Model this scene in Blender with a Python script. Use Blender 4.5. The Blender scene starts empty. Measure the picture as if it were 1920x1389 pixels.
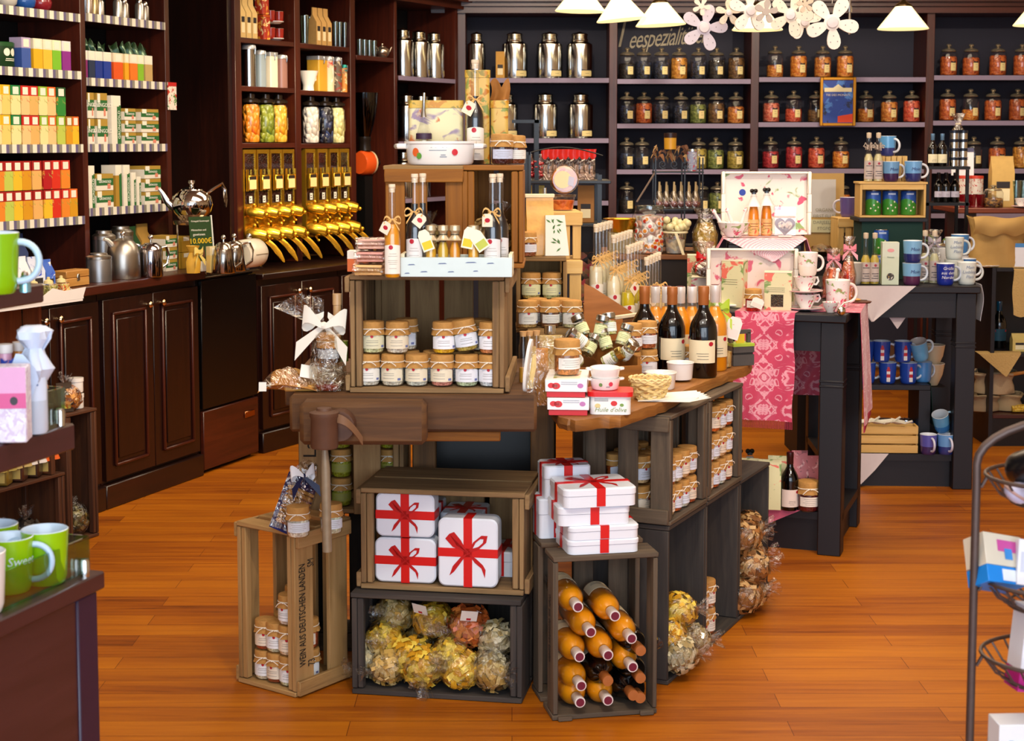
import bpy, bmesh, math, random
from mathutils import Vector, Matrix, Euler, noise
R=random.Random(7)
SC=bpy.context.scene
COL=SC.collection
PI=math.pi
# ------------------------------------------------------------------ camera
F=3000.0; TH=math.radians(5); HZ=265.0; CH=1.52
KS=F*math.tan(TH)-(694.5-HZ)
cd=bpy.data.cameras.new('camera'); co=bpy.data.objects.new('camera',cd); COL.objects.link(co)
co.location=(0,0,CH); co.rotation_euler=(PI/2-TH,0,0)
cd.sensor_width=36; cd.lens=36*F/1920; cd.shift_y=KS/1920; cd.clip_end=60; cd.clip_start=.05
SC.camera=co
cd.dof.use_dof=True; cd.dof.focus_distance=5.2; cd.dof.aperture_fstop=10
def ray(px,py):
    xc=(px-960)/F; yc=(694.5-py+KS)/F
    y=math.cos(TH)+yc*math.sin(TH); z=yc*math.cos(TH)-math.sin(TH)
    return xc/y,1.0,z/y
def at(px,py,Y):
    r=ray(px,py); return Vector((r[0]*Y,Y,CH+r[2]*Y))
def onz(px,py,z):
    r=ray(px,py); return at(px,py,(z-CH)/r[2])
def onp(px,py,p,d):
    """where the ray of a pixel meets the upright plane through p along d"""
    r=ray(px,py); n=(d[1],-d[0]); t=(p[0]*n[0]+p[1]*n[1])/(r[0]*n[0]+n[1])
    return at(px,py,t)
def hx(h):
    h=h.lstrip('#'); v=[int(h[i:i+2],16)/255 for i in (0,2,4)]
    return tuple((c/12.92 if c<=.04045 else ((c+.055)/1.055)**2.4) for c in v)
# ------------------------------------------------------------------ materials
MC={}
def newmat(n):
    m=bpy.data.materials.new(n); m.use_nodes=True; t=m.node_tree; b=t.nodes['Principled BSDF']
    return m,t.nodes,t.links,b
def P(h,rough=.5,metal=0,var=.08,sc=30,coat=0,emit=0,alpha=1,trans=0,bump=0):
    k=('P',h,rough,metal,var,sc,coat,emit,alpha,trans,bump)
    if k in MC: return MC[k]
    m,N,L,b=newmat('paint_'+h.strip('#')); c=hx(h)
    if var:
        t=N.new('ShaderNodeTexCoord'); n=N.new('ShaderNodeTexNoise'); n.inputs['Scale'].default_value=sc; n.inputs['Detail'].default_value=2
        r=N.new('ShaderNodeMix'); r.data_type='RGBA'
        r.inputs['A'].default_value=tuple(max(0,x*(1-var)) for x in c)+(1,); r.inputs['B'].default_value=tuple(min(1,x*(1+var)) for x in c)+(1,)
        L.new(t.outputs['Object'],n.inputs['Vector']); L.new(n.outputs['Fac'],r.inputs['Factor']); L.new(r.outputs['Result'],b.inputs['Base Color'])
        if bump:
            u=N.new('ShaderNodeBump'); u.inputs['Strength'].default_value=bump; u.inputs['Distance'].default_value=.01
            L.new(n.outputs['Fac'],u.inputs['Height']); L.new(u.outputs['Normal'],b.inputs['Normal'])
    else: b.inputs['Base Color'].default_value=c+(1,)
    b.inputs['Roughness'].default_value=rough; b.inputs['Metallic'].default_value=metal; b.inputs['Coat Weight'].default_value=coat
    b.inputs['Coat Roughness'].default_value=.1
    if emit: b.inputs['Emission Color'].default_value=c+(1,); b.inputs['Emission Strength'].default_value=emit
    MC[k]=m; return m
def ramp(N,stops):
    r=N.new('ShaderNodeValToRGB'); e=r.color_ramp.elements
    while len(e)<len(stops): e.new(.5)
    for i,(p,c) in enumerate(stops): e[i].position=p; e[i].color=hx(c)+(1,)
    return r
def wood(c1,c2,c3=None,rough=.6,su=2.5,sv=38,coat=0,bump=.25):
    k=('W',c1,c2,c3,rough,su,sv,coat)
    if k in MC: return MC[k]
    m,N,L,b=newmat('wood_'+c1.strip('#'))
    uv=N.new('ShaderNodeUVMap'); uv.uv_map='UVMap'
    mp=N.new('ShaderNodeMapping'); mp.inputs['Scale'].default_value=(su,sv,1)
    n=N.new('ShaderNodeTexNoise'); n.inputs['Scale'].default_value=1; n.inputs['Detail'].default_value=5; n.inputs['Roughness'].default_value=.65; n.inputs['Distortion'].default_value=.6
    mp2=N.new('ShaderNodeMapping'); mp2.inputs['Scale'].default_value=(.9,3,1)
    n2=N.new('ShaderNodeTexNoise'); n2.inputs['Scale'].default_value=1; n2.inputs['Detail'].default_value=3
    r=ramp(N,[(.28,c1),(.5,c2),(.74,c3 or c2)])
    mx=N.new('ShaderNodeMath'); mx.operation='MULTIPLY_ADD'; mx.inputs[1].default_value=.55
    a=N.new('ShaderNodeMath'); a.operation='MULTIPLY'; a.inputs[1].default_value=.47
    L.new(uv.outputs['UV'],mp.inputs['Vector']); L.new(uv.outputs['UV'],mp2.inputs['Vector'])
    L.new(mp.outputs['Vector'],n.inputs['Vector']); L.new(mp2.outputs['Vector'],n2.inputs['Vector'])
    L.new(n2.outputs['Fac'],a.inputs[0]); L.new(n.outputs['Fac'],mx.inputs[0]); L.new(a.outputs[0],mx.inputs[2])
    L.new(mx.outputs[0],r.inputs['Fac']); L.new(r.outputs['Color'],b.inputs['Base Color'])
    b.inputs['Roughness'].default_value=rough; b.inputs['Coat Weight'].default_value=coat; b.inputs['Coat Roughness'].default_value=.2
    if bump:
        u=N.new('ShaderNodeBump'); u.inputs['Strength'].default_value=bump; u.inputs['Distance'].default_value=.004
        L.new(n.outputs['Fac'],u.inputs['Height']); L.new(u.outputs['Normal'],b.inputs['Normal'])
    MC[k]=m; return m
def speck(c1,c2,c3=None,scale=90,rough=.5,coat=0,bump=.6,dist=.006):
    """lumpy stuff: sweets, tea, rose petals - voronoi cells of three colours"""
    k=('S',c1,c2,c3,scale,rough,coat)
    if k in MC: return MC[k]
    m,N,L,b=newmat('lumps_'+c1.strip('#'))
    t=N.new('ShaderNodeTexCoord'); v=N.new('ShaderNodeTexVoronoi'); v.inputs['Scale'].default_value=scale
    s=N.new('ShaderNodeSeparateColor'); r=ramp(N,[(.15,c1),(.5,c2),(.85,c3 or c1)])
    L.new(t.outputs['Object'],v.inputs['Vector']); L.new(v.outputs['Color'],s.inputs['Color']); L.new(s.outputs['Red'],r.inputs['Fac']); L.new(r.outputs['Color'],b.inputs['Base Color'])
    u=N.new('ShaderNodeBump'); u.invert=True; u.inputs['Strength'].default_value=bump; u.inputs['Distance'].default_value=dist
    L.new(v.outputs['Distance'],u.inputs['Height']); L.new(u.outputs['Normal'],b.inputs['Normal'])
    b.inputs['Roughness'].default_value=rough; b.inputs['Coat Weight'].default_value=coat
    MC[k]=m; return m
def glass(h='#ffffff',tint=1.0,rough=.03,refl=.06,top=.75):
    k=('G',h,tint,rough,refl,top)
    if k in MC: return MC[k]
    m,N,L,b=newmat('glass_'+h.strip('#')); N.remove(b); out=N['Material Output']
    a=N.new('ShaderNodeBsdfTransparent'); c=hx(h); a.inputs['Color'].default_value=tuple(x*tint for x in c)+(1,)
    g=N.new('ShaderNodeBsdfGlossy'); g.inputs['Roughness'].default_value=rough
    lw=N.new('ShaderNodeLayerWeight'); lw.inputs['Blend'].default_value=.35
    mr=N.new('ShaderNodeMapRange'); mr.inputs['To Min'].default_value=refl; mr.inputs['To Max'].default_value=top
    pw=N.new('ShaderNodeMath'); pw.operation='POWER'; pw.inputs[1].default_value=2.2
    x=N.new('ShaderNodeMixShader')
    L.new(lw.outputs['Facing'],pw.inputs[0]); L.new(pw.outputs[0],mr.inputs['Value']); L.new(mr.outputs['Result'],x.inputs['Fac']); L.new(a.outputs[0],x.inputs[1]); L.new(g.outputs[0],x.inputs[2]); L.new(x.outputs[0],out.inputs['Surface'])
    MC[k]=m; return m
def cello(h='#ffffff',dens=.22,scale=14):
    """crinkled clear wrapping: transparent with glossy creases"""
    k=('C',h,dens,scale)
    if k in MC: return MC[k]
    m,N,L,b=newmat('cellophane'); N.remove(b); out=N['Material Output']
    a=N.new('ShaderNodeBsdfTransparent'); a.inputs['Color'].default_value=hx(h)+(1,)
    g=N.new('ShaderNodeBsdfGlossy'); g.inputs['Roughness'].default_value=.12
    t=N.new('ShaderNodeTexCoord'); n=N.new('ShaderNodeTexNoise'); n.inputs['Scale'].default_value=scale; n.inputs['Detail'].default_value=3; n.inputs['Distortion'].default_value=1.5
    u=N.new('ShaderNodeBump'); u.inputs['Strength'].default_value=1; u.inputs['Distance'].default_value=.03
    lw=N.new('ShaderNodeLayerWeight'); lw.inputs['Blend'].default_value=.4
    mr=N.new('ShaderNodeMapRange'); mr.inputs['To Min'].default_value=dens; mr.inputs['To Max'].default_value=.65
    x=N.new('ShaderNodeMixShader')
    L.new(t.outputs['Object'],n.inputs['Vector']); L.new(n.outputs['Fac'],u.inputs['Height']); L.new(u.outputs['Normal'],g.inputs['Normal']); L.new(u.outputs['Normal'],lw.inputs['Normal'])
    L.new(lw.outputs['Facing'],mr.inputs['Value']); L.new(mr.outputs['Result'],x.inputs['Fac']); L.new(a.outputs[0],x.inputs[1]); L.new(g.outputs[0],x.inputs[2]); L.new(x.outputs[0],out.inputs['Surface'])
    MC[k]=m; return m
def blotch(base,c2,c3,scale=12,rough=.45,th=.56):
    """printed pattern: blotches of two colours on a ground (flowers, fruit)"""
    k=('B',base,c2,c3,scale,rough,th)
    if k in MC: return MC[k]
    m,N,L,b=newmat('print_'+base.strip('#'))
    t=N.new('ShaderNodeTexCoord'); pr=None
    for i,(c,off,sc) in enumerate(((c2,0,1),(c3,9.3,1.3))):
        mp=N.new('ShaderNodeMapping'); mp.inputs['Location'].default_value=(off,off,off)
        n=N.new('ShaderNodeTexNoise'); n.inputs['Scale'].default_value=scale*sc; n.inputs['Detail'].default_value=3; n.inputs['Distortion'].default_value=.8
        q=N.new('ShaderNodeMapRange'); q.inputs['From Min'].default_value=th; q.inputs['From Max'].default_value=th+.05
        x=N.new('ShaderNodeMix'); x.data_type='RGBA'; x.inputs['B'].default_value=hx(c)+(1,)
        L.new(t.outputs['Object'],mp.inputs['Vector']); L.new(mp.outputs['Vector'],n.inputs['Vector']); L.new(n.outputs['Fac'],q.inputs['Value']); L.new(q.outputs['Result'],x.inputs['Factor'])
        if pr: L.new(pr.outputs['Result'],x.inputs['A'])
        else: x.inputs['A'].default_value=hx(base)+(1,)
        pr=x
    L.new(pr.outputs['Result'],b.inputs['Base Color']); b.inputs['Roughness'].default_value=rough
    MC[k]=m; return m
# ------------------------------------------------------------------ mesh building
class MB:
    def __init__(s): s.v=[]; s.f=[]; s.m=[]; s.u=[]; s.T=Matrix.Identity(4)
    def at(s,loc=(0,0,0),rot=(0,0,0),sc=(1,1,1)):
        if not hasattr(sc,'__len__'): sc=(sc,sc,sc)
        s.T=Matrix.Translation(loc)@Euler(rot).to_matrix().to_4x4()@Matrix.Diagonal((*sc,1)); return s
    def add(s,vs,fs,m=0,uv=None):
        b=len(s.v); s.v+=[tuple(s.T@Vector(p)) for p in vs]
        for i,f in enumerate(fs):
            s.f.append([b+j for j in f]); s.m.append(m)
            s.u.append(uv[i] if uv else [(vs[j][0]+vs[j][1]*.37,vs[j][2]+vs[j][1]*.6) for j in f])
        return s
    def box(s,x0,x1,y0,y1,z0,z1,m=0,c=0,jit=0):
        d=[x1-x0,y1-y0,z1-z0]; la=d.index(max(d)); ro=R.random()*40
        def uvf(p,n):
            ax=[a for a in (0,1,2) if a!=n]
            if la in ax: u=p[la]; v=p[[a for a in ax if a!=la][0]]
            else: u=p[ax[0]]*.3; v=p[ax[1]]
            return (u+ro,v+ro*1.7+n*.37)
        if c<=0:
            vs=[(x,y,z) for z in (z0,z1) for y in (y0,y1) for x in (x0,x1)]
            fs=[(0,2,3,1),(4,5,7,6),(0,1,5,4),(2,6,7,3),(0,4,6,2),(1,3,7,5)]; nn=(2,2,1,1,0,0)
        else:
            c=min(c,min(d)*.45); vs=[];fs=[];nn=[]; ix={}
            lo=(x0,y0,z0); hi=(x1,y1,z1)
            for sx in (0,1):
                for sy in (0,1):
                    for sz in (0,1):
                        q=(sx,sy,sz)
                        for a in range(3):
                            p=[]
                            for k in range(3):
                                e=hi[k] if q[k] else lo[k]
                                if k!=a: e+= -c if q[k] else c
                                p.append(e)
                            ix[q,a]=len(vs); vs.append(tuple(p))
            def fc(l,n):
                # orient outward
                a,b_,d_=[Vector(vs[l[i]]) for i in (0,1,2)]; nr=(b_-a).cross(d_-a); ce=sum((Vector(vs[i]) for i in l),Vector())/len(l); mid=Vector(((x0+x1)/2,(y0+y1)/2,(z0+z1)/2))
                if nr.dot(ce-mid)<0: l=l[::-1]
                fs.append(l); nn.append(n)
            for a in range(3):
                o=[k for k in range(3) if k!=a]
                for sv in (0,1):
                    l=[]
                    for t in ((0,0),(1,0),(1,1),(0,1)):
                        q=[0,0,0]; q[a]=sv; q[o[0]]=t[0]; q[o[1]]=t[1]; l.append(ix[tuple(q),a])
                    fc(l,a)
                for t in ((0,0),(1,0),(1,1),(0,1)):
                    q0=[0,0,0]; q0[o[0]]=t[0]; q0[o[1]]=t[1]; q1=q0[:]; q1[a]=1
                    fc([ix[tuple(q0),o[0]],ix[tuple(q1),o[0]],ix[tuple(q1),o[1]],ix[tuple(q0),o[1]]],o[0])
            for q in [(a,b,d_) for a in (0,1) for b in (0,1) for d_ in (0,1)]: fc([ix[q,0],ix[q,1],ix[q,2]],2)
        if jit: vs=[tuple(k+R.uniform(-jit,jit) for k in p) for p in vs]
        return s.add(vs,fs,m,[[uvf(vs[j],nn[i]) for j in f] for i,f in enumerate(fs)])
    def lathe(s,pr,n=20,m=0,a0=0,a1=2*PI,wob=None,mats=None):
        full=abs(a1-a0-2*PI)<1e-6; k=n if full else n+1; vs=[];fs=[];us=[];ms=[]
        for j,(r,z) in enumerate(pr):
            for i in range(k):
                a=a0+(a1-a0)*i/n; rr=r*(wob(a,j) if wob else 1)
                vs.append((rr*math.cos(a),rr*math.sin(a),z))
        rm=max(r for r,z in pr)
        for j in range(len(pr)-1):
            for i in range(n):
                i2=(i+1)%k; q=[j*k+i,j*k+i2,(j+1)*k+i2,(j+1)*k+i]
                if pr[j][0]<1e-7: q=[q[0],q[2],q[3]]
                elif pr[j+1][0]<1e-7: q=[q[0],q[1],q[2]]
                fs.append(q); us.append([(vs[p][2],a0+(a1-a0)*(i+(1 if p in (j*k+i2,(j+1)*k+i2) else 0))/n*rm) for p in q]); ms.append(mats[j] if mats else m)
        b=len(s.f); s.add(vs,fs,m,us)
        if mats: s.m[b:]=ms
        return s
    def tube(s,pts,r=.003,n=6,m=0,closed=False,cap=True):
        pts=[Vector(p) for p in pts]; N_=len(pts); rs=r if hasattr(r,'__len__') else [r]*N_
        up=Vector((0,0,1)); vs=[];fs=[]
        pu=None
        for i,p in enumerate(pts):
            a=pts[i-1] if (i>0 or closed) else p; b=pts[(i+1)%N_] if (i<N_-1 or closed) else p
            t=(b-a); t=t.normalized() if t.length>1e-9 else Vector((0,0,1))
            if pu is None: pu=t.orthogonal().normalized()
            x=(pu-t*pu.dot(t)); x=x.normalized() if x.length>1e-6 else t.orthogonal().normalized()
            pu=x; y=t.cross(x)
            for k in range(n):
                c=2*PI*k/n; vs.append(tuple(p+(x*math.cos(c)+y*math.sin(c))*rs[i]))
        for i in range(N_ if closed else N_-1):
            j=(i+1)%N_
            for k in range(n): fs.append((i*n+k,i*n+(k+1)%n,j*n+(k+1)%n,j*n+k))
        if cap and not closed: fs+= [tuple(range(n))[::-1],tuple((N_-1)*n+k for k in range(n))]
        return s.add(vs,fs,m)
    def prism(s,poly,z0,z1,m=0,m2=None):
        """outline in xy raised from z0 to z1"""
        n=len(poly); vs=[(x,y,z0) for x,y in poly]+[(x,y,z1) for x,y in poly]
        s.add(vs,[tuple(range(n))[::-1],tuple(range(n,2*n))],m if m2 is None else m2)
        b=[tuple((i,(i+1)%n,n+(i+1)%n,n+i)) for i in range(n)]
        return s.add(vs,b,m)
    def ball(s,c,r,n=10,m=0,sc=(1,1,1),q=.0):
        h=max(4,n//2); o=s.T; s.T=o@Matrix.Translation(c)@Matrix.Diagonal((*sc,1))
        s.lathe([(r*math.sin(PI*j/h) if 0<j<h else 0,-r*math.cos(PI*j/h)) for j in range(h+1)],n,m,wob=(lambda a,j:1+R.uniform(-q,q)) if q else None); s.T=o; return s
    def grid(s,fn,nu,nv,th=0,m=0):
        """surface fn(u,v) over the unit square, with thickness th"""
        P0=[[Vector(fn(i/nu,j/nv)) for i in range(nu+1)] for j in range(nv+1)]
        vs=[p for r in P0 for p in r]; k=nu+1
        fs=[(j*k+i,j*k+i+1,(j+1)*k+i+1,(j+1)*k+i) for j in range(nv) for i in range(nu)]
        uv=[[((p%k)/nu,(p//k)/nv) for p in f] for f in fs]
        if th:
            nr=[Vector() for _ in vs]
            for f in fs:
                c=(vs[f[1]]-vs[f[0]]).cross(vs[f[3]]-vs[f[0]])
                if c.length<1e-12: c=(vs[f[2]]-vs[f[1]]).cross(vs[f[3]]-vs[f[2]])
                for i in f: nr[i]+=c
            b=len(vs); vs=vs+[p-(q.normalized() if q.length else q)*th for p,q in zip(vs,nr)]
            f2=[tuple(b+i for i in f[::-1]) for f in fs]; uv+= [u[::-1] for u in uv]
            bd=list(range(k))+[j*k+nu for j in range(1,nv+1)]+[nv*k+i for i in range(nu-1,-1,-1)]+[j*k for j in range(nv-1,0,-1)]
            f3=[(bd[i],b+bd[i],b+bd[(i+1)%len(bd)],bd[(i+1)%len(bd)]) for i in range(len(bd))]
            uv+=[[(0,0)]*4 for _ in f3]; fs=fs+f2+f3
        return s.add([tuple(p) for p in vs],fs,m,uv)
    def text(s,body,size,loc=(0,0,0),rot=(0,0,0),m=0,shear=0,ext=.0004,align='CENTER',sp=1,bold=0):
        cu=bpy.data.curves.new('t','FONT'); cu.body=body; cu.size=size; cu.shear=shear; cu.extrude=ext; cu.align_x=align; cu.align_y='CENTER'; cu.resolution_u=2; cu.space_character=sp; cu.offset=bold
        ob=bpy.data.objects.new('t',cu); me=bpy.data.meshes.new_from_object(ob)
        o=s.T; s.T=o@Matrix.Translation(loc)@Euler(rot).to_matrix().to_4x4()
        s.add([tuple(v.co) for v in me.vertices],[tuple(p.vertices) for p in me.polygons],m); s.T=o
        bpy.data.objects.remove(ob); bpy.data.curves.remove(cu); bpy.data.meshes.remove(me); return s
    def mesh(s,name,smooth=True,ang=.7):
        me=bpy.data.meshes.new(name); me.from_pydata(s.v,[],s.f)
        for i in range(max(s.m or [0])+1): me.materials.append(None)
        me.polygons.foreach_set('material_index',s.m)
        uv=me.uv_layers.new(name='UVMap'); uv.data.foreach_set('uv',[c for f in s.u for p in f for c in p])
        if smooth:
            me.polygons.foreach_set('use_smooth',[True]*len(me.polygons)); me.set_sharp_from_angle(angle=ang)
        me.validate(); me.update(); return me
MESH={}
def obj(name,key,fn,mats,parent=None,loc=(0,0,0),rot=(0,0,0),sc=None,smooth=True):
    """one mesh object; meshes with the same key are shared, materials sit on the object"""
    me=MESH.get(key) if key else None
    if me is None:
        b=MB(); fn(b); me=b.mesh(name,smooth)
        if key: MESH[key]=me
    o=bpy.data.objects.new(name,me); COL.objects.link(o)
    o.parent=parent; o.location=loc; o.rotation_euler=rot
    if sc is not None: o.scale=sc if hasattr(sc,'__len__') else (sc,)*3
    if not isinstance(mats,(list,tuple)): mats=[mats]
    for i,sl in enumerate(o.material_slots): sl.link='OBJECT'; sl.material=mats[min(i,len(mats)-1)]
    return o
def tag(o,label,cat,group=None,kind=None):
    o['label']=label; o['category']=cat
    if group: o['group']=group
    if kind: o['kind']=kind
    return o
def thing(name,label,cat,loc=(0,0,0),rz=0,group=None,sc=None,tilt=(0,0)):
    o=bpy.data.objects.new(name,None); o.empty_display_size=.05; COL.objects.link(o); o.location=loc; o.rotation_euler=(tilt[0],tilt[1],rz)
    if sc is not None: o.scale=sc if hasattr(sc,'__len__') else (sc,)*3
    return tag(o,label,cat,group)
def struct(name,fn,mats,loc=(0,0,0),rot=(0,0,0),smooth=True):
    o=obj(name,None,fn,mats,None,loc,rot,smooth=smooth); o['kind']='structure'; return o
ORD='first second third fourth fifth sixth seventh eighth ninth tenth eleventh twelfth'.split()
def aim(spot,tgt):
    spot.rotation_euler=(Vector(tgt)-spot.location).to_track_quat('-Z','Y').to_euler()
# ------------------------------------------------------------------ shared materials
GL=glass(); GLG=glass('#e6f2f0',1,.04,.16); CEL=cello(); KRAFT=P('#b98745',.8,var=.18,sc=60,bump=.3); TWINE=P('#efe6d6',.9,var=0)
PAPER=P('#ece8e0',.7,var=.03); CREAM=P('#f2dc9a',.7,var=.04); INK=P('#3a3436',.7,var=0); RED=P('#b3122c',.5,var=0); DARKW=wood('#120504','#200a06','#32120a',rough=.35,coat=.25,bump=.1)
REDW=wood('#260c06','#43170b','#5a2210',rough=.4,coat=.2,bump=.1); STEEL=P('#d6d6d2',.14,1,var=0); STEELB=P('#b9b4ac',.33,1,var=0); BRASS=P('#f0bb38',.24,.86,var=0); BLACK=P('#0b0a0b',.35,var=0)
CR1=wood('#463320','#8a6b45','#ac8c5e',rough=.8); CR2=wood('#2b2622','#57493a','#766450',rough=.85); CR3=wood('#1d1a1a','#3a3431','#54493f',rough=.85); CR4=wood('#4a2a08','#8c5511','#aa6e20',rough=.75); CR5=wood('#4c3720','#8c6a3c','#ab8a58',rough=.8); PINE=wood('#b98a45','#d8ad63','#e8c481',rough=.6,bump=.1)
WHITE=P('#e8eefa',.35,var=.0,coat=.3); PORC=P('#f4f1ee',.2,var=0,coat=.5); RIB=P('#d3130f',.35,var=.0); DKTAB=P('#120a10',.45,var=.2,sc=8); LAV=P('#8d7f98',.5,var=.05); CORK=P('#c99a63',.8,var=.15,sc=200)
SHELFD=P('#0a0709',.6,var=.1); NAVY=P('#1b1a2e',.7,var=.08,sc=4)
def arc(b,r,a0,a1,z0,z1,m=0,n=10,wave=0,t=.0006):
    """a patch on a cylinder of radius r (angles from the front, -y)"""
    b.grid(lambda u,v:((r)*math.sin(a0+(a1-a0)*u),-(r)*math.cos(a0+(a1-a0)*u),z0+(z1-z0)*v+(wave*math.sin(PI*u)*v)),n,1,t,m)
def disc_on(b,r,a,z,rad,m):
    b.grid(lambda u,v:((r)*math.sin(a+rad/r*math.cos(2*PI*u)*(1-v)),-(r)*math.cos(a+rad/r*math.cos(2*PI*u)*(1-v)),z+rad*math.sin(2*PI*u)*(1-v)),12,2,0,m)
def print_lines(b,r,a0,a1,zs,m,h=.0012):
    for z in zs:
        k=R.uniform(.0,.25)*(a1-a0); arc(b,r,a0+k,a1-k*R.random(),z,z+h,m,5,t=.0002)
# ---- jar of preserve with a kraft paper cover tied with twine
def jam_jar(label,p,rz=0,cont='#d8cdb8',lab=None,group=None,sc=1,tilt=(0,0),plain=False,ctop=1,name='jam_jar'):
    t=thing(name,label,'jar',p,rz,group,sc,tilt)
    obj('contents','jj_c',lambda b:b.lathe([(0,.0025),(.025,.0025),(.0282,.007),(.0287,.045),(.026,.056),(0,.056)],16),speck(cont,cont,'#'+''.join('%02x'%min(255,int(int(cont[i:i+2],16)*1.25)) for i in (1,3,5)),120,.5),t)
    obj('glass','jj_g',lambda b:b.lathe([(0,0),(.026,0),(.0302,.005),(.0308,.05),(.0285,.058),(.026,.062)],20),GL,t)
    def cov(b):
        k=[R.uniform(.96,1.05) for _ in range(36)]
        b.lathe([(.0338,.0485),(.0325,.056),(.0302,.0635),(.0308,.07),(.0306,.0795),(.029,.083),(.02,.0845),(0,.085)],36,wob=lambda a,j:1+(.045*math.sin(a*11)+(k[int(a/2/PI*36)%36]-1))*(1.2 if j==0 else .55 if j==1 else .12))
    obj('paper_cover','jj_k',cov,KRAFT,t)
    def st(b):
        b.tube([(.0312*math.cos(a),.0312*math.sin(a),.0648+.0008*math.sin(3*a)) for a in [2*PI*i/18 for i in range(18)]],.0013,5,closed=True)
        b.tube([(-.004,-.033,.065),(-.012,-.036,.062),(-.018,-.035,.056),(-.022,-.033,.051)],.0013,5); b.tube([(.0,-.033,.065),(.01,-.036,.064),(.017,-.036,.060),(.021,-.033,.055)],.0012,5); b.ball((0,-.034,.065),.0024,6)
    obj('string','jj_s',st,TWINE,t)
    def lb(b):
        arc(b,.0312,-1.25,1.25,.013,.044,0,12,.005); disc_on(b,.0321,-.1,.0455,.0042,1); print_lines(b,.0317,-.7,.45,(.034,.029,.021),2,.0009); b.add([],[]); arc(b,.0317,.75,1.05,.016,.022,3,4,t=.0002)
    def lb2(b): arc(b,.0312,-1.0,1.35,.016,.042,0,12,.0); print_lines(b,.0317,-.8,.8,(.036,.031,.026,.021),2,.0008)
    obj('label','jj_l2' if plain else 'jj_l',lb2 if plain else lb,[lab or PAPER,RED,P('#8a8580',.7,var=0),P('#6a74a8',.7,var=0)],t)
    return t
# ---- glass storage jar with knobbed lid and cream label
def tea_jar(label,p,rz=0,cont=None,fill=.8,group=None,sc=1,lab=True,la=.35,name='tea_jar',cat='jar'):
    t=thing(name,label,cat,p,rz,group,sc if hasattr(sc,'__len__') else (sc*.88,sc*.88,sc))
    if cont is not None: obj('contents','tj_c',lambda b:b.lathe([(0,.004),(.054,.004),(.058,.012),(.058,.13),(.05,.14),(0,.141)],18),cont,t,sc=(1,1,fill))
    obj('glass','tj_g',lambda b:b.lathe([(0,0),(.056,0),(.0615,.008),(.0615,.132),(.055,.146),(.046,.152)],20),GL,t)
    obj('lid','tj_l',lambda b:b.lathe([(.05,.149),(.053,.153),(.05,.160),(.036,.168),(.012,.173),(.010,.178),(.017,.183),(.020,.190),(.014,.197),(0,.199)],18),P('#b9ae98',.12,.75,var=0),t)
    if lab:
        o=obj('label','tj_b',lambda b:(arc(b,.0622,-.34,.34,.03,.078,0,6,.004),arc(b,.0623,-.3,.3,.079,.092,1,5,-.006),print_lines(b,.0627,-.2,.2,(.066,.052),1,.0012)),[CREAM,P('#1b1a2c',.6,var=0)],t); o.rotation_euler=(0,0,la)
    return t
def canister(label,p,rz=0,sc=1,group=None,la=.5,lab=True):
    t=thing('tea_canister',label,'canister',p,rz,group,sc)
    obj('body','cn_b',lambda b:b.lathe([(0,0),(.08,0),(.081,.004),(.081,.205),(.079,.213),(.06,.226),(.052,.23)],32),STEEL,t)
    obj('lid','cn_l',lambda b:b.lathe([(.0525,.229),(.054,.231),(.054,.243),(.049,.246),(.049,.264),(.053,.267),(.053,.274),(.042,.281),(.014,.286),(.011,.29),(0,.292)],24),P('#dcd6c4',.16,1,var=0),t)
    if lab:
        o=obj('label','cn_p',lambda b:(arc(b,.0818,-.5,.5,.012,.045,0,8,.004),arc(b,.0819,-.46,.46,.047,.055,1,8,-.004),print_lines(b,.0824,-.25,.25,(.028,),1,.0015)),[CREAM,P('#22253a',.5,var=0)],t); o.rotation_euler=(0,0,la)
    return t
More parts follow.
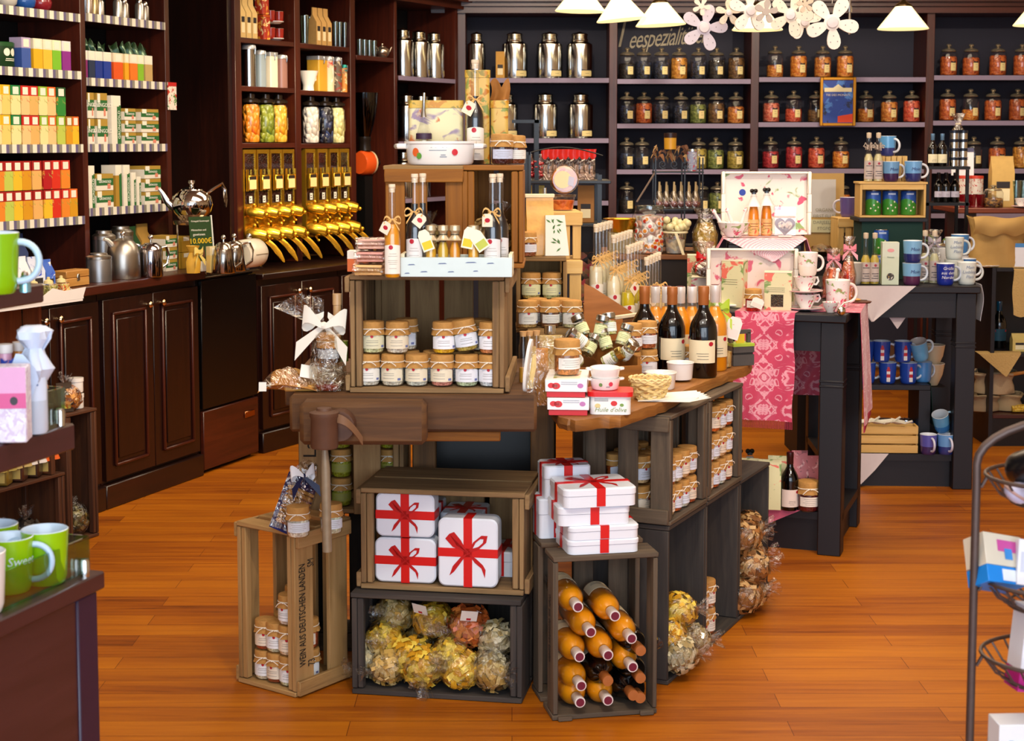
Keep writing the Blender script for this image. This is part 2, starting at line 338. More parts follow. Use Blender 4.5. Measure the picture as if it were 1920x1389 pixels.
# ---- bottles: outline profiles
def bottle_mesh(key,pr,n=20): return (lambda b:b.lathe(pr,n))
WINE=[(0,.004),(.02,0),(.035,0),(.0375,.006),(.0375,.165),(.036,.185),(.03,.205),(.02,.225),(.0145,.24),(.014,.262)]
BURG=[(0,.004),(.02,0),(.038,0),(.041,.006),(.041,.148),(.0398,.164),(.036,.180),(.029,.196),(.021,.211),(.016,.224),(.0145,.24),(.014,.262)]
LYING=[(0,.004),(.02,0),(.038,0),(.041,.006),(.041,.172),(.0395,.19),(.035,.207),(.027,.221),(.0185,.231),(.0148,.24),(.014,.262)]
def wine_bottle(label,p,rz=0,dark=True,cap='#b06a35',group=None,rot=None,lab='#e8d9b5',sc=1,la=0,lines=True,lh=(.05,.125),name='wine_bottle',cat='bottle',seal=True):
    t=thing(name,label,cat,p,rz,group,sc if rot is not None else (sc*1.13,sc*1.13,sc))
    if rot is not None: t.rotation_euler=rot
    PRF,kk=(LYING,'y') if rot is not None else (BURG,'')
    if dark: obj('glass_body','wb_d'+kk,lambda b:b.lathe(PRF,24),P('#060405',.06,var=0,coat=.4),t)
    else:
        obj('contents','wb_c'+kk,lambda b:b.lathe([(0,.006)]+[(r-.0022,z) for r,z in PRF[2:-2]]+[(0,.225)],20),P('#ee960c',.35,var=.04,coat=.6),t)
        obj('glass_body','wb_g'+kk,lambda b:b.lathe(PRF,24),GL,t)
    obj('capsule','wb_k',lambda b:b.lathe([(.0148,.238),(.0158,.24),(.0158,.272),(.0165,.274),(.0165,.295),(.0158,.299),(0,.2995)],16),P(cap,.4,.25,var=.03),t)
    if cap!='#b06a35': obj('seal','wb_s',lambda b:b.lathe([(.0125,.3),(.0125,.3005),(0,.3006)],14),P('#6d1730',.35,var=.1),t)
    if lab: 
        o=obj('label','wb_l%s'%(lh,),lambda b:(arc(b,.0416,-1.15,1.15,lh[0],lh[1],0,14),disc_on(b,.0425,.75,lh[1]-.012,.0075,1) if seal else None,print_lines(b,.0422,-.35,.6,(lh[0]+.022,lh[0]+.03,lh[0]+.012),2,.0014)),[P(lab,.7,var=.03),RED,INK],t); o.rotation_euler=(0,0,la)
    return t
SLIM=[(0,.004),(.014,0),(.0245,0),(.0275,.006),(.0275,.13),(.0265,.145),(.021,.165),(.0135,.182),(.0115,.2),(.0112,.285),(.013,.287),(.013,.293),(.0112,.295)]
def raffia(b,r,z,m=0):
    b.tube([(r*math.cos(a),r*math.sin(a),z+.002*math.sin(2*a)) for a in [2*PI*i/14 for i in range(14)]],.0025,5,m,closed=True)
    for s in (-1,1):
        b.grid(lambda u,v:(s*(.004+.03*math.sin(PI*u)*(.6+.4*u)),-r-.004-.008*math.sin(PI*u),z+.012*math.sin(2*PI*u)+.006*(v-.5)),8,1,.0008,m)
        b.grid(lambda u,v:(s*(.003+.02*u),-r-.004-.006*u,z-.034*u+.007*(v-.5)),4,1,.0008,m)
def tag_card(label_mat,w=.034,h=.04,seal=True):
    def f(b):
        b.prism([(-w*.5,-h*.5),(w*.5,-h*.5),(w*.5,h*.3),(w*.28,h*.5),(-w*.28,h*.5),(-w*.5,h*.3)],0,.0008)
        if seal: b.prism([(.0075*math.cos(a)*1.2,.007*math.sin(a)) for a in [2*PI*i/12 for i in range(12)]],.0009,.0012,1)
        else:
            b.prism([(-w*.4,-h*.42),(w*.4,-h*.42),(w*.4,-h*.05),(-w*.4,-h*.05)],.0009,.0011,1)
    return f
def slim_bottle(label,p,rz=0,cont='#e9e2c0',group=None,sc=1,fill=.17,tagged=True,carded=True,lab='#eee7dc',name='liqueur_bottle',ta=.6,rib=True,tagrot=0):
    t=thing(name,label,'bottle',p,rz,group,sc)
    k='%.3f'%fill
    pr=[(max(.001,r-.002),z) for r,z in SLIM[2:] if z<fill]; last=pr[-1][0]
    obj('contents','sb_c'+k,lambda b:b.lathe([(0,.006)]+pr+[(last,fill),(0,fill)],16),P(cont,.3,var=.04,coat=.5),t)
    obj('glass_body','sb_g',lambda b:b.lathe(SLIM,18),GL,t)
    obj('cork','sb_k',lambda b:b.lathe([(.0095,.28),(.0095,.296),(.0112,.2965),(.0112,.305),(.0105,.307),(0,.307)],12),P('#e0cfb4',.7,var=.1),t)
    o=obj('label','sb_l',lambda b:(arc(b,.028,-1.1,1.1,.012,.105,0,12,.004),disc_on(b,.029,-.2,.1,.0075,1),print_lines(b,.0285,-.6,.6,(.078,.07,.056,.05,.044,.03),2,.0012)),[P(lab,.7,var=.03),RED,P('#9a948c',.7,var=0)],t)
    if tagged:
        obj('ribbon','sb_r',lambda b:raffia(b,.0135,.19),P('#d9ad68',.8,var=.15),t)
        if carded: obj('tag','sb_t',tag_card(PAPER),[P('#eee0c8',.7,var=.02),RED],t,(.012*math.sin(ta)*2,-.024,.165),(PI/2,.5+tagrot,ta*.4))
    return t
# ---- wooden fruit crate lying or standing with its open side to the front (-y)
def crate(label,p,rz,W,D,H,mat=None,side=2,back=4,top=2,rails=True,texts=(),name='wooden_crate',th=.012,jit=.0025,notop=False,gap=.016,bottom=True,cat='crate',nobat=False,backopen=False):
    t=thing(name,label,cat,p,rz); mat=mat or CR1
    def boards(b,n,u0,u1,mk,g):
        w=(u1-u0-g*(n-1))/n
        for i in range(n): mk(u0+i*(w+g),u0+i*(w+g)+w)
    def J(): return R.uniform(-jit,jit)
    if not backopen: obj('back_panel',None,lambda b:boards(b,back,.014,W-.014,lambda a,c:b.box(a,c,D-th+J(),D+J()*.3,th*1.1,H-th*1.1,0,.002),gap*.9),mat,t)
    if not notop: obj('top_panel',None,lambda b:boards(b,top,0,D,lambda a,c:b.box(J(),W+J(),a,c,H-th,H+J()*.3,0,.002),gap),mat,t)
    if bottom: obj('bottom_panel',None,lambda b:boards(b,max(2,top),0,D,lambda a,c:b.box(J(),W+J(),a,c,0,th,0,.002),gap*.6),mat,t)
    for s in (0,1):
        def sd(b,s=s):
            x0=0 if s==0 else W-th
            boards(b,side,.002,D-th*1.2,lambda a,c:b.box(x0+J()*.4,x0+th+J()*.4,a,c,th*1.15,H-th*1.15,0,.002),gap*2.2)
            if rails:
                xo=(-th-.001 if s==0 else W+.001)
                for z in (.0,H-.05):
                    if not nobat: b.box(xo,xo+th,.004,D-.01,z+.004,z+.045,0,.002)
            xi=th+.001 if s==0 else W-th-.019
            if rails:
                for y in (.004,D-th-.024): b.box(xi,xi+.018,y,y+.022,th+.002,H-th-.002,0,.003)
        obj('side_panel',None,sd,mat,t)
    for (body,s,y,z,size,up) in texts:
        def tx(b):
            rot=(PI/2,0,PI/2 if s else -PI/2); M0=Matrix.Translation((W+.0025 if s else -.0025,y,z))@Euler(rot).to_matrix().to_4x4()@Matrix.Rotation(PI/2 if up else -PI/2,4,'Z')@Matrix.Diagonal((.60,1.12,1,1))
            b.T=M0; b.text(body,size,ext=.0003); b.T=Matrix.Identity(4)
        obj('lettering',None,tx,P('#241c16',.9,var=.1),t)
    return t
# ---- white metal gift tin with printed red ribbon and bow, flat on its base (w x d x h)
def rrect(w,d,r,n=5):
    o=[]
    for cx,cy,a0 in ((w/2-r,d/2-r,0),(-w/2+r,d/2-r,PI/2),(-w/2+r,-d/2+r,PI),(w/2-r,-d/2+r,1.5*PI)):
        o+=[(cx+r*math.cos(a0+PI/2*i/n),cy+r*math.sin(a0+PI/2*i/n)) for i in range(n+1)]
    return o
def bow(b,s,z,m=0,t=.0006):
    def petal(pts): b.prism([(x*s,y*s) for x,y in pts],z,z+t,m)
    petal([(-.02,-.03),(.03,-.03),(.03,.03),(-.02,.03)])
    # two loops, two tails, curled strokes
    petal([(0,0),(-.16,.1),(-.27,.27),(-.2,.3),(-.1,.18)]); petal([(0,0),(-.27,.27),(-.33,.2),(-.22,.08)])
    for ring in ([(0,0),(.08,.16),(.2,.26),(.29,.26),(.27,.16),(.15,.05)],):
        n=len(ring); c=(.16,.15); inn=[(c[0]+(x-c[0])*.55,c[1]+(y-c[1])*.55) for x,y in ring]
        for i in range(n): petal([ring[i],ring[(i+1)%n],inn[(i+1)%n],inn[i]])
    petal([(0,0),(-.1,-.06),(-.22,-.2),(-.27,-.34),(-.2,-.28),(-.12,-.17)]); petal([(0,0),(.12,-.08),(.22,-.17),(.26,-.24),(.25,-.36),(.2,-.22),(.1,-.14)])
def gift_tin(label,p,w=.17,d=.17,h=.07,rz=0,rot=None,group=None,sunk=.6,nob=False):
    t=thing('gift_tin',label,'gift box',p,rz,group)
    if rot is not None: t.rotation_euler=rot
    k='%g_%g_%g'%(w,d,h); r=min(.02,w*.12)
    def body(b):
        o=rrect(w-.003,d-.003,r); b.prism(o,0,h*sunk)
    def lid(b):
        o=rrect(w,d,r); i=rrect(w-.008,d-.008,r-.003); n=len(o)
        b.prism(o,h*sunk+.001,h-.004); vs=[(x,y,h-.004) for x,y in o]+[(x,y,h) for x,y in i]
        b.add(vs,[(j,(j+1)%n,n+(j+1)%n,n+j) for j in range(n)]+[tuple(range(n,2*n))])
    obj('base','gt_b'+k,body,WHITE,t); obj('lid','gt_l'+k,lid,WHITE,t)
    def rib(b):
        q=.012 if w>.1 else .009; e=.0008
        b.box(-w/2-e,w/2+e,-q,q,h,h+e); b.box(-q,q,-d/2-e,d/2+e,h,h+e)
        for s in (-1,1):
            b.box(-q,q,s*d/2-(0 if s>0 else e),s*d/2+(e if s>0 else 0),.002,h+e); b.box(s*w/2-(0 if s>0 else e),s*w/2+(e if s>0 else 0),-q,q,.002,h+e)
    obj('ribbon','gt_r'+k,rib,RIB,t)
    if not nob: obj('bow','gt_w'+k,lambda b:bow(b,min(w,d)*1.15,h+.001),P('#bd0f10',.35,var=0),t)
    return t
# ---- carton with a coloured upper band, printed lower panel and a small white label
def carton(label,p,w,d,h,rz,top,low,group=None,name='tea_carton',cat='tea box',lab=True,split=.66,words=None,pm=None,tilt=(0,0)):
    t=thing(name,label,cat,p,rz,group,tilt=tilt); k='%g_%g_%g_%g'%(w,d,h,split)
    obj('carton','ct'+k,lambda b:(b.box(-w/2,w/2,0,d,0,h*split,0),b.box(-w/2,w/2,0,d,h*split,h,1)),[pm or P(low,.5,var=.06),P(top,.5,var=.05)],t)
    if lab: obj('label','cl%s%g'%(k,lab),lambda b:b.box(-w*.3,w*.3,-.0012,-.0002,h*(split+.1*(1-split)),h*(split+.85*(1-split)),0),P('#f6efdc',.6,var=.0),t)
    if words: obj('lettering',None,lambda b:[b.text(q[0],q[1],(q[2],-.0012,q[3]),(PI/2,q[4] if len(q)>4 else 0,0)) for q in words],P('#f4f1e4' if len(words[0])<6 else words[0][5],.6,var=0),t)
    return t
def bag(label,p,w,d,h,rz,col,group=None,win=None,name='paper_bag',cat='bag',fold=.2,lab='#f3e2b4',mat=None,dark='#2a2424'):
    """block bottom paper bag that narrows to a folded top edge"""
    t=thing(name,label,cat,p,rz,group); k='%g_%g_%g_%g'%(w,d,h,fold)
    def f(b):
        hs=h*(1-fold)
        vs=[(-w/2,0,0),(w/2,0,0),(w/2,d,0),(-w/2,d,0),(-w/2,0,hs*.75),(w/2,0,hs*.75),(w/2,d,hs*.75),(-w/2,d,hs*.75),(-w/2,d*.42,hs),(w/2,d*.42,hs),(w/2,d*.55,hs),(-w/2,d*.55,hs),(-w/2,d*.44,h),(w/2,d*.44,h),(w/2,d*.53,h),(-w/2,d*.53,h)]
        fs=[(0,3,2,1)]
        for a in (0,4,8): fs+=[(a,a+1,a+5,a+4),(a+1,a+2,a+6,a+5),(a+2,a+3,a+7,a+6),(a+3,a,a+4,a+7)]
        b.add(vs,fs+[(12,13,14,15)])
    obj('bag','bg'+k,f,mat or P(col,.75,var=.1,sc=40),t)
    if lab: obj('label','bl'+k,lambda b:(b.box(-w*.3,w*.3,-.001,-.0002,h*.12,h*.36,0),b.box(-w*.3,w*.3,-.001,-.0002,h*.37,h*.5,1)),[P(lab,.6,var=0),P(dark,.6,var=0)],t)
    return t
def mug(label,p,rz=0,out='#3f86c8',low=None,inn='#e8eef4',group=None,sc=1,words=None,wc='#1d2f74',rot=None,cat='mug',hnd=None,motif=None,taper=.88):
    """mug with its handle along local +x"""
    t=thing('mug',label,cat,p,rz,group,sc)
    if rot is not None: t.rotation_euler=rot
    r=.041; h=.095; pr=[(0,.004),(r*taper*.86,0),(r*taper*.93,.003)]+[(r*(taper+(1-taper)*q),h*(.05+.95*q)) for q in (.1,.38,.40,.7,1)]
    ins=[(r-.0035,h-.002)]+[(r*(taper+(1-taper)*q)-.0035,h*(.05+.95*q)) for q in (.5,.1)]+[(0,.008)]
    mats=[0,0]+[1]*3+[0]*3+[0]*0; mats=[1,1,1,1,0,0,0]
    obj('body','mg%g'%taper,lambda b:(b.lathe(pr,22,mats=mats),b.lathe([(r,h),(r-.0015,h+.001)]+ins,22,2)),[P(out,.25,var=.03,coat=.4),P(low or out,.25,var=.03,coat=.4),P(inn,.3,var=0,coat=.3)],t)
    obj('handle','mgh',lambda b:b.tube([(r*.9+.034*math.sin(PI*k/14)**.8,0,.05+.031*math.cos(PI*k/14)) for k in range(15)],.0055,10),P(hnd or inn,.25,var=0,coat=.4),t)
    if words:
        def tx(b):
            c=MB()
            for i,wd in enumerate(words): c.text(wd,.021 if len(words)<3 else .019,(0,0,-.02*i),m=0,shear=.2,ext=0)
            # wrap the flat lettering onto the mug
            for f in c.f:
                q=[c.v[i] for i in f]; b.add([((r+.0012)*math.sin(x/r),-(r+.0012)*math.cos(x/r),h*.62+(len(words)-1)*.008+(y+z)) for x,y,z in q],[tuple(range(len(q)))])
        obj('lettering','mgt'+'_'.join(words),tx,P(wc,.5,var=0),t,rot=(0,0,0))
    if motif: motif(t,r,h)
    return t
def pasta_bag(label,p,sc,c1,c2,c3,group=None,seed=0,rz=0,tail=(.3,-.6,.5),card=False,name='pasta_bag',cat='bag of pasta',lump=None,flat=.85):
    t=thing(name,label,cat,p,rz,group,sc); rr=random.Random(seed)
    def cont(b):
        # ribbons of pasta curled into a nest
        b.ball((0,0,.0),.05,14,0,(1,1,flat),.03)
        for i in range(70):
            th=rr.uniform(0,2*PI); ph=math.acos(rr.uniform(-1,1)); c=Vector((math.sin(ph)*math.cos(th),math.sin(ph)*math.sin(th),math.cos(ph)*flat)); 
            a=c.orthogonal().normalized(); a.rotate(Matrix.Rotation(rr.uniform(0,2*PI),3,c)); bb=c.cross(a).normalized(); L=rr.uniform(.022,.036); w=rr.uniform(.005,.009); bd=rr.uniform(.3,.8)
            q=[]
            for k in range(6):
                s=(k/5-.5)*2; q.append(c*(.052+.007*(1-s*s)*bd+.004*math.sin(4*s+i))+a*s*L)
            b.add([tuple(x+bb*w*(e+.3*math.sin(k*2.+i))) for k,x in enumerate(q) for e in (-1,1)],[(2*k,2*k+1,2*k+3,2*k+2) for k in range(5)],i%3)
    obj('pasta','pb%d%s'%(seed%4,lump),cont,[P(c1,.5,var=.12,coat=.2),P(c2,.5,var=.12,coat=.2),P(c3,.5,var=.12,coat=.2)],t)
    def wrap(b):
        off=seed%5*3.1
        b.lathe([(.062*math.sin(PI*j/9) if 0<j<9 else 0,-.062*flat*math.cos(PI*j/9)) for j in range(10)],16,0,wob=lambda a,j:1+.10*noise.noise((math.cos(a)*2+off,math.sin(a)*2,j*.7)))
        d=Vector(tail).normalized(); a=d.orthogonal().normalized(); c=d.cross(a)
        for k in range(14):
            t0=2*PI*k/14; t1=t0+2*PI/14*1.3; s0=rr.uniform(.014,.034); l=rr.uniform(.03,.055)
            f=lambda tt,rad,dist:tuple(d*dist+(a*math.cos(tt)+c*math.sin(tt))*rad)
            b.add([f(t0,.006,.055),f(t1,.006,.055),f(t1,s0*.6,.055+l*.5),f(t0,s0*.75,.055+l*.5),f(t1,s0,.055+l),f(t0,s0*1.2,.055+l)],[(0,1,2,3),(3,2,4,5)])
    obj('wrapping','pw%d%s'%(seed%5,tail),wrap,cello('#ffffff',.08,22),t)
    if card: obj('label',None,lambda b:(b.box(-.022,.022,-.001,.0,0,.035),b.box(-.006,.006,-.0015,-.001,.003,.01,1)),[PAPER,RED],t,(.0,-.058,.03),(.5,.1,.1))
    return t
# ------------------------------------------------------------------ facades: upright planes the furniture stands along
class Fac:
    def __init__(s,P0,d):
        s.P=Vector((P0[0],P0[1])); l=math.hypot(*d); s.d=Vector((d[0]/l,d[1]/l)); s.rz=math.atan2(s.d.y,s.d.x); s.n=Vector((-s.d.y,s.d.x))
    def loc(s,px,py,dep=0):
        o=s.P+s.n*dep; q=onp(px,py,o,s.d); return (Vector((q.x,q.y))-o).dot(s.d),q.z
    def w(s,a,dep,z): q=s.P+s.d*a+s.n*dep; return Vector((q.x,q.y,z))
    def px(s,px,py,dep=0): a,z=s.loc(px,py,dep); return s.w(a,dep,z)
    def s(s_,px,dep=0): return s_.loc(px,265,dep)[0]
FC=Fac((-1.70,6.47),(.363,.932))            # fronts of the low cabinets by the side wall
FL=Fac(FC.w(0,.3,0)[:2],(.363,.932))        # fronts of the tea shelves above them
FDB=Fac((-1.235,7.69),(.47,.883))           # low cabinets under the coffee dispensers
FD=Fac(FDB.w(0,.28,0)[:2],(.47,.883))       # coffee dispensers and the canister bay
FB=Fac((-.322,10.015),(1,0))                # long rear shelves
# ------------------------------------------------------------------ room shell
def floor_mat():
    m,N,L,b=newmat('floor_planks'); t=N.new('ShaderNodeTexCoord')
    br=N.new('ShaderNodeTexBrick'); br.offset=.37; br.inputs['Scale'].default_value=1; br.inputs['Brick Width'].default_value=1.15; br.inputs['Row Height'].default_value=.105; br.inputs['Mortar Size'].default_value=.0011; br.inputs['Mortar Smooth'].default_value=.3
    br.inputs['Color1'].default_value=(.0,.0,.0,1); br.inputs['Color2'].default_value=(1,1,1,1); br.inputs['Mortar'].default_value=(.3,.3,.3,1)
    mp=N.new('ShaderNodeMapping'); mp.inputs['Scale'].default_value=(2.2,46,1); n=N.new('ShaderNodeTexNoise'); n.inputs['Scale'].default_value=1; n.inputs['Detail'].default_value=6; n.inputs['Roughness'].default_value=.7; n.inputs['Distortion'].default_value=.5
    n2=N.new('ShaderNodeTexNoise'); n2.inputs['Scale'].default_value=1; mp2=N.new('ShaderNodeMapping'); mp2.inputs['Scale'].default_value=(.8,7,1)
    L.new(t.outputs['Object'],br.inputs['Vector']); L.new(t.outputs['Object'],mp.inputs['Vector']); L.new(t.outputs['Object'],mp2.inputs['Vector']); L.new(mp.outputs[0],n.inputs['Vector']); L.new(mp2.outputs[0],n2.inputs['Vector'])
    a=N.new('ShaderNodeMath'); a.operation='MULTIPLY_ADD'; a.inputs[1].default_value=.16; L.new(br.outputs['Color'],a.inputs[0])
    c=N.new('ShaderNodeMath'); c.operation='MULTIPLY_ADD'; c.inputs[1].default_value=.5; L.new(n.outputs['Fac'],c.inputs[0]); L.new(a.outputs[0],c.inputs[2])
    c2=N.new('ShaderNodeMath'); c2.operation='MULTIPLY_ADD'; c2.inputs[1].default_value=.34; L.new(n2.outputs['Fac'],c2.inputs[0]); L.new(c.outputs[0],c2.inputs[2]); a.inputs[2].default_value=0
    r=ramp(N,[(.3,'#5c2a04'),(.4,'#964c08'),(.52,'#b3640c'),(.68,'#c87812')]); L.new(c2.outputs[0],r.inputs['Fac'])
    mx=N.new('ShaderNodeMix'); mx.data_type='RGBA'; mx.blend_type='MULTIPLY'; mx.inputs['B'].default_value=(.35,.25,.2,1); L.new(br.outputs['Fac'],mx.inputs['Factor']); L.new(r.outputs['Color'],mx.inputs['A']); L.new(mx.outputs['Result'],b.inputs['Base Color'])
    b.inputs['Roughness'].default_value=.42; b.inputs['Specular IOR Level'].default_value=.35
    u=N.new('ShaderNodeBump'); u.inputs['Strength'].default_value=.12; u.inputs['Distance'].default_value=.004; L.new(n.outputs['Fac'],u.inputs['Height']); L.new(u.outputs[0],b.inputs['Normal'])
    return m
struct('floor',lambda b:b.box(-4,4.6,-1.2,11,-.05,0),floor_mat())
CW=P('#e0c9a0',.8,var=.03)
struct('ceiling',lambda b:b.box(-4,4.6,-1.2,11,3.05,3.1),P('#e8dcc4',.9,var=.02))
struct('wall_back',lambda b:b.box(-4,4.6,10.7,10.85,0,3.05),CW)
struct('wall_left',lambda b:b.box(-4.0,-3.85,-1.2,10.7,0,3.05),CW)
struct('wall_right',lambda b:b.box(4.45,4.6,-1.2,10.7,0,3.05),CW)
def wl(b):
    for f,a0,a1,dp in ((FL,-2.2,1.45,.4),):
        q=[f.w(a0,dp,0),f.w(a1,dp,0),f.w(a1,dp+.05,0),f.w(a0,dp+.05,0)]; b.prism([(p.x,p.y) for p in q],0,2.7)
struct('wall_side',wl,P('#0d0807',.6,var=.1))
# cornice over the rear shelves
def corn(b):
    for (z0,z1,o) in ((2.31,2.35,.03),(2.35,2.375,.06),(2.375,2.43,.10),(2.43,2.46,.14)): b.box(-.5,4.2,10.015-o,10.45,z0,z1)
struct('trim_1',corn,REDW)
struct('trim_2',lambda b:[b.prism([(p.x,p.y) for p in (FD.w(.1,-o,0),FD.w(2.49,-o,0),FD.w(2.7,.4,0),FD.w(.1,.4,0))],z0,z1) for z0,z1,o in ((2.33,2.37,.03),(2.37,2.45,.09))],REDW)
struct('trim_3',lambda b:b.box(-.5,4.2,10.1,10.6,2.47,3.05),P('#d9b070',.8,var=.03))
# ------------------------------------------------------------------ shelving
STRIP=None
def strip_mat():
    m,N,L,b=newmat('price_strip'); uv=N.new('ShaderNodeUVMap'); uv.uv_map='UVMap'; s=N.new('ShaderNodeSeparateXYZ'); L.new(uv.outputs[0],s.inputs[0])
    w=N.new('ShaderNodeMath'); w.operation='MULTIPLY'; w.inputs[1].default_value=15.5; L.new(s.outputs['X'],w.inputs[0]); f=N.new('ShaderNodeMath'); f.operation='FRACT'; L.new(w.outputs[0],f.inputs[0])
    r=ramp(N,[(0,'#f0ead8'),(.4,'#f0ead8'),(.42,'#8c86a0'),(.46,'#6b6488'),(.7,'#8f8b80'),(.96,'#7b8070')]); r.color_ramp.interpolation='CONSTANT'
    L.new(f.outputs[0],r.inputs['Fac']); L.new(r.outputs['Color'],b.inputs['Base Color']); b.inputs['Roughness'].default_value=.35; return m
STRIP=strip_mat()
def bay(label,fac,s0,s1,zs,zb,zt,dep=.34,pw=.036,wm=None,bm=None,sm=None,em=None,strip=False,th=.026,posts=(1,1),name='shelving_unit',text=None):
    """one bay of open shelving between two uprights; zs are the heights of the shelf tops"""
    t=thing(name,label,'shelves',fac.w(s0,0,0),fac.rz); w=s1-s0; wm=wm or REDW
    obj('back_panel',None,lambda b:b.box(.001,w-.001,dep-.012,dep,zb,zt),bm or SHELFD,t)
    for k in (0,1):
        if posts[k]: obj('upright',None,lambda b:b.box(-pw/2+k*w,pw/2+k*w,0,dep-.013,zb,zt,0,.002),wm,t)
    for z in zs:
        o=obj('shelf',None,lambda b:b.box(pw/2+.001,w-pw/2-.001,.004,dep-.0125,z-th,z,0,.002),sm or wm,t)
        if em: obj('edge_strip',None,lambda b:b.box(pw/2+.001,w-pw/2-.001,-.001,.003,z-th,z-.001),em,o)
        if strip: obj('price_strip',None,lambda b:b.box(pw/2+.002,w-pw/2-.002,-.004,.002,z-.033,z+.002,0),STRIP,o)
    if text: text(t,w)
    return t
def zat(fac,px,py,dep=0): return fac.loc(px,py,dep)[1]
sl=[FL.s(-130),FL.s(160),FL.s(317)]
ZA=[zat(FL,80,y) for y in (19,130,271.5,411)]; ZB=[zat(FL,235,y) for y in (34,150.5,270.5,387)]
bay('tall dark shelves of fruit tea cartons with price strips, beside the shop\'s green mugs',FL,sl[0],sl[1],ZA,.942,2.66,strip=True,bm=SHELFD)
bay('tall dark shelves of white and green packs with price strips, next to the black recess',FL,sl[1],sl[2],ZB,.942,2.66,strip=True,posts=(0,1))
rzL=FL.rz
def onL(px,row,dep=.03,z=None):
    a=FL.s(px); return FL.w(a,dep,z if z is not None else row)
def tier(xs,z,h,tops,lows,grp,where,w=.056,d=.07,names=None):
    ss=[FL.s(x) for x in xs]
    for i,x in enumerate(xs):
        w=round(min([.06]+[abs(ss[i]-q)*.985 for j,q in enumerate(ss) if j!=i]),3)
        carton('%s tea carton with %s band, %s in the %s'%(names[i][1],names[i][0],ORD[i],where),onL(x,None,.012,z+.0012),w,d,h,rzL,tops[i],lows[i],grp,pm=blotch(lows[i],'#e0903c' if i%2 else '#d8b45a','#9aa84a' if i%3 else '#c8643a',26,.5,.6))
C_=dict(yellow='#e9b71b',green='#15803f',red='#c9241b',lime='#8fb82a',orange='#e0651d',darkgreen='#17512a',brown='#a4701e',darkred='#a31a17',amber='#f0a52a')
def tier2(xs,z,h,spec,grp,where,w=.056):
    nm=[]; tp=[]; lw=[]
    for s in spec:
        a,b=s.split('/'); nm.append((a,b)); tp.append(C_[a]); lw.append({'cream':'#f3dc9d','peach':'#f0b468','pale':'#eee2a0','straw':'#eecf74','sand':'#e9c88a','lime':'#bfce57','green':'#2f8a35','gold':'#d99a1c','crimson':'#b5161d','scarlet':'#d8301a','yellow':'#efc02c','orange':'#eb8a2c','tan':'#b8862a'}[b])
    tier(xs,z,h,tp,lw,grp,where,w,names=nm)
hb=.119
tier2([2,18,36,54,70,87,103,121],ZA[2]+hb+.002,hb,['yellow/cream','yellow/straw','green/pale','red/sand','red/peach','lime/pale','orange/sand','darkgreen/green'],'tea cartons in two tiers','upper tier of pale cartons')
tier2([0,17,36,55,71,88,103,120,135,147],ZA[2],hb,['yellow/cream','yellow/straw','green/pale','red/sand','red/peach','lime/pale','orange/sand','lime/lime','brown/gold','orange/yellow'],'tea cartons in two tiers','lower tier of pale cartons')
tier2([2,19,36,53,72,92,108,126],ZA[3]+hb+.003,hb,['darkred/orange','darkred/lime','darkred/yellow','darkred/gold','darkred/peach','darkred/crimson','red/scarlet','red/orange'],'red fruit tea cartons in two tiers','upper tier of red topped cartons')
tier2([2,19,36,54,73,92,108,125,140],ZA[3],hb,['darkred/orange','darkred/lime','darkred/yellow','darkred/gold','darkred/peach','darkred/yellow','red/scarlet','red/orange','orange/gold'],'red fruit tea cartons in two tiers','lower tier of red topped cartons')
for x,a,b,n in ((58,'#b9a9cc','#3b5aa8','lilac and blue'),(80,'#f2e9cc','#f0b41d','bright yellow'),(98,'#f2e9cc','#eec23a','golden yellow'),(115,'#e8f0c8','#7ec22b','lime green'),(133,'#f0e6ea','#8e2a8f','purple')):
    carton('slim %s tea carton with white top beside the dark green tin'%n,onL(x,None,.012,ZA[1]+.001),.058,.06,.125,rzL,a,b)
t=thing('tea_tin','squat dark green tea tin with white print, left of the slim cartons','tin',onL(27,None,.09,ZA[1]+.001),rzL)
obj('body',None,lambda b:b.lathe([(0,0),(.078,0),(.08,.003),(.08,.088),(0,.088)],24),P('#123a1c',.35,var=.05),t); obj('lid',None,lambda b:b.lathe([(.0815,.083),(.0815,.098),(.078,.101),(0,.101)],24),P('#1d5128',.3,var=.05),t)
obj('label',None,lambda b:(disc_on(b,.0806,-.2,.06,.016,0),disc_on(b,.0806,.25,.06,.016,0),print_lines(b,.0806,-.5,.5,(.025,.032),0,.003)),P('#e9ead8',.6,var=0),t)
for x,c,n in ((82,'#2458a8','blue'),(112,'#8c1f2c','dark red'),(48,'#c9c4bb','pale grey')):
    t=thing('enamel_bowl','round %s enamel pot on the topmost tea shelf'%n,'pot',onL(x,None,.08,ZA[0]+.001),rzL,None,.66)
    obj('body','ebowl',lambda b:b.lathe([(0,0),(.035,0),(.065,.025),(.072,.06),(.06,.095),(.03,.11),(0,.112)],20),P(c,.2,var=.05,coat=.5),t); obj('knob','ebk',lambda b:b.ball((0,0,.118),.012,8),BLACK,t)
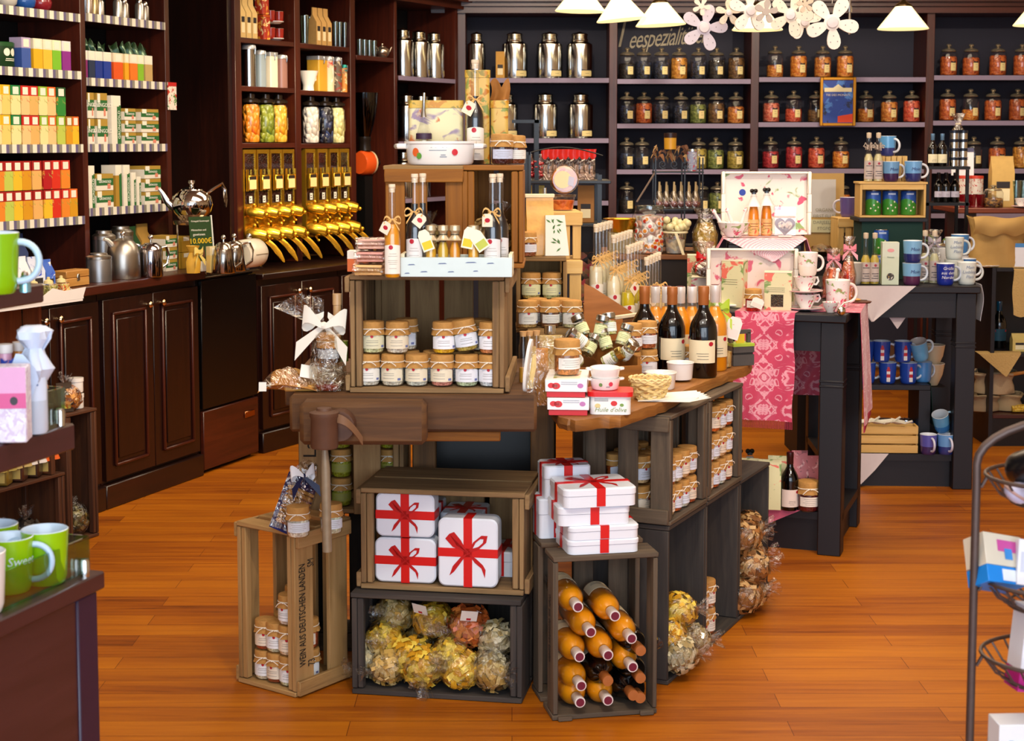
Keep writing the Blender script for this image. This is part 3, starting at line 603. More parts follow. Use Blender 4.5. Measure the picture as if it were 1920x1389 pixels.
# second bay, first row: small tins; second row: foil bags in cartons
for i,(x,c,h) in enumerate(((174,'#7f93b5',.11),(185,'#a99a8f',.11),(196,'#9b8b66',.1),(206,'#c9c5bf',.085),(240,'#d2cfc8',.1),(252,'#a9a49c',.09),(280,'#d9d6cf',.1),(290,'#8f8b86',.09))):
    t=thing('spice_tin','%s slender metal tin with domed cap, %s from left on the highest shelf'%(('blue grey','taupe','olive brown','small silver','tall silver','grey','bright silver','dull grey')[i],ORD[i]),'tin',onL(x,None,.04,ZB[0]+.001),rzL,'small metal tins on the highest shelf')
    obj('body','stin',lambda b:b.lathe([(0,0),(.021,0),(.021,.07),(.017,.078),(.012,.08)],14),P(c,.25,.9,var=0),t,sc=(1,1,h/.1)); obj('cap','stinc',lambda b:b.lathe([(.0125,.078),(.0135,.08),(.0135,.092),(.008,.1),(0,.101)],12),STEEL,t,sc=(1,1,h/.1))
for i,(x,a,b,n,w) in enumerate(((169,'#f1e6ea','#86246f','purple',.022),(180,'#f3efe0','#20304e','slate blue',.045),(193,'#f3efe0','#16338e','dark blue',.05),(209,'#f3efe0','#1b3a9c','royal blue',.055),(229,'#f6e2c4','#e0581a','flame orange',.07),(245,'#f5e7c0','#eda81c','amber',.03),(258,'#f5e7d0','#e57a22','orange',.058),(271,'#eef2d0','#86be2c','lime green',.045),(286,'#f1eadb','#c2a468','tan',.058))):
    t=carton('%s coffee carton with dark green foil top on the white and green shelves'%n,onL(x,None,.012,ZB[1]+.001),w,.06,.118,rzL,a,b)
    obj('foil_top',None,lambda q:q.grid(lambda u,v:(-w*.45+w*.9*u+.004*math.sin(9*v),.03+(.022*(1-v))*math.sin(2*PI*u+i),.119+.045*v*(1+.3*math.sin(3*u+i))),6,3,.0015),P('#1d3b22',.25,.4,var=.3),t)
def flat(px,z,w,h,n,txt=True,d=.08,gold=True):
    t=carton(n,onL(px,None,.012,z),w,d,h,rzL,'#b4923c' if gold else '#e8e4d0','#efe9da','white and green packs',name='rusk_pack',cat='pack',split=.72,lab=False)
    obj('label',None,lambda b:(b.box(-w*.5,w*.5,-.001,-.0001,h*.3,h*.72,0),b.box(-w*.45,-w*.2,-.0016,-.001,h*.62,h*.98,1),b.box(w*.15,w*.32,-.0016,-.001,h*.1,h*.4,2)),[P('#2b6b34',.5,var=.1),P('#f7f2e2',.6,var=0),P('#e08a72',.6,var=0)],t)
    if txt: obj('lettering',None,lambda b:b.text('GRÜNGOLD',h*.22,(0,-.0017,h*.52),(PI/2,0,0)),P('#f4f4ea',.6,var=0),t)
    return t
def upr(px,z,w,h,n,gold=False):
    t=carton(n,onL(px,None,.012,z),w,.075,h,rzL,'#f3eee0','#b18a33' if gold else '#efe9da','white and green packs',name='rusk_pack',cat='pack',split=.75,lab=True)
    obj('side_band',None,lambda b:b.box(w*.1,w*.5,-.001,-.0001,0,h*.8,0),P('#2b6b34',.5,var=.1),t)
    if not gold: obj('lettering',None,lambda b:b.text('GRÜNGOLD',h*.105,(w*.3,-.0015,h*.4),(PI/2,-PI/2,0)),P('#f4f4ea',.6,var=0),t)
    return t
z=ZB[2]+.001
for i,(px,w) in enumerate(((176,.045),(197,.075))):
    for k in (0,1): flat(px,z+k*.113,w,.11,'white and green rusk pack, %s of the %s block on the third shelf'%(('bottom','top')[k],('narrow','wide')[i]))
upr(223,z,.07,.215,'tall white rusk pack with autumn leaf print, upright among flat packs')
for i,(px,w) in enumerate(((249,.085),(286,.14))):
    for k in range(3): flat(px,z+k*.054,w,.052,'flat white pack, %s of three in the %s stack beside the upright pack'%(('lowest','middle','topmost')[k],('short','long')[i]))
z=ZB[3]+.001
upr(174,z,.045,.185,'upright white and green rusk pack at the edge of the lowest pack shelf'); upr(225,z,.045,.185,'upright gold sided pack between flat and white packs',True); upr(240,z,.05,.185,'tall white and green pack right after the gold sided pack'); upr(253,z,.035,.15,'narrow white pack, second after the gold sided one'); upr(263,z,.03,.13,'narrowest white pack beside the stack of three')
for k in range(2): flat(199,z+k*.075,.125,.073,'flat green labelled pack, %s of two stacked on the lowest pack shelf'%('lower','upper')[k])
for k in range(3): flat(289,z+k*.06,.13,.058,'flat green labelled pack, %s of the three stacked by the upright post'%('lowest','middle','topmost')[k])
t=thing('hanging_card','narrow red and white product card hanging on the shelf upright','card',FL.w(FL.s(322),-.006,zat(FL,322,206)),rzL)
obj('card',None,lambda b:b.box(-.035,.035,-.002,.002,0,.128),blotch('#f1e9dc','#c8402a','#4d8a3c',40),t); obj('header',None,lambda b:b.box(-.035,.035,-.003,-.0021,.11,.128),P('#c3201d',.5,var=0),t)
# ------------------------------------------------------------------ low cabinets along the side
def panel_door(b,x0,x1,z0,z1):
    b.box(x0,x1,-.02,0,z0,z1,0,.002); w=.055
    for q in ((x0+w,x1-w,z1-w-.012,z1-w),(x0+w,x1-w,z0+w,z0+w+.012)): b.box(q[0],q[1],-.032,-.02,q[2],q[3],1,.003)
    for q in (x0+w,x1-w-.012): b.box(q,q+.012,-.032,-.02,z0+w,z1-w,1,.003)
    b.box(x0+w+.03,x1-w-.03,-.027,-.02,z0+w+.03,z1-w-.03,0,.004)
def base_cab(label,fac,s0,s1,nd,H=.90,D=.6,knob_left=None):
    t=thing('base_cabinet',label,'cabinet',fac.w(s0,.021,0),fac.rz); w=s1-s0
    obj('body',None,lambda b:(b.box(0,w,0,D,.09,H),b.box(0.01,w-.01,.02,D,0,.089),b.box(0,w,-.03,0,.0,.1,0,.004)),DARKW,t)
    dw=(w-.02)/nd
    for i in range(nd):
        d=obj('door',None,lambda b:panel_door(b,.01+i*dw+.003,.01+(i+1)*dw-.003,.115,H-.03),[DARKW,REDW],t)
        kx=.01+(i+(.86 if i%2==0 else .14))*dw
        obj('knob','cknob',lambda b:(b.lathe([(0,0),(.008,0),(.005,.008),(.006,.014),(.013,.02),(.014,.026),(.009,.032),(0,.033)],14)),P('#e8c8a0',.12,1,var=0),d,(kx,-.02,H-.075),(PI/2,0,0))
    return t
base_cab('dark low cabinet with two panelled doors behind the stacked crates',FC,-.62,.045,2)
base_cab('dark low cabinet with two panelled doors under the steel teapots',FC,.05,.79,2)
t=tag(obj('worktop',None,lambda b:b.box(0,1.495,-.03,.62,.902,.94,0,.004),REDW),'long reddish brown worktop with teapots and canisters on it','worktop'); t.location=FC.w(-.7,0,0); t.rotation_euler=(0,0,FC.rz)
s0,s1=.80,1.295
t=thing('drinks_chiller','black low appliance with studded steel strip along its top','appliance',FC.w(s0,.02,0),FC.rz); w=s1-s0
obj('body',None,lambda b:(b.box(0,w,0,.58,.1,.902,0,.004),b.box(.01,w-.01,.02,.58,0,.099)),BLACK,t); obj('front_panel',None,lambda b:b.box(.004,w-.004,-.02,-.001,.3,.89,0,.003),P('#070607',.3,var=0),t)
obj('plinth',None,lambda b:b.box(.004,w-.004,-.022,-.001,0.02,.29,0,.003),REDW,t)
h_=obj('top_strip',None,lambda b:(b.box(0,w,-.028,.58,.904,.94,0,.003),b.box(0,w,-.04,-.0285,.902,.908,0,.001)),P('#6d5f4e',.25,.8,var=.1),t)
for i in range(12): obj('stud','stud',lambda b:b.lathe([(0,0),(.006,0),(.005,.004),(0,.005)],8),STEEL,h_,(.03+i*(w-.06)/11,-.028,.923),(PI/2,0,0))
obj('handle',None,lambda b:(b.box(w*.72,w*.9,-.03,-.0225,.205,.235,0,.002),),P('#b57f55',.2,1,var=0),t)
bs=[0.06,.42,.78,1.17,1.5]
base_cab('dark low cabinet with two panelled doors below the first coffee dispensers',FDB,.03,.72,2,.85,.5)
base_cab('dark low cabinet with two panelled doors below the last coffee dispensers',FDB,.725,1.5,2,.85,.5)
t=tag(obj('worktop',None,lambda b:b.box(0.03,1.52,-.02,.5,.852,.88,0,.003),DARKW),'dark worktop under the brass coffee spouts','worktop'); t.location=FDB.w(0,0,0); t.rotation_euler=(0,0,FDB.rz)
# ------------------------------------------------------------------ coffee dispensers and shelves over them
dA=(FD.s(449),FD.s(560)); dB=(FD.s(560),FD.s(663)); dN=(FD.s(663),FD.s(743)); dC=(FD.s(743),FD.s(861))
zA=[zat(FD,500,y) for y in (268,163,74)]; zB=[zat(FD,612,y) for y in (269,171,85)]
D1=bay('reddish brown shelves over the first four brass coffee dispensers',FD,dA[0],dA[1],zA,.883,2.34,.36,.05,posts=(1,0))
D2=bay('reddish brown shelves over the last four brass coffee dispensers, next to the grinder recess',FD,dB[0],dB[1],zB,.883,2.34,.36,.05,posts=(1,1))
obj('end_panel',None,lambda b:b.box(-.06,-.026,.02,.4,.883,2.34),DARKW,D1)
D3=bay('narrow recess with one glass shelf and a coffee grinder below',FD,dN[0]+.026,dN[1],[zat(FD,705,106)],.883,2.34,.36,.03,wm=REDW,posts=(0,1))
D4=bay('angled shelves of tall steel tea canisters beside the recess',FD,dC[0]+.016,dC[1]-.03,[zat(FD,800,y) for y in (145,265,370)],.3,2.34,.36,.03,posts=(0,1),em=LAV)
struct('wall_niche',lambda b:b.box(-.1,.9,.0,.04,0,2.6),P('#120a08',.6,var=.05),FD.w(-.6,.42,0),(0,0,FD.rz))
def dispenser(label,s,ztop,ww=.102):
    t=thing('coffee_dispenser',label,'coffee dispenser',FD.w(s,-.005,0),FD.rz,'brass coffee dispensers'); zb=.905; H=ztop-.006; w=ww
    obj('body','cdb%g'%H,lambda b:(b.box(-w/2,w/2,.02,.25,zb+.1,H),b.box(-w/2,-w/2+.009,.006,.02,zb+.12,H),b.box(w/2-.009,w/2,.006,.02,zb+.12,H),b.box(-w/2+.009,w/2-.009,.006,.02,H-.02,H),b.box(-w/2+.009,w/2-.009,.006,.02,zb+.2,H-.275)),BRASS,t)
    obj('coffee_beans','cdw%g'%H,lambda b:b.box(-w/2+.0095,w/2-.0095,.011,.0195,H-.275,H-.021),speck('#2a120b','#4b2216','#1a0b08',110,.35,bump=1),t)
    obj('window','cdg%g'%H,lambda b:b.box(-w/2+.0095,w/2-.0095,.0085,.0095,H-.275,H-.021),GL,t)
    f=obj('label_frame','cdf',lambda b:(b.box(-.033,.033,-.008,.003,-.075,.0,0,.006),b.box(-.04,-.033,-.008,.003,-.08,.03),b.box(.033,.04,-.008,.003,-.08,.03)),BRASS,t,(0,-.004,H-.13))
    obj('card','cdl',lambda b:(b.box(-.028,.028,-.0095,-.0085,-.07,-.022,0),b.box(-.028,.028,-.0095,-.0085,-.0215,-.006,1)),[CREAM,P('#2a211c',.6,var=0)],f)
    obj('price_tag','cdp',lambda b:(b.box(-.012,.012,-.0005,.001,0,.035,0),b.box(-.007,.006,-.0008,-.0005,.008,.013,1),b.box(-.007,.002,-.0008,-.0005,.02,.026,1)),[PAPER,INK],t,(-.005,-.001,H-.27))
    for k,(zz,sz) in enumerate(((zb+.25,.84),(zb+.14,.98))):
        v=obj('valve','cdv',lambda b:(b.tube([(-.034,.01,.016),(-.03,-.004,.014),(.0,-.04,.004),(.02,-.066,-.004),(.027,-.074,-.007)],[.028,.036,.037,.033,.018],16),b.tube([(.02,-.06,.0),(.03,-.075,-.004)],[.03,.012],14)),BRASS,t,(-.008,-.012,zz),sc=sz)
        obj('turn_knob','cdk',lambda b:b.ball((.034,-.08,-.006),.013,10),BRASS,v); obj('lever','cdl2',lambda b:(b.tube([(-.02,-.02,.034),(-.03,-.032,.05)],[.010,.007],8),b.ball((-.031,-.034,.054),.012,8)),BRASS,v); obj('pull_pin','cdl3',lambda b:(b.tube([(-.02,-.03,-.03),(-.024,-.05,-.05)],[.006,.005],6),b.ball((-.024,-.052,-.052),.009,8)),BRASS,v)
    obj('spout','cds',lambda b:b.grid(lambda u,v:(.01+.052*v+(.026*(1-max(0,v-.75)*2.2))*math.sin((u-.5)*2.8),-.055-.075*v-.01*math.cos((u-.5)*2.8),-.0-.105*v-.02*math.cos((u-.5)*2.8)+.012*math.sin(PI*v)),10,8,.002),BRASS,t,(-.008,-.02,zb+.128))
    return t
for i,x in enumerate((468,493.5,518,541)): dispenser('brass coffee bean dispenser with label, %s from left in the first four'%ORD[i],FD.s(x),zat(FD,500,278)-.0)
for i,x in enumerate((582,605,627,646)): dispenser('brass coffee bean dispenser with label, %s from left in the last four'%ORD[i],FD.s(x),zat(FD,612,277),.092)
rzD=FD.rz
def onD(px,z,dep=.07): return FD.w(FD.s(px,dep),dep,z+.001)
def big_jar(label,p,c,c2,c3,grp):
    t=thing('sweet_jar',label,'jar',p,rzD,grp,(.72,.72,.95))
    obj('contents','bj_c',lambda b:b.lathe([(0,.004),(.058,.004),(.062,.01),(.062,.19),(.05,.205),(0,.207)],18),speck(c,c2,c3,26,.3,.3,bump=1,dist=.02),t)
    obj('glass','bj_g',lambda b:b.lathe([(0,0),(.06,0),(.066,.008),(.066,.195),(.058,.212),(.05,.216)],20),GL,t)
    obj('lid','bj_l',lambda b:b.lathe([(.058,.214),(.068,.216),(.068,.228),(.05,.236),(.03,.24),(.03,.262),(0,.265)],18),P('#3a2f28',.15,.6,var=0),t)
    o=obj('label','bj_b',lambda b:(arc(b,.0668,-.3,.3,.07,.135,0,6,.004),arc(b,.0669,-.26,.26,.137,.16,1,5,-.006)),[CREAM,P('#221a22',.6,var=0)],t); o.rotation_euler=(0,0,.75)
for x,c,n in ((472,('#f08a1c','#f6a833','#e0641a'),'orange'),(500,('#7f8f24','#aab43c','#5c7a3a'),'olive green'),(524,('#f0b02a','#f3ca4c','#dc8a1c'),'golden yellow')): big_jar('lidded glass jar of %s sweets on the first dispenser shelf'%n,onD(x-1,zA[0],.052),*c,'sweet jars over the dispensers')
for x,c,n in ((584,('#e9e3dc','#f5f1ee','#cfc3b8'),'white'),(611,('#18181f','#2c3350','#3d4f82'),'blue black'),(632,('#e4dd9a','#f2eec0','#c9c06a'),'pale yellow')): big_jar('lidded glass jar of %s sweets on the second dispenser shelf'%n,onD(x-1,zB[0],.052),*c,'sweet jars over the dispensers')
def clip_tin(label,px,z,w,h,col,top='#b9b9bd',dep=.045,mat=None,sq=False):
    t=thing('storage_tin',label,'tin',onD(px,z,dep),rzD,'tall tins over the dispensers')
    obj('body',None,lambda b:(b.prism(rrect(w,w,w*.12),0,h*.86) if sq else b.lathe([(0,0),(w/2,0),(w/2,h*.86),(0,h*.86)],20)),mat or P(col,.3,.1,var=.04,coat=.2),t)
    obj('lid',None,lambda b:(b.prism(rrect(w*1.03,w*1.03,w*.12),h*.865,h*.97) if sq else b.lathe([(0,h*.862),(w*.53,h*.862),(w*.53,h*.93),(w*.46,h*.97),(0,h)],20)),P(top,.25,.5,var=0),t)
    obj('clip',None,lambda b:b.tube([(0,-w*.53,h*.75),(0,-w*.58,h*.85),(0,-w*.54,h*.95)],.003,5),STEEL,t)
clip_tin('tall polished silver tin, tallest on the middle dispenser shelf',469,zA[1],.07,.215,'#c9ccd2',mat=STEEL); clip_tin('blue grey clip lid tin between silver and cream tins',490,zA[1],.06,.19,'#93a2ad'); clip_tin('cream white clip lid tin on the middle dispenser shelf',507,zA[1],.065,.185,'#efe4cf',sq=True); clip_tin('mauve brown clip lid tin with pale swirl',529,zA[1],.065,.175,'#9a7068')
clip_tin('yellow box tin with red emblem beside the white pot',596,zB[1],.085,.195,'#d9a638',sq=True,dep=.07); clip_tin('red and cream round tin with clip lid',617,zB[1],.062,.195,'#d8b49a',mat=blotch('#e8cfae','#c8281f','#f2ede0',14)); clip_tin('dark patterned round tin with clip lid',633,zB[1],.055,.195,'#5a4a40',mat=blotch('#6b5a4a','#d9c8a8','#9a3a2a',30),dep=.05); clip_tin('small teal and orange tin at the end of the shelf',646,zB[1],.045,.155,'#c9722c',top='#1d8f86',mat=blotch('#d98c3a','#1f7a78','#efd9a0',18))
t=thing('filter_holder','white porcelain coffee filter beside the yellow box tin','coffee filter',onD(579,zB[1],.05),rzD)
obj('body',None,lambda b:b.lathe([(0,0),(.032,0),(.03,.01),(.03,.03),(.055,.105),(.051,.105),(.02,.03),(0,.03)],20),PORC,t); obj('handle',None,lambda b:b.tube([(.045,0,.09),(.068,0,.085),(.07,0,.06),(.05,0,.05),(.035,0,.04)],.005,6),PORC,t)
for i,x in enumerate((459,470,481)): bag('tan coffee bag with dark label, %s of three on the first top shelf'%ORD[i],onD(x,zA[2],.02),.042,.06,.21,rzD,'#d9b672','coffee bags on the top shelves')
for i,x in enumerate((600,610,620)): bag('tan coffee bag with dark label, %s of three between clear glasses'%ORD[i],onD(x,zB[2],.02),.042,.06,.2,rzD,'#c79b58','coffee bags on the top shelves')
for i,(x,z,h,n) in enumerate(((496,zA[2],.125,'lower'),(494,zA[2]+.127,.13,'upper'))):
    t=thing('patterned_tin','red and gold patterned tin, %s of two stacked'%n,'tin',onD(x,z,.036),rzD,None,(.8,.8,1))
    obj('body',None,lambda b:b.prism(rrect(.07,.07,.01),0,h*.9),blotch('#b0301c','#e8a63a','#f0d9a0',26),t); obj('lid',None,lambda b:b.prism(rrect(.072,.072,.01),h*.905,h),P('#c8531f',.3,.3,var=.05),t)
for k in (0,1):
    for i,x in enumerate((510,526)):
        z=zA[2]+.002+k*.09
        if i==0:
            tag(obj('saucer',None,lambda b:b.lathe([(0,0),(.05,0),(.085,.010),(.085,.013),(.05,.005),(0,.004)],22),PORC),'white oval plate, %s of two under the red coffee cups'%('lower','upper')[k],'plate').location=onD(518,z-.001 if k==0 else z-.004,.048); COL.objects[-1].scale=(.55,.55,1)
        mug('small red patterned coffee cup, %s on the %s white plate'%(('left','right')[i],('lower','upper')[k]),onD(x,z+.006-(.002 if k else 0),.048),rzD+.3,'#9c2418',None,'#f0e0c0','red cups on plates',sc=.6)
def drink_glass(label,p,rz,h=.12,r=.03,grp=None,name='drinking_glass'):
    t=thing(name,label,'glass',p,rz,grp); obj('bowl','dg%g%g'%(h,r),lambda b:b.lathe([(0,.004),(r*.7,0),(r*.72,.004),(r*.85,h*.5),(r,h),(r-.002,h),(r*.8,h*.5),(r*.66,.01),(0,.01)],16),GLG,t); obj('rim','dgr%g%g'%(h,r),lambda b:b.tube([(r*math.cos(a),r*math.sin(a),h) for a in [2*PI*i/16 for i in range(16)]],.0012,4,closed=True),GLG,t); return t
for i,(x,d) in enumerate(((574,.035),(583,.08))): drink_glass('tall clear glass %s the three coffee bags'%('left of','behind')[i],onD(x,zB[2],d),rzD,.15,.024,'clear glasses on the top shelf')
for i,x in enumerate((631,639,648)): drink_glass('tall blue tinted glass, %s right of the coffee bags'%ORD[i],onD(x,zB[2],.03),rzD,.135,.015,'clear glasses on the top shelf')
zn=zat(FD,705,106)
for i in range(4): drink_glass('small glass tumbler with coloured bands, %s of four on the recess shelf'%ORD[i],onD(676+9*i,zn,.03),rzD,.09,.017,'tumblers on the recess shelf')
def teapot(label,p,rz,sc=1,m=None,grp=None,name='teapot',short=False):
    t=thing(name,label,'teapot',p,rz,grp,sc); m=m or STEEL
    obj('body','tpb',lambda b:b.lathe([(0,0),(.05,0),(.052,.004),(.075,.03),(.085,.06),(.078,.095),(.05,.118),(.044,.12)],24),m,t)
    obj('lid','tpl',lambda b:b.lathe([(.046,.119),(.044,.124),(.02,.134),(.008,.137),(.008,.143),(.014,.15),(.012,.16),(0,.164)],18),m,t)
    obj('spout','tps',lambda b:b.tube([(-.072,0,.05),(-.1,0,.075),(-.118,0,.11),(-.13,0,.125)],[.02,.014,.010,.008],10),m,t)
    obj('handle','tph',lambda b:b.tube([(.06,0,.105),(.095,0,.13),(.122,0,.145),(.132,0,.12),(.136,0,.08),(.134,0,.05)],[.006,.007,.009,.009,.008,.006],8),m,t)
    return t
teapot('small glass and steel teapot on the recess shelf',onD(718,zn,.045),rzD+PI-.4,.5,P('#b8a898',.15,.9,var=0))
t=thing('coffee_grinder','orange and black shop coffee grinder with tall clear hopper','grinder',FD.w(FD.s(684,.085),.085,.899),rzD,None,(.82,.82,1))
obj('stand',None,lambda b:(b.box(-.09,.09,-.06,.1,-.018,.0),b.box(-.05,.05,-.03,.07,.0005,zat(FD,690,305,.085)-.975)),BLACK,t)
zz=zat(FD,690,305,.085)-.9; obj('body',None,lambda b:(b.at((0,0,zz),(0,PI/2,0)).lathe([(0,-.07),(.062,-.07),(.07,-.05),(.07,.045),(0,.045)],20),b.at()),P('#d2511c',.25,var=.05,coat=.4),t)
obj('face_plate',None,lambda b:b.at((.05,0,zz),(0,PI/2,0)).lathe([(0,0),(.068,0),(.068,.018),(.055,.024),(0,.024)],20),P('#e9d6b0',.3,.3,var=0),t)
obj('knob',None,lambda b:(b.at((.08,0,zz),(0,PI/2,0)).lathe([(0,0),(.03,0),(.03,.04),(.02,.05),(.02,.09),(0,.09)],14),b.at()),BLACK,t)
obj('collar',None,lambda b:b.lathe([(0,zz+.071),(.045,zz+.071),(.04,zz+.12),(.045,zz+.13),(.045,zz+.15)],18),P('#241c18',.3,.4,var=0),t)
obj('hopper',None,lambda b:b.lathe([(.04,zz+.15),(.06,zz+.2),(.085,zz+.29),(.095,zz+.37),(.098,zz+.4),(.092,zz+.4),(.08,zz+.29),(.055,zz+.2),(.035,zz+.155)],22),glass('#7a5638',.7,.05,.08),t)
obj('beans',None,lambda b:b.lathe([(.034,zz+.153),(.052,zz+.2),(.062,zz+.235),(0,zz+.24)],18),speck('#2a120b','#4b2216','#1a0b08',110),t)
for r,(zi,xs) in enumerate(((0,(756,786,814)),(1,(762,790,816)),(2,(756,788)))):
    zc=zat(FD,800,(145,265,370)[zi])
    for i,x in enumerate(xs): canister('tall steel tea canister, %s on the %s of the angled shelves'%(ORD[i],('upper board','middle board','lower board')[zi]),onD(x,zc,.075),rzD,(.78,.78,.98),'steel canisters on the angled shelves',.75,zi==0)
# ------------------------------------------------------------------ long rear shelves
xb=[FB.s(x) for x in (866,1149,1414,1741,2060)]
zr1=[zat(FB,1010,y) for y in (146,259,376)]; zr2=[zat(FB,1280,y) for y in (148,231.5,317.5,401)]; zr3=[zat(FB,1570,y) for y in (144.5,229,316,400)]; zr4=[zat(FB,1840,y) for y in (141,226,316,400)]
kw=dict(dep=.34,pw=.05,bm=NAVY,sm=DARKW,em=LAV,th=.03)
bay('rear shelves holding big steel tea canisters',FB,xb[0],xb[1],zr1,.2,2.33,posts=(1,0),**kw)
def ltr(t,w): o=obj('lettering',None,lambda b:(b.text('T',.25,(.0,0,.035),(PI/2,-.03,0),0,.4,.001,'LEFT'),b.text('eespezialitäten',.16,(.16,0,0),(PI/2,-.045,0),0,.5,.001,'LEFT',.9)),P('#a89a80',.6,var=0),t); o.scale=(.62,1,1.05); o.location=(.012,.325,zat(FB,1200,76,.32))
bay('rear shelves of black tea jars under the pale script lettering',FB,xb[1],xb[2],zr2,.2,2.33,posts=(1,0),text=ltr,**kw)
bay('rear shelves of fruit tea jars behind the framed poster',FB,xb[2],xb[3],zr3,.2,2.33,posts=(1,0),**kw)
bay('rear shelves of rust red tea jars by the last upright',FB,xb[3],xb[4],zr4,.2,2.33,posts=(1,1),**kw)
def onB(px,z,dep=.1): return FB.w(FB.s(px,dep),dep,z+.001)
for i,x in enumerate((894,965,1030,1086)): canister('big steel tea canister, %s on the upper board of the rear shelves'%ORD[i],onB(x,zr1[0],.12),0,(1.0 if i else .7,1.0 if i else .7,1.0),'big canisters on the rear shelves',.6)
for i,x in enumerate((948,1022,1088)): canister('big steel tea canister, %s on the board below the first row'%ORD[i],onB(x,zr1[1],.12),0,(.98,.98,.98),'big canisters on the rear shelves',.6)
bag('small tan tea bag standing between two big canisters',onB(938,zr1[0],.04),.055,.05,.165,0,'#c99542')
T_={'black':('#0d0d12','#1d2233','#2b3350'),'dark':('#17120f','#2a211c','#0e0b0a'),'amber':('#b8741f','#dc9c3c','#86500f'),'brown':('#5a3a1c','#7d5a30','#3c2815'),'green':('#5f6a30','#8a9448','#3f4a22'),'gold':('#8f7c2c','#b8a347','#6b5a20'),'orange':('#d0701e','#eda040','#a04c14'),'rust':('#b5501f','#d87030','#8a3416'),'red':('#c8422a','#e06a48','#922a1c'),'crimson':('#a8222c','#cc3c44','#741620'),'pink':('#cc5a44','#e48a6c','#963a2c'),'copper':('#c06a24','#e09844','#8a4414')}
def trow(bname,zs,rows):
    for k,row in enumerate(rows):
        for i,(x,c,f) in enumerate(row):
            tea_jar('%s jar of %s tea, %s on the %s board of the %s shelves'%(('full','half full','low')[0 if f>.75 else 1 if f>.45 else 2],c,ORD[i],ORD[k],bname),onB(x,zs[k],.11),0,speck(*T_[c],70,.6,bump=.5),f,'glass tea jars on the rear shelves',sc=1.0)
trow('script lettered',zr2,[[(1175,'dark',.7),(1206,'black',.8),(1239,'black',.8),(1272,'amber',.95),(1308,'black',.8),(1342,'dark',.85),(1379,'brown',.95)],[(1175,'black',.8),(1207,'rust',.9),(1240,'black',.85),(1276,'black',.8),(1308,'green',.85),(1342,'brown',.9),(1379,'copper',.75)],[(1175,'black',.7),(1204,'black',.5),(1310,'gold',.9),(1342,'green',.85),(1379,'gold',.8)],[(1176,'dark',.6),(1316,'dark',.7),(1346,'green',.9)]])
trow('poster',zr3,[[(1451,'copper',.55),(1495,'orange',.95),(1540,'copper',.9),(1582,'orange',.95)],[(1445,'pink',.85),(1487,'red',.6),(1529,'brown',.55),(1622,'orange',.6),(1666,'copper',.9),(1708,'red',.95)],[(1445,'crimson',.75),(1489,'crimson',.95),(1531,'red',.9),(1577,'orange',.75)],[(1581,'orange',.8)]])
trow('last upright',zr4,[[(1775,'rust',.85),(1817,'rust',.8),(1867,'rust',.9),(1912,'rust',.9)],[(1775,'rust',.95),(1818,'orange',.5),(1860,'rust',.9),(1906,'rust',.95)],[(1826,'dark',.6),(1870,'rust',.9),(1915,'amber',.95)]])
p=FB.px(1570,236,-.03); t=thing('picture_poster','gold framed blue tea poster hanging in front of the rear shelves','poster',p,0)
W=.222;H=.30
obj('frame',None,lambda b:(b.box(-W/2,-W/2+.018,-.012,.01,0,H,0,.003),b.box(W/2-.018,W/2,-.012,.01,0,H,0,.003),b.box(-W/2+.018,W/2-.018,-.012,.01,0,.018,0,.003),b.box(-W/2+.018,W/2-.018,-.012,.01,H-.018,H,0,.003)),P('#c98a1e',.3,.5,var=.05),t)
obj('picture',None,lambda b:b.box(-W/2+.018,W/2-.018,-.004,.006,.018,H-.018),blotch('#1d3f9c','#4a7fd0','#12204e',14),t)
obj('header',None,lambda b:b.prism([(-.085,.21),(.085,.21),(.085,.235),(.03,.235),(0,.258),(-.03,.235),(-.085,.235)],.0045,.006),P('#eadfb6',.6,var=0),t,rot=(PI/2,0,0))
obj('red_corner',None,lambda b:b.prism([(.0,.022),(.092,.022),(.092,.075),(.0,.06)],.0045,.006),P('#d9431d',.6,var=.05),t,rot=(PI/2,0,0))
obj('lettering',None,lambda b:b.text('TEE DES MONATS',.019,(0,-.0055,.19),(PI/2,0,0)),P('#d8d2c4',.6,var=0),t)
# ------------------------------------------------------------------ pendant lamps and paper flowers
SH=P('#fff0b8',.6,var=.0,emit=.9)
def shade_mat():
    m,N,L,b=newmat('lamp_glass'); t=N.new('ShaderNodeTexCoord'); b.inputs['Base Color'].default_value=hx('#fff3cf')+(1,); b.inputs['Roughness'].default_value=.4
    b.inputs['Emission Color'].default_value=hx('#ffe9a6')+(1,); b.inputs['Emission Strength'].default_value=.75; return m
SHM=shade_mat()
for i,(x,y,Y,tl,n) in enumerate(((1088,22,8.9,.02,'first from left, cut by the top edge'),(1166,38,8.9,-.1,'second from left, tilted'),(1239,48,8.95,-.05,'third from left above the script'),(1420,57,8.9,.0,'behind the white flowers'),(1693,55,8.9,.0,'alone above the poster shelves'),(1948,48,8.9,.0,'at the far right edge'))):
    p=at(x,y,Y); t=thing('pendant_lamp','cream glass cone pendant lamp, %s'%n,'lamp',p,0,'cream pendant lamps',None,(0,tl))
    obj('shade','pl_s',lambda b:b.lathe([(.137,0),(.134,.001),(.045,.118),(.04,.125),(.042,.127),(.048,.119),(.14,.003),(.137,0)],36),SHM,t)
    obj('cap','pl_c',lambda b:b.lathe([(.046,.124),(.044,.133),(.02,.15),(.01,.16),(0,.161)],18),P('#3b2a14',.3,.8,var=0),t)
    obj('bulb','pl_b',lambda b:b.ball((0,0,.05),.03,12),P('#fff2d0',.3,var=0,emit=6),t)
    obj('cord','pl_k%d'%i,lambda b:b.tube([(0,0,.16),(0,0,3.05-p.z)],.003,5),BLACK,t)
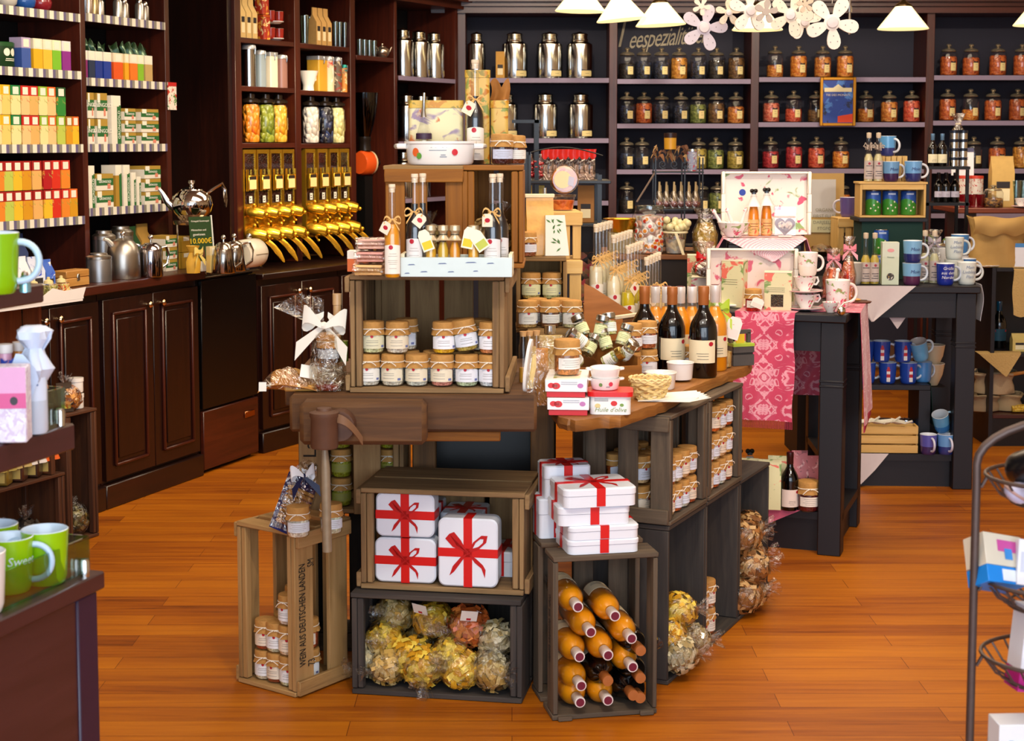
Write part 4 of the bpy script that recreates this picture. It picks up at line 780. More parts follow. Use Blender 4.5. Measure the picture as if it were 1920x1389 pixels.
def flower(label,px,py,Y,r,n=5,rot=0,col='#efe9ea',yaw=0,grp='white wooden flowers',hub=True):
    p=at(px,py,Y); t=thing('hanging_flower',label,'decoration',p,0,grp)
    def pet(b):
        for k in range(n):
            a=2*PI*k/n+rot; pl=[]
            for i in range(18):
                q=2*PI*i/18; x=.56+.44*math.cos(q); y=.29*math.sin(q)*(.8+.35*math.cos(q)); pl.append((r*(x*math.cos(a)-y*math.sin(a)),r*(x*math.sin(a)+y*math.cos(a))))
            b.prism(pl,-.004-.0004*k,.004+.0004*k)
        b.prism([(.3*r*math.cos(2*PI*i/16),.3*r*math.sin(2*PI*i/16)) for i in range(16)],-.0055,.0065)
    M_=P(col,.55,var=.02)
    obj('petals',None,pet,M_,t,(0,0,0),(PI/2,0,yaw))
    if hub: obj('centre',None,lambda b:b.lathe([(0,.018),(r*.2,.016),(r*.22,.010),(r*.22,.0066),(0,.0066)][::-1],20),P('#e3dce0',.5,var=0),t,(0,0,0),(PI/2,0,yaw))
    def hol(b):
        rr=random.Random(int(px))
        for k in range(n):
            a=2*PI*k/n+rot
            for q,s in ((.5,0),(.72,.13),(.72,-.13)): b.at((r*(q*math.cos(a)-s*math.sin(a)),r*(q*math.sin(a)+s*math.cos(a)),.0062)).lathe([(0,.0004),(r*.022,.0003),(r*.022,0)][::-1],8)
        b.at()
    if hub: obj('drilled_hole',None,hol,P('#9a9296',.7,var=0),t,(0,0,0),(PI/2,0,yaw))
    obj('cord',None,lambda b:b.tube([(0,.004,r*.7),(0,.004,3.05-p.z)],.0012,4),P('#d9d2c8',.8,var=0),t)
flower('big white wooden flower with five drilled petals beside the grey one\'s far end',1560,42,6.4,.107,5,1.05,'#fbf4ea'); flower('big greyish white wooden flower, lowest beside the script lettering',1320,52,6.4,.094,5,1.3,'#d3cbd8')
flower('white wooden flower directly in front of a pendant lamp',1406,20,6.3,.088,5,.3,'#f6efe6',.2); flower('cream white wooden flower left of the biggest one',1483,28,6.3,.088,5,1.2,'#efe4d2',-.3); flower('white wooden flower half hidden behind the biggest one',1508,42,6.5,.074,5,.4,'#fdf8f0')
flower('small cream wooden flower between two larger ones',1366,24,6.35,.052,5,1.57,'#e6d8c2'); flower('small grey cut flower overlapping a pendant lamp',1436,22,6.2,.046,5,1.4,'#b9aca2',hub=False); flower('tiny cream flower at the top of the greyish flower',1315,12,6.3,.036,5,1.1,'#eadfce',hub=False); flower('tiny beige flower above the cream white one',1510,8,6.2,.034,5,.5,'#d8c4ac',hub=False)
p=at(1593,32,6.6); t=thing('steel_hanger','thin steel hanging rod behind the biggest white flower','rod',p,0); obj('rod',None,lambda b:b.tube([(0,0,-.07),(0,0,3.05-p.z)],.005,8),STEELB,t); obj('sleeve',None,lambda b:b.tube([(0,0,.02),(0,0,.045)],.009,8),STEEL,t)
# ------------------------------------------------------------------ old work bench in the middle of the shop
ZB_=.862
wb=thing('workbench','old dark timber workbench with wooden vice carrying the crate display','workbench',(-.28,4.12,0))
BW=wood('#2a190c','#58381b','#7d5428',rough=.75); BW2=wood('#3a2614','#6d4a26','#8f6636',rough=.75)
obj('beam',None,lambda b:b.box(-.30,.345,0,.20,.765,ZB_,0,.008),BW,wb)
obj('bench_top',None,lambda b:(b.box(-.34,.32,.202,.42,.80,ZB_-.001,0,.004),b.box(-.34,.32,.425,.72,.80,ZB_-.001,0,.004)),BW,wb)
obj('board',None,lambda b:b.box(-.33,-.20,.0,.2,.81,.845,0,.01),BW2,wb,(-.012,.03,0)) if 0 else None
obj('vice_jaw',None,lambda b:b.box(-.262,.062,-.095,-.012,.748,.858,0,.012),BW,wb)
obj('drawer_rail',None,lambda b:b.box(.04,.25,.03,.06,.735,.762,0,.003),CR4,wb)
for x,y in ((.335,.56),(-.015,.55)): obj('leg',None,lambda b:b.box(x,x+.07,y,y+.06,0,.8,0,.004),BW2,wb)
obj('shade_sheet',None,lambda b:b.box(-.02,.40,.70,.715,.03,.795),BLACK,wb)  # added black sheet stands in for the darkness under the bench
v=obj('vice_screw',None,lambda b:(b.at((-.19,-.16,.80)).lathe([(0,-.045),(.033,-.045),(.035,-.04),(.034,.03),(.037,.036),(.037,.045),(.02,.05),(.018,.056),(0,.057)],20),b.at((-.155,-.1,.805),(PI/2,0,0)).lathe([(0,-.03),(.038,-.03),(.04,-.02),(.038,.04),(0,.04)],20),b.at()),P('#5a3a28',.6,var=.2,sc=40),wb)
obj('strap',None,lambda b:b.grid(lambda u,w:(-.175+.075*u,-.15-.03*math.sin(PI*u)+.03*u,.835+.014*math.sin(PI*u)-.06*u*u-.022*w),10,1,.003),P('#7d5a3e',.6,var=.1),v)
obj('vice_handle',None,lambda b:b.tube([(-.19,-.16,.76),(-.188,-.16,.7),(-.187,-.16,.6),(-.186,-.16,.49)],[.008,.012,.012,.012],12),P('#8a7a64',.45,.2,var=.2,sc=60),wb)
sc_=crate('grey brown crate of paper covered jars standing on the workbench',onz(657,736,ZB_+.001),-.05,.405,.42,.31,CR1,side=2,back=4,top=2,th=.013)
U0=Matrix.Translation(sc_.location)@Matrix.Rotation(-.05,4,'Z')
def inU(x,y,z): return U0@Vector((x,y,z))
lo=[('#dcd4c2','#ece8e0','white label'),('#cfc6b2','#e8dcc2','cream label'),('#c9cbbb','#e8dcc2','cream label'),('#c78070','#e8dcc2','cream label and pink spread'),('#b3c29c','#e6e8f0','white label and green flecks'),('#c4cbd0','#e6e8f0','bluish white label')]
XS=[.042,.107,.171,.238,.303,.365]
for i,(c,l,n) in enumerate(lo): jam_jar('jar with %s, %s in the lower line of the workbench crate'%(n,ORD[i]),inU(XS[i],.045,.0145),R.uniform(-.25,.25)-.05,c,P(l,.7,var=.02),'preserve jars in the workbench crate')
for i,(x,c,l,n,ti) in enumerate(((.054,'#c9cc98','#dcd8b8','pale green spread',0),(.119,'#cfc6b2','#e8dcc2','cream spread and double twine bow',0),(.243,'#dba51c','#eef0f6','mustard yellow spread',0),(.305,'#a89a4a','#dfe6f0','olive spread, tilted',-.16),(.366,'#b9774a','#eef0f6','orange brown spread',0))):
    jam_jar('jar of %s in the upper line of the workbench crate'%n,inU(x,.047,.0145+.0865+(.008 if ti else 0)),R.uniform(-.2,.2),c,P(l,.7,var=.02),'preserve jars in the workbench crate',tilt=(0,ti))
for i,(x,z) in enumerate(((.08,0),(.14,0),(.21,0),(.275,0),(.345,0),(.135,1),(.272,1),(.335,1))): jam_jar('jar behind the front jars of the workbench crate, %s of the %s'%(ORD[i if z==0 else i-5],('lower ones','upper ones')[z]),inU(x,.115,.0145+.0865*z),R.uniform(-.3,.3),'#c9c2ae',P('#dfe4ee',.7,var=.02),'preserve jars in the workbench crate')
# ---- on top of that crate
ZT=ZB_+.001+.3115
def top(px,py): return onz(px,py,ZT)
p=onz(751,519,ZT+.001); t=thing('bottle_tray','pale blue white wooden tray with dark dashes holding oil bottles','tray',p,-.04); W=.285;D=.115;H=.05
WT=P('#cfe0e2',.55,var=.05); 
obj('front_board',None,lambda b:b.box(0,W,0,.009,0,H,0,.001),WT,t); obj('back_board',None,lambda b:b.box(0,W,D-.009,D,0,H,0,.001),WT,t); obj('base',None,lambda b:b.box(.0092,W-.0092,.0092,D-.0092,0,.006),WT,t)
for s in (0,1): obj('end_board',None,lambda b:(b.box(s*(W-.009),s*(W-.009)+.009,.0091,D-.0091,0,H*.45),b.box(s*(W-.009),s*(W-.009)+.009,.0091,.04,H*.45,H+.008),b.box(s*(W-.009),s*(W-.009)+.009,D-.04,D-.0091,H*.45,H+.008),b.box(s*(W-.009),s*(W-.009)+.009,.04,D-.04,H*.8,H+.008)),P('#e6dcbc',.6,var=.05),t)
obj('dash_print',None,lambda b:[b.prism([(x,z),(x+l,z+.0006),(x+l*.8,z+.003),(x+l*.2,z+.0025)],.0002,.0006) for x,z,l in ((.018,.03,.02),(.095,.033,.024),(.165,.036,.03),(.22,.034,.02),(.05,.012,.02),(.12,.012,.018),(.185,.014,.014),(.01,.008,.014))],P('#5a6a94',.6,var=.1),t,rot=(PI/2,0,0))
TM=Matrix.Translation(p)@Matrix.Rotation(-.04,4,'Z')
dk='#0a0a12'
for i,(x,y,n) in enumerate(((.034,.034,'front one at the left end'),(.05,.082,'rear one at the left end'),(.234,.034,'front one at the right end'),(.250,.082,'rear one at the right end'))):
    slim_bottle('tall dark bottle with cream cork in the white tray, %s'%n,TM@Vector((x,y,.007)),-.1+.3*(i%2),dk,'dark bottles in the white tray',.83,.215,tagged=(i%2==0),lab='#e2dfdf',tagrot=(.2 if i==0 else -.5),ta=(.9 if i==0 else -.6))
for i,(x,c,n) in enumerate(((.075,'#d9a11c','amber oil with a long yellow tag'),(.107,'#c9a428','pale amber oil'),(.137,'#d88d14','orange oil'),(.185,'#e0a018','orange oil with two folded tags'))):
    t=thing('oil_bottle','small foil topped bottle of %s in the white tray'%n,'bottle',TM@Vector((x,.03,.0075)),0,'small oil bottles')
    obj('contents','ob_c',lambda b:b.lathe([(0,.002),(.0135,.002),(.0135,.06),(.008,.08),(0,.08)],14),P(c,.3,var=.05,coat=.5),t); obj('glass_body','ob_g',lambda b:b.lathe([(0,0),(.0145,0),(.0155,.003),(.0155,.062),(.0085,.085),(.008,.1)],16),GL,t)
    obj('foil_cap','ob_k',lambda b:b.lathe([(.019,.085),(.0105,.097),(.0105,.105),(.0145,.11),(.0135,.122),(0,.124)],18,wob=lambda a,j:1+(.14*math.sin(a*7) if j==0 else .03*math.sin(5*a))),P('#c9b591',.3,.5,var=.15,sc=80),t)
    obj('cord','ob_s',lambda b:b.tube([(.0115*math.cos(a),.0115*math.sin(a),.1) for a in [2*PI*k/12 for k in range(12)]],.001,4,closed=True),BLACK,t)
    if i in (0,3):
        for k in range(1 if i==0 else 2): obj('tag',None,tag_card(None,.03 if k==0 else .034,.055,False),[P('#f0ead0',.6,var=.03),P('#e6c21c' if k==0 else '#b7c04a',.6,var=.1)],t,(-.012 if i==0 else -.012+.026*k,-.0185-.002*k,.085 if i==0 else .092-.006*k),(PI/2,-.35 if i==0 else (.2 if k==0 else -.6),0))
slim_bottle('slim bottle of orange liqueur with raffia bow beside the white tray',top(736,520)+Vector((0,0,.001)),.1,'#e0930f',None,.77,.175,ta=-1.2)
for k in range(3):
    t=thing('wafer_pack','clear wrapped pink wafer pack, %s of three on the crate'%('lowest','middle','topmost')[k],'pack',top(694,519)+Vector((.004*k-.004,.0,.001+.0335*k)),.06*k-.1)
    obj('wafers',None,lambda b:[b.box(-.035,.035,-.008+.0,.05,.004+.009*j,.0115+.009*j,0,.002,.0006) for j in range(3)],P(('#e0b070','#d89a8c','#e2b09c')[k],.6,var=.15,sc=90),t); obj('wrapping',None,lambda b:b.grid(lambda u,v:((-.041+.082*u),-.012+.066*(.5+.5*math.cos(2*PI*v)),.016+.0165*math.sin(2*PI*v)*(1+.06*math.sin(40*u))),10,14,0),CEL,t)
carton('orange and white box behind the pink wafer packs',top(664,514)+Vector((0,.07,.001)),.05,.05,.055,-.05,'#f2ece2','#d9661c',lab=False,split=.62,name='sweet_box',cat='box')
# ---- second storey: orange brown crates
zc=ZT
pA=at(721,300,4.36); cA=thing('wooden_crate','orange brown crate turned with its slats to the front behind the dark bottles','crate',(pA.x,4.36,zc+.001),-.03)
HA=.279; WA=.215
[obj('front_rail',None,lambda b:b.box(0,WA,-.013,-.001,z0,z0+.037,0,.002),CR4,cA) for z0 in (0,HA-.045)]
for a,c in ((.002,.055),(.075,.115),(.165,.212)): obj('slat',None,lambda b:b.box(a,c,0,.012,0,HA-.012,0,.002),CR4,cA)
obj('side_panel',None,lambda b:(b.box(0,.012,.013,.24,0.0125,HA-.012,0,.002),b.box(WA-.012,WA,.013,.24,0.0125,HA-.012,0,.002)),CR4,cA); obj('top_panel',None,lambda b:(b.box(-.003,WA,-.012,.09,HA-.0115,HA,0,.002),b.box(-.003,WA,.1,.24,HA-.0115,HA,0,.002)),CR5,cA)
pB=at(864,300,4.35); cB=crate('orange brown crate with open front holding a cellophane bag, above the white tray',(pB.x+.004,4.35,zc+.001),-.03,.165,.25,.279,CR4,side=1,back=2,top=2,th=.013,nobat=True)
pasta_bag('clear cellophane bag of pale biscuits inside the upper open crate',(pB.x+.08,4.45,zc+.014+.062),1.05,'#b08a50','#d0ab68','#8a6a3a',seed=3,tail=(.25,-.3,1.0),flat=1.0,name='biscuit_bag',cat='bag of biscuits')
pasta_bag('clear bag glimpsed between the slats of the turned crate',(pA.x+.115,4.47,zc+.014+.055),.8,'#a08a50','#c0b068','#8a7a3a',seed=2,tail=(.0,-.1,1.0),flat=1.0,name='biscuit_bag',cat='bag of biscuits')
ZQ=zc+.001+HA+.002
obj('bottom_panel',None,lambda b:b.box(.0,WA,.0125,.24,0,.012),CR4,cA)
def q(px,dy=0,Y=4.40): p=at(px,300,Y+dy); return Vector((p.x,Y+dy,ZQ))
t=thing('casserole_dish','round white porcelain dish with chilli print on the upper crates','dish',q(826,.04),0,None,(1,.75,1))
rr=.096
obj('body',None,lambda b:b.lathe([(0,0),(rr*.9,0),(rr*.95,.006),(rr,.055),(rr+.004,.058),(rr+.004,.064),(rr-.004,.064),(rr*.92,.01),(0,.008)],40),PORC,t)
for s in (-1,1): obj('handle',None,lambda b:b.tube([(s*rr*.97,-.03,.05),(s*(rr+.018),-.026,.05),(s*(rr+.026),0,.05),(s*(rr+.018),.026,.05),(s*rr*.97,.03,.05)],.0075,8),PORC,t)
obj('print',None,lambda b:(disc_on(b,rr+.001,.45,.034,.009,0),disc_on(b,rr+.001,-.75,.034,.012,1),disc_on(b,rr+.001,-.62,.024,.009,2),print_lines(b,rr-.001,-.42,.25,(.046,.038),3,.0022),print_lines(b,rr-.002,.0,.22,(.02,.025),3,.003)),[P('#c9202c',.4,var=0),P('#e2652a',.4,var=0),P('#5a9a3a',.4,var=0),P('#8d98a4',.5,var=0)],t)
PAS=blotch('#d9b45c','#c0781c','#8f9a4a',26)
def ptin(label,px0,px1,ptop,Y,d=.06,mat=PAS):
    a=at(px0,ptop,Y); c=at(px1,ptop,Y); w=c.x-a.x; h=a.z-ZQ; t=thing('pasta_tin',label,'tin',((a.x+c.x)/2,Y+d/2,ZQ),0)
    obj('body',None,lambda b:b.prism(rrect(w,d,.012),0,h-.022),mat,t); obj('lid',None,lambda b:b.prism(rrect(w+.003,d+.003,.013),h-.0215,h),blotch('#d8b24a','#c88a2a','#9a8a3a',30),t); return t
ptin('wide tin printed with pasta and herbs behind the porcelain dish',766,868,188,4.562,.035,blotch('#e6dcae','#9a86a0','#c8743a',16)); ptin('tall yellow pasta printed tin, highest on the display',872,918,131,4.562,.05); ptin('shorter yellow pasta printed tin under a folded brown paper bag',920,953,188,4.562,.05)
p=at(936,188,4.587); t=tag(obj('paper_bag',None,lambda b:b.grid(lambda u,v:(-.026+.052*u+.006*math.sin(3*v),.018*math.sin(2*PI*u)*(1-v),.034*v+.028*v*abs(math.sin(4.2*u+.6))),10,4,.001),P('#9a6428',.8,var=.2,sc=40)),'crumpled brown paper bag on the shorter pasta tin','paper bag'); t.location=(p.x,4.587,p.z+.001)
slim_bottle('tall dark bottle with hanging tag in front of the tall yellow tin',q(891,0,4.525),.1,'#0b0b14',None,.95,.2,ta=-1.0)
jam_jar('dark red jam jar with paper cap at the end of the upper crates',q(941,0,4.42),.1,'#3a0c10',P('#c9cfe4',.7,var=.02),plain=True); jam_jar('amber jar half hidden behind the dark red jam jar',q(966,.0,4.46),.2,'#6b3012',plain=True,sc=.95)
t=thing('oil_dispenser','clear oil cruet with steel pourer behind the porcelain dish','cruet',q(795,0,4.535),0,None,(.85,.85,1))
obj('body',None,lambda b:b.lathe([(0,0),(.024,0),(.026,.004),(.026,.08),(.011,.12),(.01,.135)],18),GL,t); obj('oil',None,lambda b:b.lathe([(0,.003),(.024,.003),(.024,.06),(0,.06)],16),P('#c9c9a0',.3,var=.1,coat=.4),t); obj('pourer',None,lambda b:b.tube([(0,0,.132),(0,0,.15),(.002,0,.2)],[.011,.007,.0045],10),STEEL,t); obj('collar',None,lambda b:b.lathe([(.0262,.07),(.0265,.07),(.0265,.085),(.024,.087)],18),P('#3a2340',.5,var=0),t)
# ------------------------------------------------------------------ end crate with stencil, in front of the bench
a0=onz(447,1279,0); d0=onz(554,1309,0)-a0; rzE=math.atan2(d0.y,d0.x)
WE=d0.length
ec=crate('upright wine crate with stencilled plank, left corner of the display',(a0.x,a0.y,0.001),rzE,WE,.23,.462,wood('#5f4628','#a8824e','#c49c68',rough=.8),side=2,back=2,top=3,th=.013,gap=.03,texts=(('WEIN AUS DEUTSCHEN LANDEN',1,.030,.225,.032,True),('SM',1,.064,.365,.032,True),('73',1,.064,.085,.034,True)))  # crate wood lightened in colour to stand in for light on the plank
EM=Matrix.Translation((a0.x,a0.y,0.001))@Matrix.Rotation(rzE,4,'Z')
ec_c=['#d6c6a8','#8a3a1c','#bfc3a2','#d0bfa0','#d8d2c2','#a8502c']
n=0
for lv in range(3):
    for iy in range(2):
        for ix in range(3):
            if lv==2 and not (ix==2 and iy==0 or ix==1 and iy==1): continue
            jam_jar('paper capped jar in the stencilled crate, %s level, %s line, %s place'%(('floor','second','third')[lv],('front','middle','rear')[iy],ORD[ix]),EM@Vector((.064+(WE-.128)/2*ix+R.uniform(-.002,.002),.046+.075*iy,.0145+.0865*lv)),rzE+.45+R.uniform(-.3,.3),ec_c[(ix+2*iy+lv)%6],P(('#eceef2','#e9dcc8')[(ix+lv)%2],.7,var=.02),'jars in the stencilled crate')
z=.4645
jam_jar('paper capped jar at the front corner on top of the stencilled crate',onz(559,1005,z),.1,'#cfc8b4',P('#dbe3ee',.7,var=.02),plain=True,sc=1.0); jam_jar('paper capped jar behind the vice handle on the stencilled crate',onz(621,998,z),.15,'#b9bfa4',P('#dbe3ee',.7,var=.02),plain=True,sc=.98)
p=onz(535,998,z)+Vector((0,.0,.0))
t=thing('biscuit_gift','blue backed gift bag of long biscuits with white and navy bow','gift bag',p,.5,tilt=(-.25,.5))
obj('backing_card',None,lambda b:b.box(-.045,.05,.012,.015,0,.16),P('#16246a',.5,var=.1),t); obj('biscuits',None,lambda b:[b.box(-.036,.04,-.012,.010,.02+.0135*k,.0305+.0135*k,0,.003,.001) for k in range(8)],P('#d0923c',.7,var=.2,sc=60),t)
obj('wrapping',None,lambda b:b.grid(lambda u,v:((-.052+.104*u)*(1-.55*max(0,v-.7)/.3),-.022*math.sin(PI*u)+.004*math.sin(20*u),.205*v),10,6,0),cello('#ffffff',.3,18),t)
def bowmesh(b,s=1,m=0,m2=1):
    for sg in (-1,1):
        b.grid(lambda u,v:(s*sg*(.045*math.sin(PI*u)*(1-.3*u)+.004),s*(-.012*math.cos(PI*u)),s*(.014*math.sin(2*PI*u)+.02*u+(v-.5)*.03*(.35+math.sin(PI*u)))),10,2,.001,m)
        b.grid(lambda u,v:(s*sg*(.05*u),s*(-.012*u),s*(-.055*u+(v-.5)*.026*(.4+u))),5,1,.001,m2)
    b.ball((0,-.006*s,0),.008*s,8,m2,q=.1)
obj('bow',None,lambda b:bowmesh(b,.85),[P('#f2f2f6',.5,var=.02),P('#16204a',.4,var=.05)],t,(-.02,-.026,.155),(0,-.5,0))
# ------------------------------------------------------------------ pasta crate, gift crate
a1=onz(660,1301,0); d1=onz(972,1325,0)-a1; rzP=math.atan2(d1.y,d1.x)*.8
pc=crate('dark grey crate on the floor filled with bags of ribbon pasta',(a1.x,a1.y,.001),rzP,.475,.33,.285,CR3,side=2,back=3,top=2,th=.014,nobat=True)
PM=Matrix.Translation((a1.x,a1.y,.001))@Matrix.Rotation(rzP,4,'Z')
PF=Fac((a1.x,a1.y),(math.cos(rzP),math.sin(rzP)))
YE=('#eab52c','#f6d250','#d0941a'); BE=('#cfa858','#e2c684','#a8843c'); OR=('#c05a20','#dc8238','#a8481a'); CL=('#c4b284','#ddd0a8','#a08a58')
bags=[(740,1150,YE[:0] or BE,'beige','topmost left of the heap',1.1,.16,0),(811,1160,YE,'yellow','with a card in the upper middle',1.1,.12,1),(878,1172,OR,'orange red','only orange one',1.15,.1,1),(930,1196,CL,'pale','against the upper right wall',1.0,.09,0),(722,1198,YE,'yellow','left of the middle line',1.08,.10,0),(790,1200,BE,'beige','deep behind the yellow ones',1.0,.19,0),(699,1236,CL,'pale','at the far left wall',1.0,.08,0),(770,1232,YE,'yellow','centre left',1.12,.075,0),(845,1232,YE,'yellow','centre right',1.15,.07,0),(922,1246,CL,'pale','middle of the right wall',1.02,.06,0),(727,1268,BE,'beige','bottom left corner',1.05,.055,0),(794,1277,YE,'yellow','bottom, second from the left',1.12,.05,0),(864,1274,YE,'yellow','bottom, third from the left',1.15,.05,0),(924,1289,BE,'beige','bottom right corner',1.05,.045,0)]
for i,(x,y,c,cn,w,s,dp,cd_) in enumerate(bags):
    p=PF.px(x,y,dp); p.z=max(p.z,.016+.05*s)
    pasta_bag('%s ribbon pasta bag in the dark crate, %s'%(cn,w),p,s*.9,*c,group='pasta bags in the dark crate',seed=i,rz=rzP+R.uniform(-.4,.4),tail=[(-.3,-.8,.2),(.5,-.7,.1),(-.9,-.5,-.1),(.2,-.8,-.4)][i%4],card=cd_,flat=.88)
a2=at(680,1104,a1.y+.03); gcz=.287+.002
gc=crate('weathered brown crate of white gift tins on the pasta crate',(a2.x-.004,a1.y+.03,gcz),rzP*.95,.455,.30,.283,CR1,side=2,back=3,top=2,th=.014)
GM=Matrix.Translation((a2.x-.004,a1.y+.03,gcz))@Matrix.Rotation(rzP*.95,4,'Z')
rG=rzP*.95
def stand(label,x,y,z,w,d,h,grp='white gift tins with red bows',tl=-.06): # tin standing upright, its lid to the front
    t=gift_tin(label,GM@Vector((x,y,z)),w,d,h,0,None,grp); t.rotation_euler=Euler((PI/2+tl,0,rG)); return t
stand('white gift tin with red bow, standing lower left in the brown crate',.121,.083,.0155+.0635,.172,.124,.065,tl=0); stand('white gift tin with red bow, standing on the lower left tin',.120,.086,.0155+.128+.0625,.165,.122,.065,tl=0); stand('largest square white gift tin with red bow in the brown crate',.30,.072,.0155+.097,.165,.19,.07,tl=0)
for i,(x,y,w,d,h,z) in enumerate(((.112,.2,.15,.15,.1,0),(.112,.2,.15,.15,.09,1),(.255,.2,.12,.15,.1,0),(.255,.2,.12,.15,.075,1),(.37,.2,.09,.15,.07,0))):
    gift_tin('white gift tin lying behind the standing ones in the brown crate, %s'%('lower left','upper left','lower middle','upper middle','lowest right')[i],GM@Vector((x,y,.0155+(.1005 if z else 0))),w,d,h,rG,None,'white gift tins with red bows')
# ------------------------------------------------------------------ bottle crate
a3=onz(1037,1352,0); rzB=.2; WB_=.285; HB_=.437
bc=crate('upright grey wine crate stacked with bottles, necks to the front',(a3.x,a3.y,.001),rzB,WB_,.26,HB_,CR2,side=2,back=3,top=2,th=.013,gap=.05,nobat=True,rails=False,texts=(('Wein aus deutschen Landen',0,.035,.24,.027,False),('gg',0,.075,.36,.028,False)))
[obj('foot_batten',None,lambda b:b.box(x,x+.038,-.012,-.0005,0,.012,0,.002),CR2,bc) for x in (.012,WB_-.05)]
BF=Fac((a3.x,a3.y),(math.cos(rzB),math.sin(rzB)))
caps=[(1079,1132,0),(1148,1149,0),(1103,1179,0),(1179,1191,0),(1082,1225,0),(1135,1222,0),(1181,1244,0),(1085,1279,0),(1083,1331,0),(1135,1324,0),(1224,1212,1),(1135,1270,1),(1224,1263,1),(1182,1297,1),(1225,1316,1)]
wh=['top left','top, second','second line','under the right shoulder','left wall, third down','centre','right of centre','left wall, fourth down','bottom left','bottom, second','upper right','dark one between orange ones','right wall, middle','lower right of centre','bottom right']
for (x,y,dk_),w in zip(caps,wh):
    s,z=BF.loc(x,y,.015); z=max(z,.0505)
    s=min(max(s,.0505),WB_-.0505)
    b0=BF.w(s,-.014+.3*.74,z); rot=Euler((PI/2,0,rzB))
    wine_bottle('%s bottle lying in the grey crate, %s'%('dark red wine' if dk_ else 'orange liqueur',w),b0,0,bool(dk_),'#b06a35' if dk_ else '#efe6e0','bottles lying in the grey crate',rot,sc=(.9,.9,.74),la=PI,seal=False,lh=(.02,.1))
# gift tins on the bottle crate
BMx=Matrix.Translation((a3.x,a3.y,.001+HB_+.0015))@Matrix.Rotation(rzB,4,'Z')
for i,(x,y,z,w,d,h,r,n,nb) in enumerate(((.140,.095,0,.195,.17,.038,0,'at the bottom of the stack',1),(.140,.095,.0385,.193,.17,.036,.01,'second from the bottom of the stack',1),(.118,.1,.075,.195,.165,.05,-.03,'third from the bottom of the stack',1),(.128,.095,.1255,.2,.175,.05,.02,'on top of the big stack',0),(.055,.245,0,.1,.1,.11,0,'behind the stack, lower',1),(.085,.245,.1105,.13,.11,.09,.0,'highest one behind the stack',0))):
    gift_tin('white ribboned tin on the bottle crate, %s'%n,BMx@Vector((x,y,z)),w,d,h,rzB+r,None,'white tins on the bottle crate',nob=bool(nb))
# ------------------------------------------------------------------ crates under the left of the bench
c0=at(556,900,4.52)
crate('dark crate standing on the floor behind the stencilled crate',(c0.x-.02,4.68,.001),-.06,.30,.28,.43,CR3,side=2,back=3,top=2)
lc=crate('brown crate with black lettering on its plank under the bench, holding green jars',(c0.x,4.62,.433),-.02,.30,.28,.355,CR1,side=2,back=2,top=2,backopen=False)
obj('front_plank',None,lambda b:b.box(-.005,.068,-.013,-.001,0,.355,0,.002),CR1,lc); obj('front_plank',None,lambda b:b.box(.155,.235,-.013,-.001,0,.355,0,.002),CR1,lc)
obj('lettering',None,lambda b:b.text('n Landen',.055,(0,0,0),(PI/2,-PI/2,0),ext=.0004),P('#1a1410',.9,var=.1),lc,(.03,-.0136,.225))
for i,(x,z) in enumerate(((.112,0),(.112,1),(.112,2),(.255,0),(.255,1),(.255,2))): jam_jar('green tinted jar under the bench, %s of the %s column'%(('lowest','middle','upper')[z],('first','second')[i//3]),(c0.x+x,4.67,.433+.0135+.0865*z),0,'#8a8a1c',P('#9a9a3a',.6,var=.1),'green jars under the bench',plain=True)
# ------------------------------------------------------------------ rows of crates running back on the right, open to the aisle
r0=onz(1245,1292,0); r1=onz(1385,1165,0); dR=(r1-r0); rzR=math.atan2(dR.y,dR.x); LR=dR.length
r0=r0+dR*(.03/LR); RM=Matrix.Translation((r0.x,r0.y,0))@Matrix.Rotation(rzR,4,'Z')
def inR(x,y,z): return RM@Vector((x,y,z))
w1=LR*.47
for k,(x0,w) in enumerate(((0,w1),(w1+.008,w1),(2*w1+.016,w1*1.0))):
    crate('dark tall crate open to the aisle in the lower line, %s from the front'%ORD[k],inR(x0,0,.001),rzR,w,.30,.452,CR3,side=2,back=2,top=2,nobat=True,rails=False)
UZ=.4555; UH=.31
ul=[]
for k,(x0,w) in enumerate(((0,w1),(w1+.018,w1))):
    ul.append(crate('brown slatted crate of jars under the rough edged slab, %s from the front'%ORD[k],inR(x0,-.004,UZ),rzR,w,.27,UH,CR2,side=3,back=2,top=2,gap=.018,rails=True,nobat=(k==1)))
jc=['#c9a868','#b9571f','#d8cfb8','#a84a22','#c4c9b0','#d0b080']
for k in (0,1):
    x0=k*(w1+.018)
    for lv in (0,1,2):
        for iy in range(3 if k==0 else 1):
            for ix in range(4):
                if lv==2 and not(k==1 and ix>0): continue
                x=.07+ix*(w1-.14)/3
                jam_jar('paper capped jar in the %s slatted crate, %s level, %s line, %s along'%(ORD[k],ORD[lv],ORD[iy],ORD[ix]),inR(x0+x,.038+.075*iy,UZ+.0135+.0865*lv),rzR-.3+R.uniform(-.25,.25),jc[(ix+iy*2+lv*3)%6],P('#dfe4f2',.7,var=.03) if (ix+lv)%3 else P('#ead9c4',.7,var=.03),'jars in the slatted crates',sc=.94)
for i,(x,y,z,s,c,cn) in enumerate(((.06,.03,.35-.23,1.1,YE,'yellow'),(.14,.02,.08,1.0,CL,'pale'),(.06,-.01,.075,1.0,CL,'pale'),(.13,.02,.18,1.05,YE,'yellow'),(.2,.0,.075,1.0,CL,'pale'))):
    pasta_bag('%s pasta bag spilling from the first dark crate beside the bottles, %s'%(cn,('upper one','centre of the heap','front corner','highest','rear corner')[i]),inR(x,y,z),s*.95,*c,group='pasta bags by the aisle',seed=i+1,rz=rzR,tail=(.6,-.8,.0),flat=.85)
